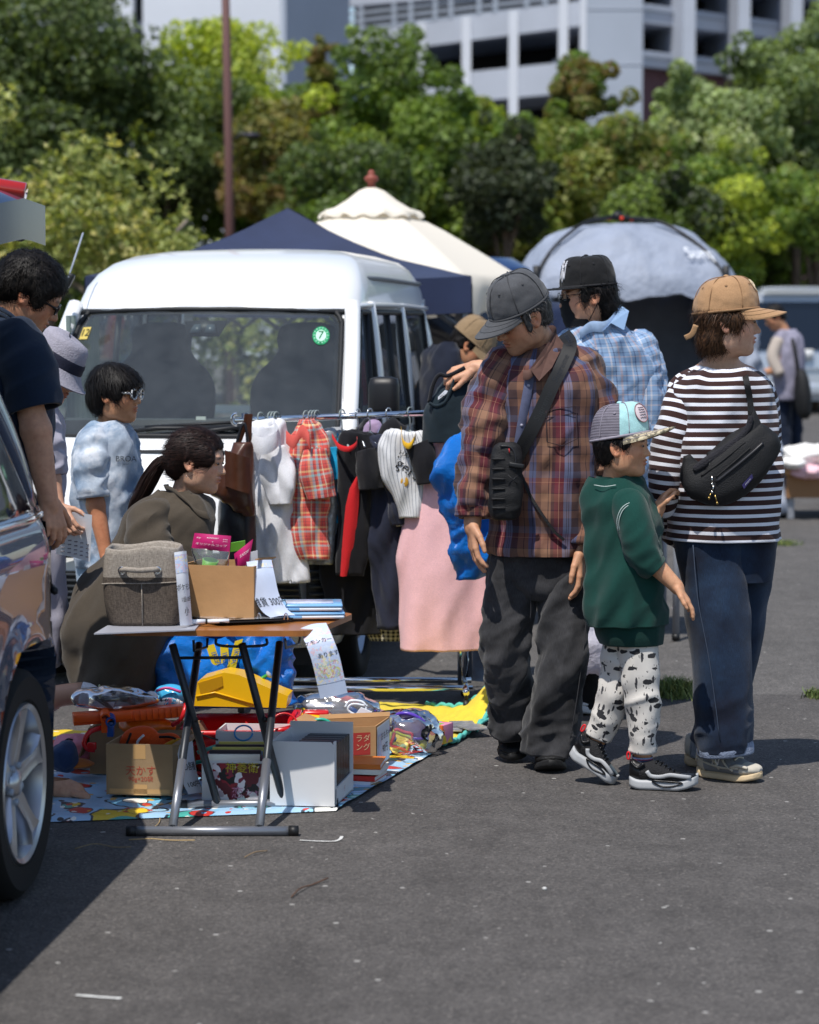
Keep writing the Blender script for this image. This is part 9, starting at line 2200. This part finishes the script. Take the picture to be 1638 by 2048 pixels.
# 7. girl in the bucket hat
c_lav=plain('lavender_cotton','#a9a6b4',.9,.06)
H_=Person('person in a grey bucket hat with navy band reading a paper behind the parked car',G(110,1440),8.55,(20,640,190,1060),vox=.0036,skin='#c79a80',depth=(-.3,.3))
H_.head(108,744,0,.21,A3(.86,-.30,-.42),(.38,0,.9),neck=(72,822,.03),neck_r=.2,nose=.9)
H_.core(H_.p(72,815,.03),H_.p(66,950,.03),.08,.11,.03);H_.arm([(92,860,-.08),(104,960,-.10),(118,1018,-.14)],[22,18,12])
H_.hand(H_.p(118,1015,-.14),(.3,-.3,-.5),(.3,.9,0),(.8,-.3,.2),L=.15,curl=(.7,.75,.8,.8))
H_.skinmesh();H_.eyes((1,0,-.4))
H_.hair([('+',(-.08,0,.10),(.45,.38,.38)),('+',(-.25,0,-.2),(.25,.32,.32)),('-',(.46,0,-.16),(.38,.62,.44)),('-',(.1,0,-.84),(.8,.8,.34))],h_black,500,.05)
m_hat=mat('hat_felt','#9a97a3',.95,var=(90,.12),bump=(200,.4));m_hatb=mat('hat_band','#1c1f33',.8,bump=(30,.3))
def hatrow(f,r,u,n=48,tilt=.12):return[H_.L(-.02+f*math.cos(a),r*math.sin(a),u-tilt*math.cos(a)*.4)for a in np.linspace(0,2*math.pi,n,endpoint=False)]
mb=MB();mb.grid(np.array([hatrow(.46,.41,.18),hatrow(.45,.40,.36),hatrow(.42,.375,.55),hatrow(.38,.34,.62),hatrow(.25,.22,.66),hatrow(.02,.02,.67)]),closed=True);ht_=mb.build('hat',m_hat,H_.root)
mb=MB();mb.grid(np.array([hatrow(.465,.415,.15),hatrow(.475,.425,.20),hatrow(.468,.418,.25),hatrow(.476,.426,.29),hatrow(.462,.412,.35)]),closed=True);mb.build('hat_band',m_hatb,ht_)
mb=MB();b0,b1=np.array([hatrow(.465,.415,.17),hatrow(.52,.47,.07),hatrow(.60,.54,-.02),hatrow(.65,.59,-.07)]),0;mb.grid(b0,closed=True);mb.grid(b0*1.0+(H_.c-b0)*.012,closed=True,flip=True);mb.grid(np.stack([b0[-1],b0[-1]+(H_.c-b0[-1])*.012],0),closed=True);mb.build('hat_brim',m_hat,ht_)
mb=MB();mb.tube(hatrow(.645,.585,-.065),.003,5,closed=True);mb.build('brim_stitching',m_hat,ht_)
sp=[(808,42,104,.02,.06),(826,28,112,.02,.09),(860,16,118,.02,.11),(930,12,122,.02,.12),(1000,10,123,.02,.12),(1060,10,122,.02,.12),(1200,4,122,.02,.13),(1330,0,124,.02,.14)]
_,QH=H_.wear('dress',c_lav,rings(sp,8.55,70,60,2.2),SHIRT,91)
H_.wear('sleeve',c_lav,limb([(94,840,-.06,26),(98,890,-.09,27),(104,950,-.10,25)],8.55,30,32),SLEEVE,92)
mb=MB();c0=[H_.p(116,1022,-.17),H_.p(184,1030,-.20),H_.p(180,1124,-.14),H_.p(112,1108,-.12)]
P=np.array([[(c0[0]*(1-u)+c0[1]*u)*(1-v)+(c0[3]*(1-u)+c0[2]*u)*v+A3(0,.02*math.sin(u*3),0)for u in np.linspace(0,1,12)]for v in np.linspace(0,1,12)]);mb.grid(P);pp=mb.build('paper_sheet',m_paper);tag(pp,'sheet of white paper held by the girl in the bucket hat','paper')
mb=MB()
for k in range(4):
 for j in range(5):
  a=P[7+k if k<4 else 10,2+j*2 if j<5 else 10]+A3(0,-.002,0);mb.box(a,(.012,.001,.004))
mb.ell(P[4,6]+A3(0,-.001,0),(.03,.001,.014));pr=mb.build('print',mat('print_dull','#8f8d94',.7),pp);pr['kind']='stuff'
LG=Person('placeholder',G(150,1440),8.3,(60,1330,190,1450),skin='#c79a80',depth=(-.2,.3))if False else None
mb=MB();mb.tube(cat([H_.p(60,1420,-.2),H_.p(110,1394,-.2),H_.p(166,1386,-.2)],10),[H_.r(26)]*5+[H_.r(22)]*5,18);mb.build('shin',mat('shin_skin','#c79a80',.5),H_.root)
mb=MB();mb.tube(cat([H_.p(162,1386,-.2),H_.p(190,1392,-.2),H_.p(230,1404,-.2)],8),[H_.r(23)]*4+[H_.r(18)]*4,18);mb.build('sock',c_white,H_.root,uv=True)
# 8. man in the navy polo at the car
N_=Person('person with short black hair and glasses in navy polo by the open tailgate',G(60,1600),7.72,(-160,480,150,1080),skin='#c69578',depth=(-.35,.4))
N_.head(62,588,0,.236,A3(.84,.10,-.50),(.48,0,.86),neck=(-10,668,.03),neck_r=.27,jaw=1.1,cheek=1.15)
N_.core(N_.p(-10,665,.03),N_.p(-20,900,.03),.12,.14,.04);N_.arm([(40,740,-.14),(72,860,-.16),(96,1000,-.18)],[38,30,20]);N_.core(N_.p(40,740,-.14),N_.p(-20,780,.03),.08,.12,.04)
N_.hand(N_.p(97,998,-.18),(.25,-.1,-1),(-.6,.6,0),(.8,.6,0),L=.185,curl=(.6,.6,.65,.7))
N_.skinmesh(stub=.12);N_.eyes((1,0,-.5))
N_.hair([('+',(-.07,0,.14),(.49,.41,.43)),('+',(-.28,0,-.02),(.27,.36,.30)),('-',(.50,0,-.20),(.34,.62,.44)),('-',(.12,0,-.70),(.8,.8,.44)),('-',(.0,.48,-.09),(.10,.14,.15)),('-',(.0,-.48,-.09),(.10,.14,.15)),('+',(.15,.33,.0),(.06,.04,.14)),('+',(.15,-.33,.0),(.06,.04,.14))],h_black,3200,.026,flow=(.3,0,-.5),jitter=.5,lift=.45,wdt=.0011)
N_.specs(m_gl,.0032,(.10,.065),.15,.42,-.005,thick=.0034)
c_npolo=plain('navy_pique','#18263a',.9,.06,30)
sp=[(632,-92,34,.02,.10),(656,-120,62,.02,.14),(700,-140,86,.02,.17),(770,-150,96,.02,.18),(880,-150,98,.02,.18),(1000,-150,96,.02,.18),(1100,-148,94,.02,.18)]
N_.wear('polo_shirt',c_npolo,rings(sp,7.72,70,72,2.3),SHIRT,95)
N_.wear('sleeve',c_npolo,limb([(22,672,-.08,50),(46,720,-.12,58),(62,775,-.145,56),(72,818,-.155,50)],7.72,44,48),[((1,0,.5),3,12,.009),((.3,0,1),2,10,.007)],97)
for dz,m in((0,c_npolo),(.008,c_white),(.014,c_npolo)):
 mb=MB();p=cat([N_.p(*q)for q in[(36,652,-.10),(14,634,-.10),(-20,618,-.04),(-40,610,.06)]],20)+A3(0,0,dz);mb.tube(p,.0075 if m is c_npolo else.0045,8);mb.build('collar',m,N_.root)
mb=MB()
for x,d in((-60,0),(30,.02)):cloth(mb,limb([(x,1080,d,70),(x,1300,d,58),(x+10,1540,d,46)],7.72,40,40),TROUS,98)
mb.build('trousers',plain('dark_trouser','#22252b'),N_.root,uv=True)
F_=SDF(W(60,1640,7.6)-A3(0,.1,.02),W(200,1540,7.9)+A3(0,.1,0),.003)
fz=lambda px,z,dy=0.0:A3(W(px,1600,7.74+dy)[0],7.74+dy,z)
F_.chain([fz(70,.09),fz(100,.062),fz(150,.034)],[.040,.036,.022],.02);F_.ell(fz(135,.028),A3(.055,.042,.024),None,.02)
for k in range(5):F_.chain([fz(148,.026,-.035+.017*k),fz(168-1.5*k*(k>2),.020,-.036+.018*k),fz(176-2.5*abs(k-.5),.017,-.036+.018*k)],[.011,.0095+(.003 if k==0 else 0),.008+(.003 if k==0 else 0)],.004)
V,F=F_.mesh();mb=MB();mb.add(V,F,None,0,np.array(lin('#c89c82')));mb.build('foot',m_skin,N_.root,colattr=True)
# 9. bending person with the tan cap under the canopy
T1=Person('person in a tan cap and dark jacket bending down under the navy canopy',G(930,1260),12.1,(830,620,1010,900),vox=.005,skin='#b98868',depth=(-.3,.35))
T1.head(944,694,0,.235,A3(.80,-.15,-.58),(.55,0,.82),neck=(898,712,.03),neck_r=.24)
T1.core(T1.p(898,712,.03),T1.p(860,780,.03),.11,.14,.04);T1.skinmesh()
T1.hair([('+',(-.08,0,.10),(.45,.38,.38)),('+',(-.25,0,-.1),(.25,.32,.28)),('-',(.46,0,-.16),(.38,.62,.44)),('-',(.1,0,-.70),(.8,.8,.38))],h_black,200,.03,capped=True)
m_khaki=plain('khaki_cap','#8a7458',.9,.06)
T1.cap(m_khaki,m_khaki,L=.42,ub=.10,tilt=-.05,fr=.49,rr=.42,top=.62,drop=.14,pitch=-.15,eyel=False)
T1.wear('jacket',plain('dark_jacket','#1a2030',.9),rings([(690,870,912,.02,.10),(720,852,926,.02,.16),(780,838,935,.02,.19),(860,836,935,.02,.19),(930,840,930,.02,.18)],12.1,40,48,2.3),SHIRT,3)
mb=MB()
for x in(862,905):cloth(mb,limb([(x,920,.02,36),(x,1080,.0,30),(x,1225,.02,26)],12.1,30,30),TROUS,4)
mb.build('jeans',d_blue,T1.root,uv=True)
for x in(862,905):shoe(T1,A3(W(x-10,1240,12.2)[0],12.25,0),A3(W(x+40,1240,12.0)[0],12.0,0),.10,m_wsole,m_blksh)
# 10. squatting navy back between the two men
T2=Person('person in a navy sweater seen from behind between the plaid shirt and the black mask',G(1120,1240),12.6,(1060,600,1180,800),vox=.006,skin='#b98868',depth=(-.3,.3))
T2.head(1120,655,0,.22,A3(.3,.9,-.3),(0,.3,.9),neck=(1120,705,.0));T2.core(T2.p(1120,705),T2.p(1120,780),.1,.12,.03);T2.skinmesh()
T2.wear('hood',plain('navy_knit','#1a2540',.95),rings([(610,1106,1134,.0,.05),(624,1086,1154,.0,.12),(660,1076,1164,.0,.15),(700,1072,1160,0,.15),(760,1066,1170,0,.17),(900,1064,1172,0,.17)],12.6,40,44,2.2),SHIRT,5,capa=True)
mb=MB()
for x,d in((970,0),(1000,.1)):cloth(mb,limb([(x+40,1120,d,34),(x+4,1220,d,30),(x-6,1300,d,26),(x,1400,d,22)],10.4,30,30),TROUS,6)
T3=thing('person','person in dark jeans standing behind the pink dress and rack post','person',A3(W(985,1400,10.4)[0],10.4,0))
mb.build('jeans',d_blue,T3)
# 11. browsing person far right with the black rucksack
Z=Person('person in a grey patterned shirt with a black rucksack browsing far behind on the right',G(1580,935),24,(1500,580,1638,860),vox=.008,skin='#b98868',depth=(-.4,.4))
Z.head(1548,634,0,.235,A3(-.85,-.1,-.5),(-.45,0,.88),neck=(1572,672,.0));Z.core(Z.p(1572,672),Z.p(1580,760),.1,.13,.04);Z.arm([(1560,690,-.1),(1550,740,-.14),(1530,745,-.18)],[11,9,7]);Z.skinmesh()
Z.hair([('+',(-.08,0,.12),(.47,.40,.42)),('+',(-.25,0,-.1),(.25,.34,.28)),('-',(.48,0,-.16),(.36,.62,.44)),('-',(.1,0,-.70),(.8,.8,.42))],h_black,100,.03)
Z.wear('shirt',mat('grey_pattern','#8a8798',.9,var=(14,.35)),rings([(660,1560,1588,0,.08),(680,1548,1604,0,.14),(720,1544,1608,0,.17),(770,1548,1606,0,.17),(800,1550,1600,0,.16)],24,24,36,2.2),[((.3,0,1),2,8,.02)],3,uv=False)
Z.wear('sleeve',mat('beige_sleeve','#b3a79c',.9),limb([(1556,682,-.1,13),(1546,715,-.14,13),(1560,750,-.2,10)],24,16,20),[],3,uv=False)
mb=MB()
for x,d in((1566,0),(1588,.15)):cloth(mb,limb([(x,790,d,17),(x+2,860,d,14),(x+4,926,d,11)],24,20,24),TROUS,4)
mb.build('jeans',plain('navy_jeans','#182338'),Z.root)
bgk=thing('rucksack','black rucksack hanging on the back of the far browsing person','bag',Z.p(1608,830,-.1))
mb=MB();Pq=rings([(738,1594,1608,-.2,.05),(755,1590,1616,-.2,.12),(790,1588,1622,-.2,.15),(825,1594,1622,-.2,.13),(838,1602,1616,-.2,.06)],24,24,30,2.4);cloth(mb,Pq,[],3,False,True,True);mb.build('pack',m_nyl,bgk)
mb=MB();mb.tube(cat([Z.p(1596,742,-.2),Z.p(1590,700,-.22),Z.p(1582,672,-.1)],10),.02,6);mb.build('strap',m_nyl,bgk)
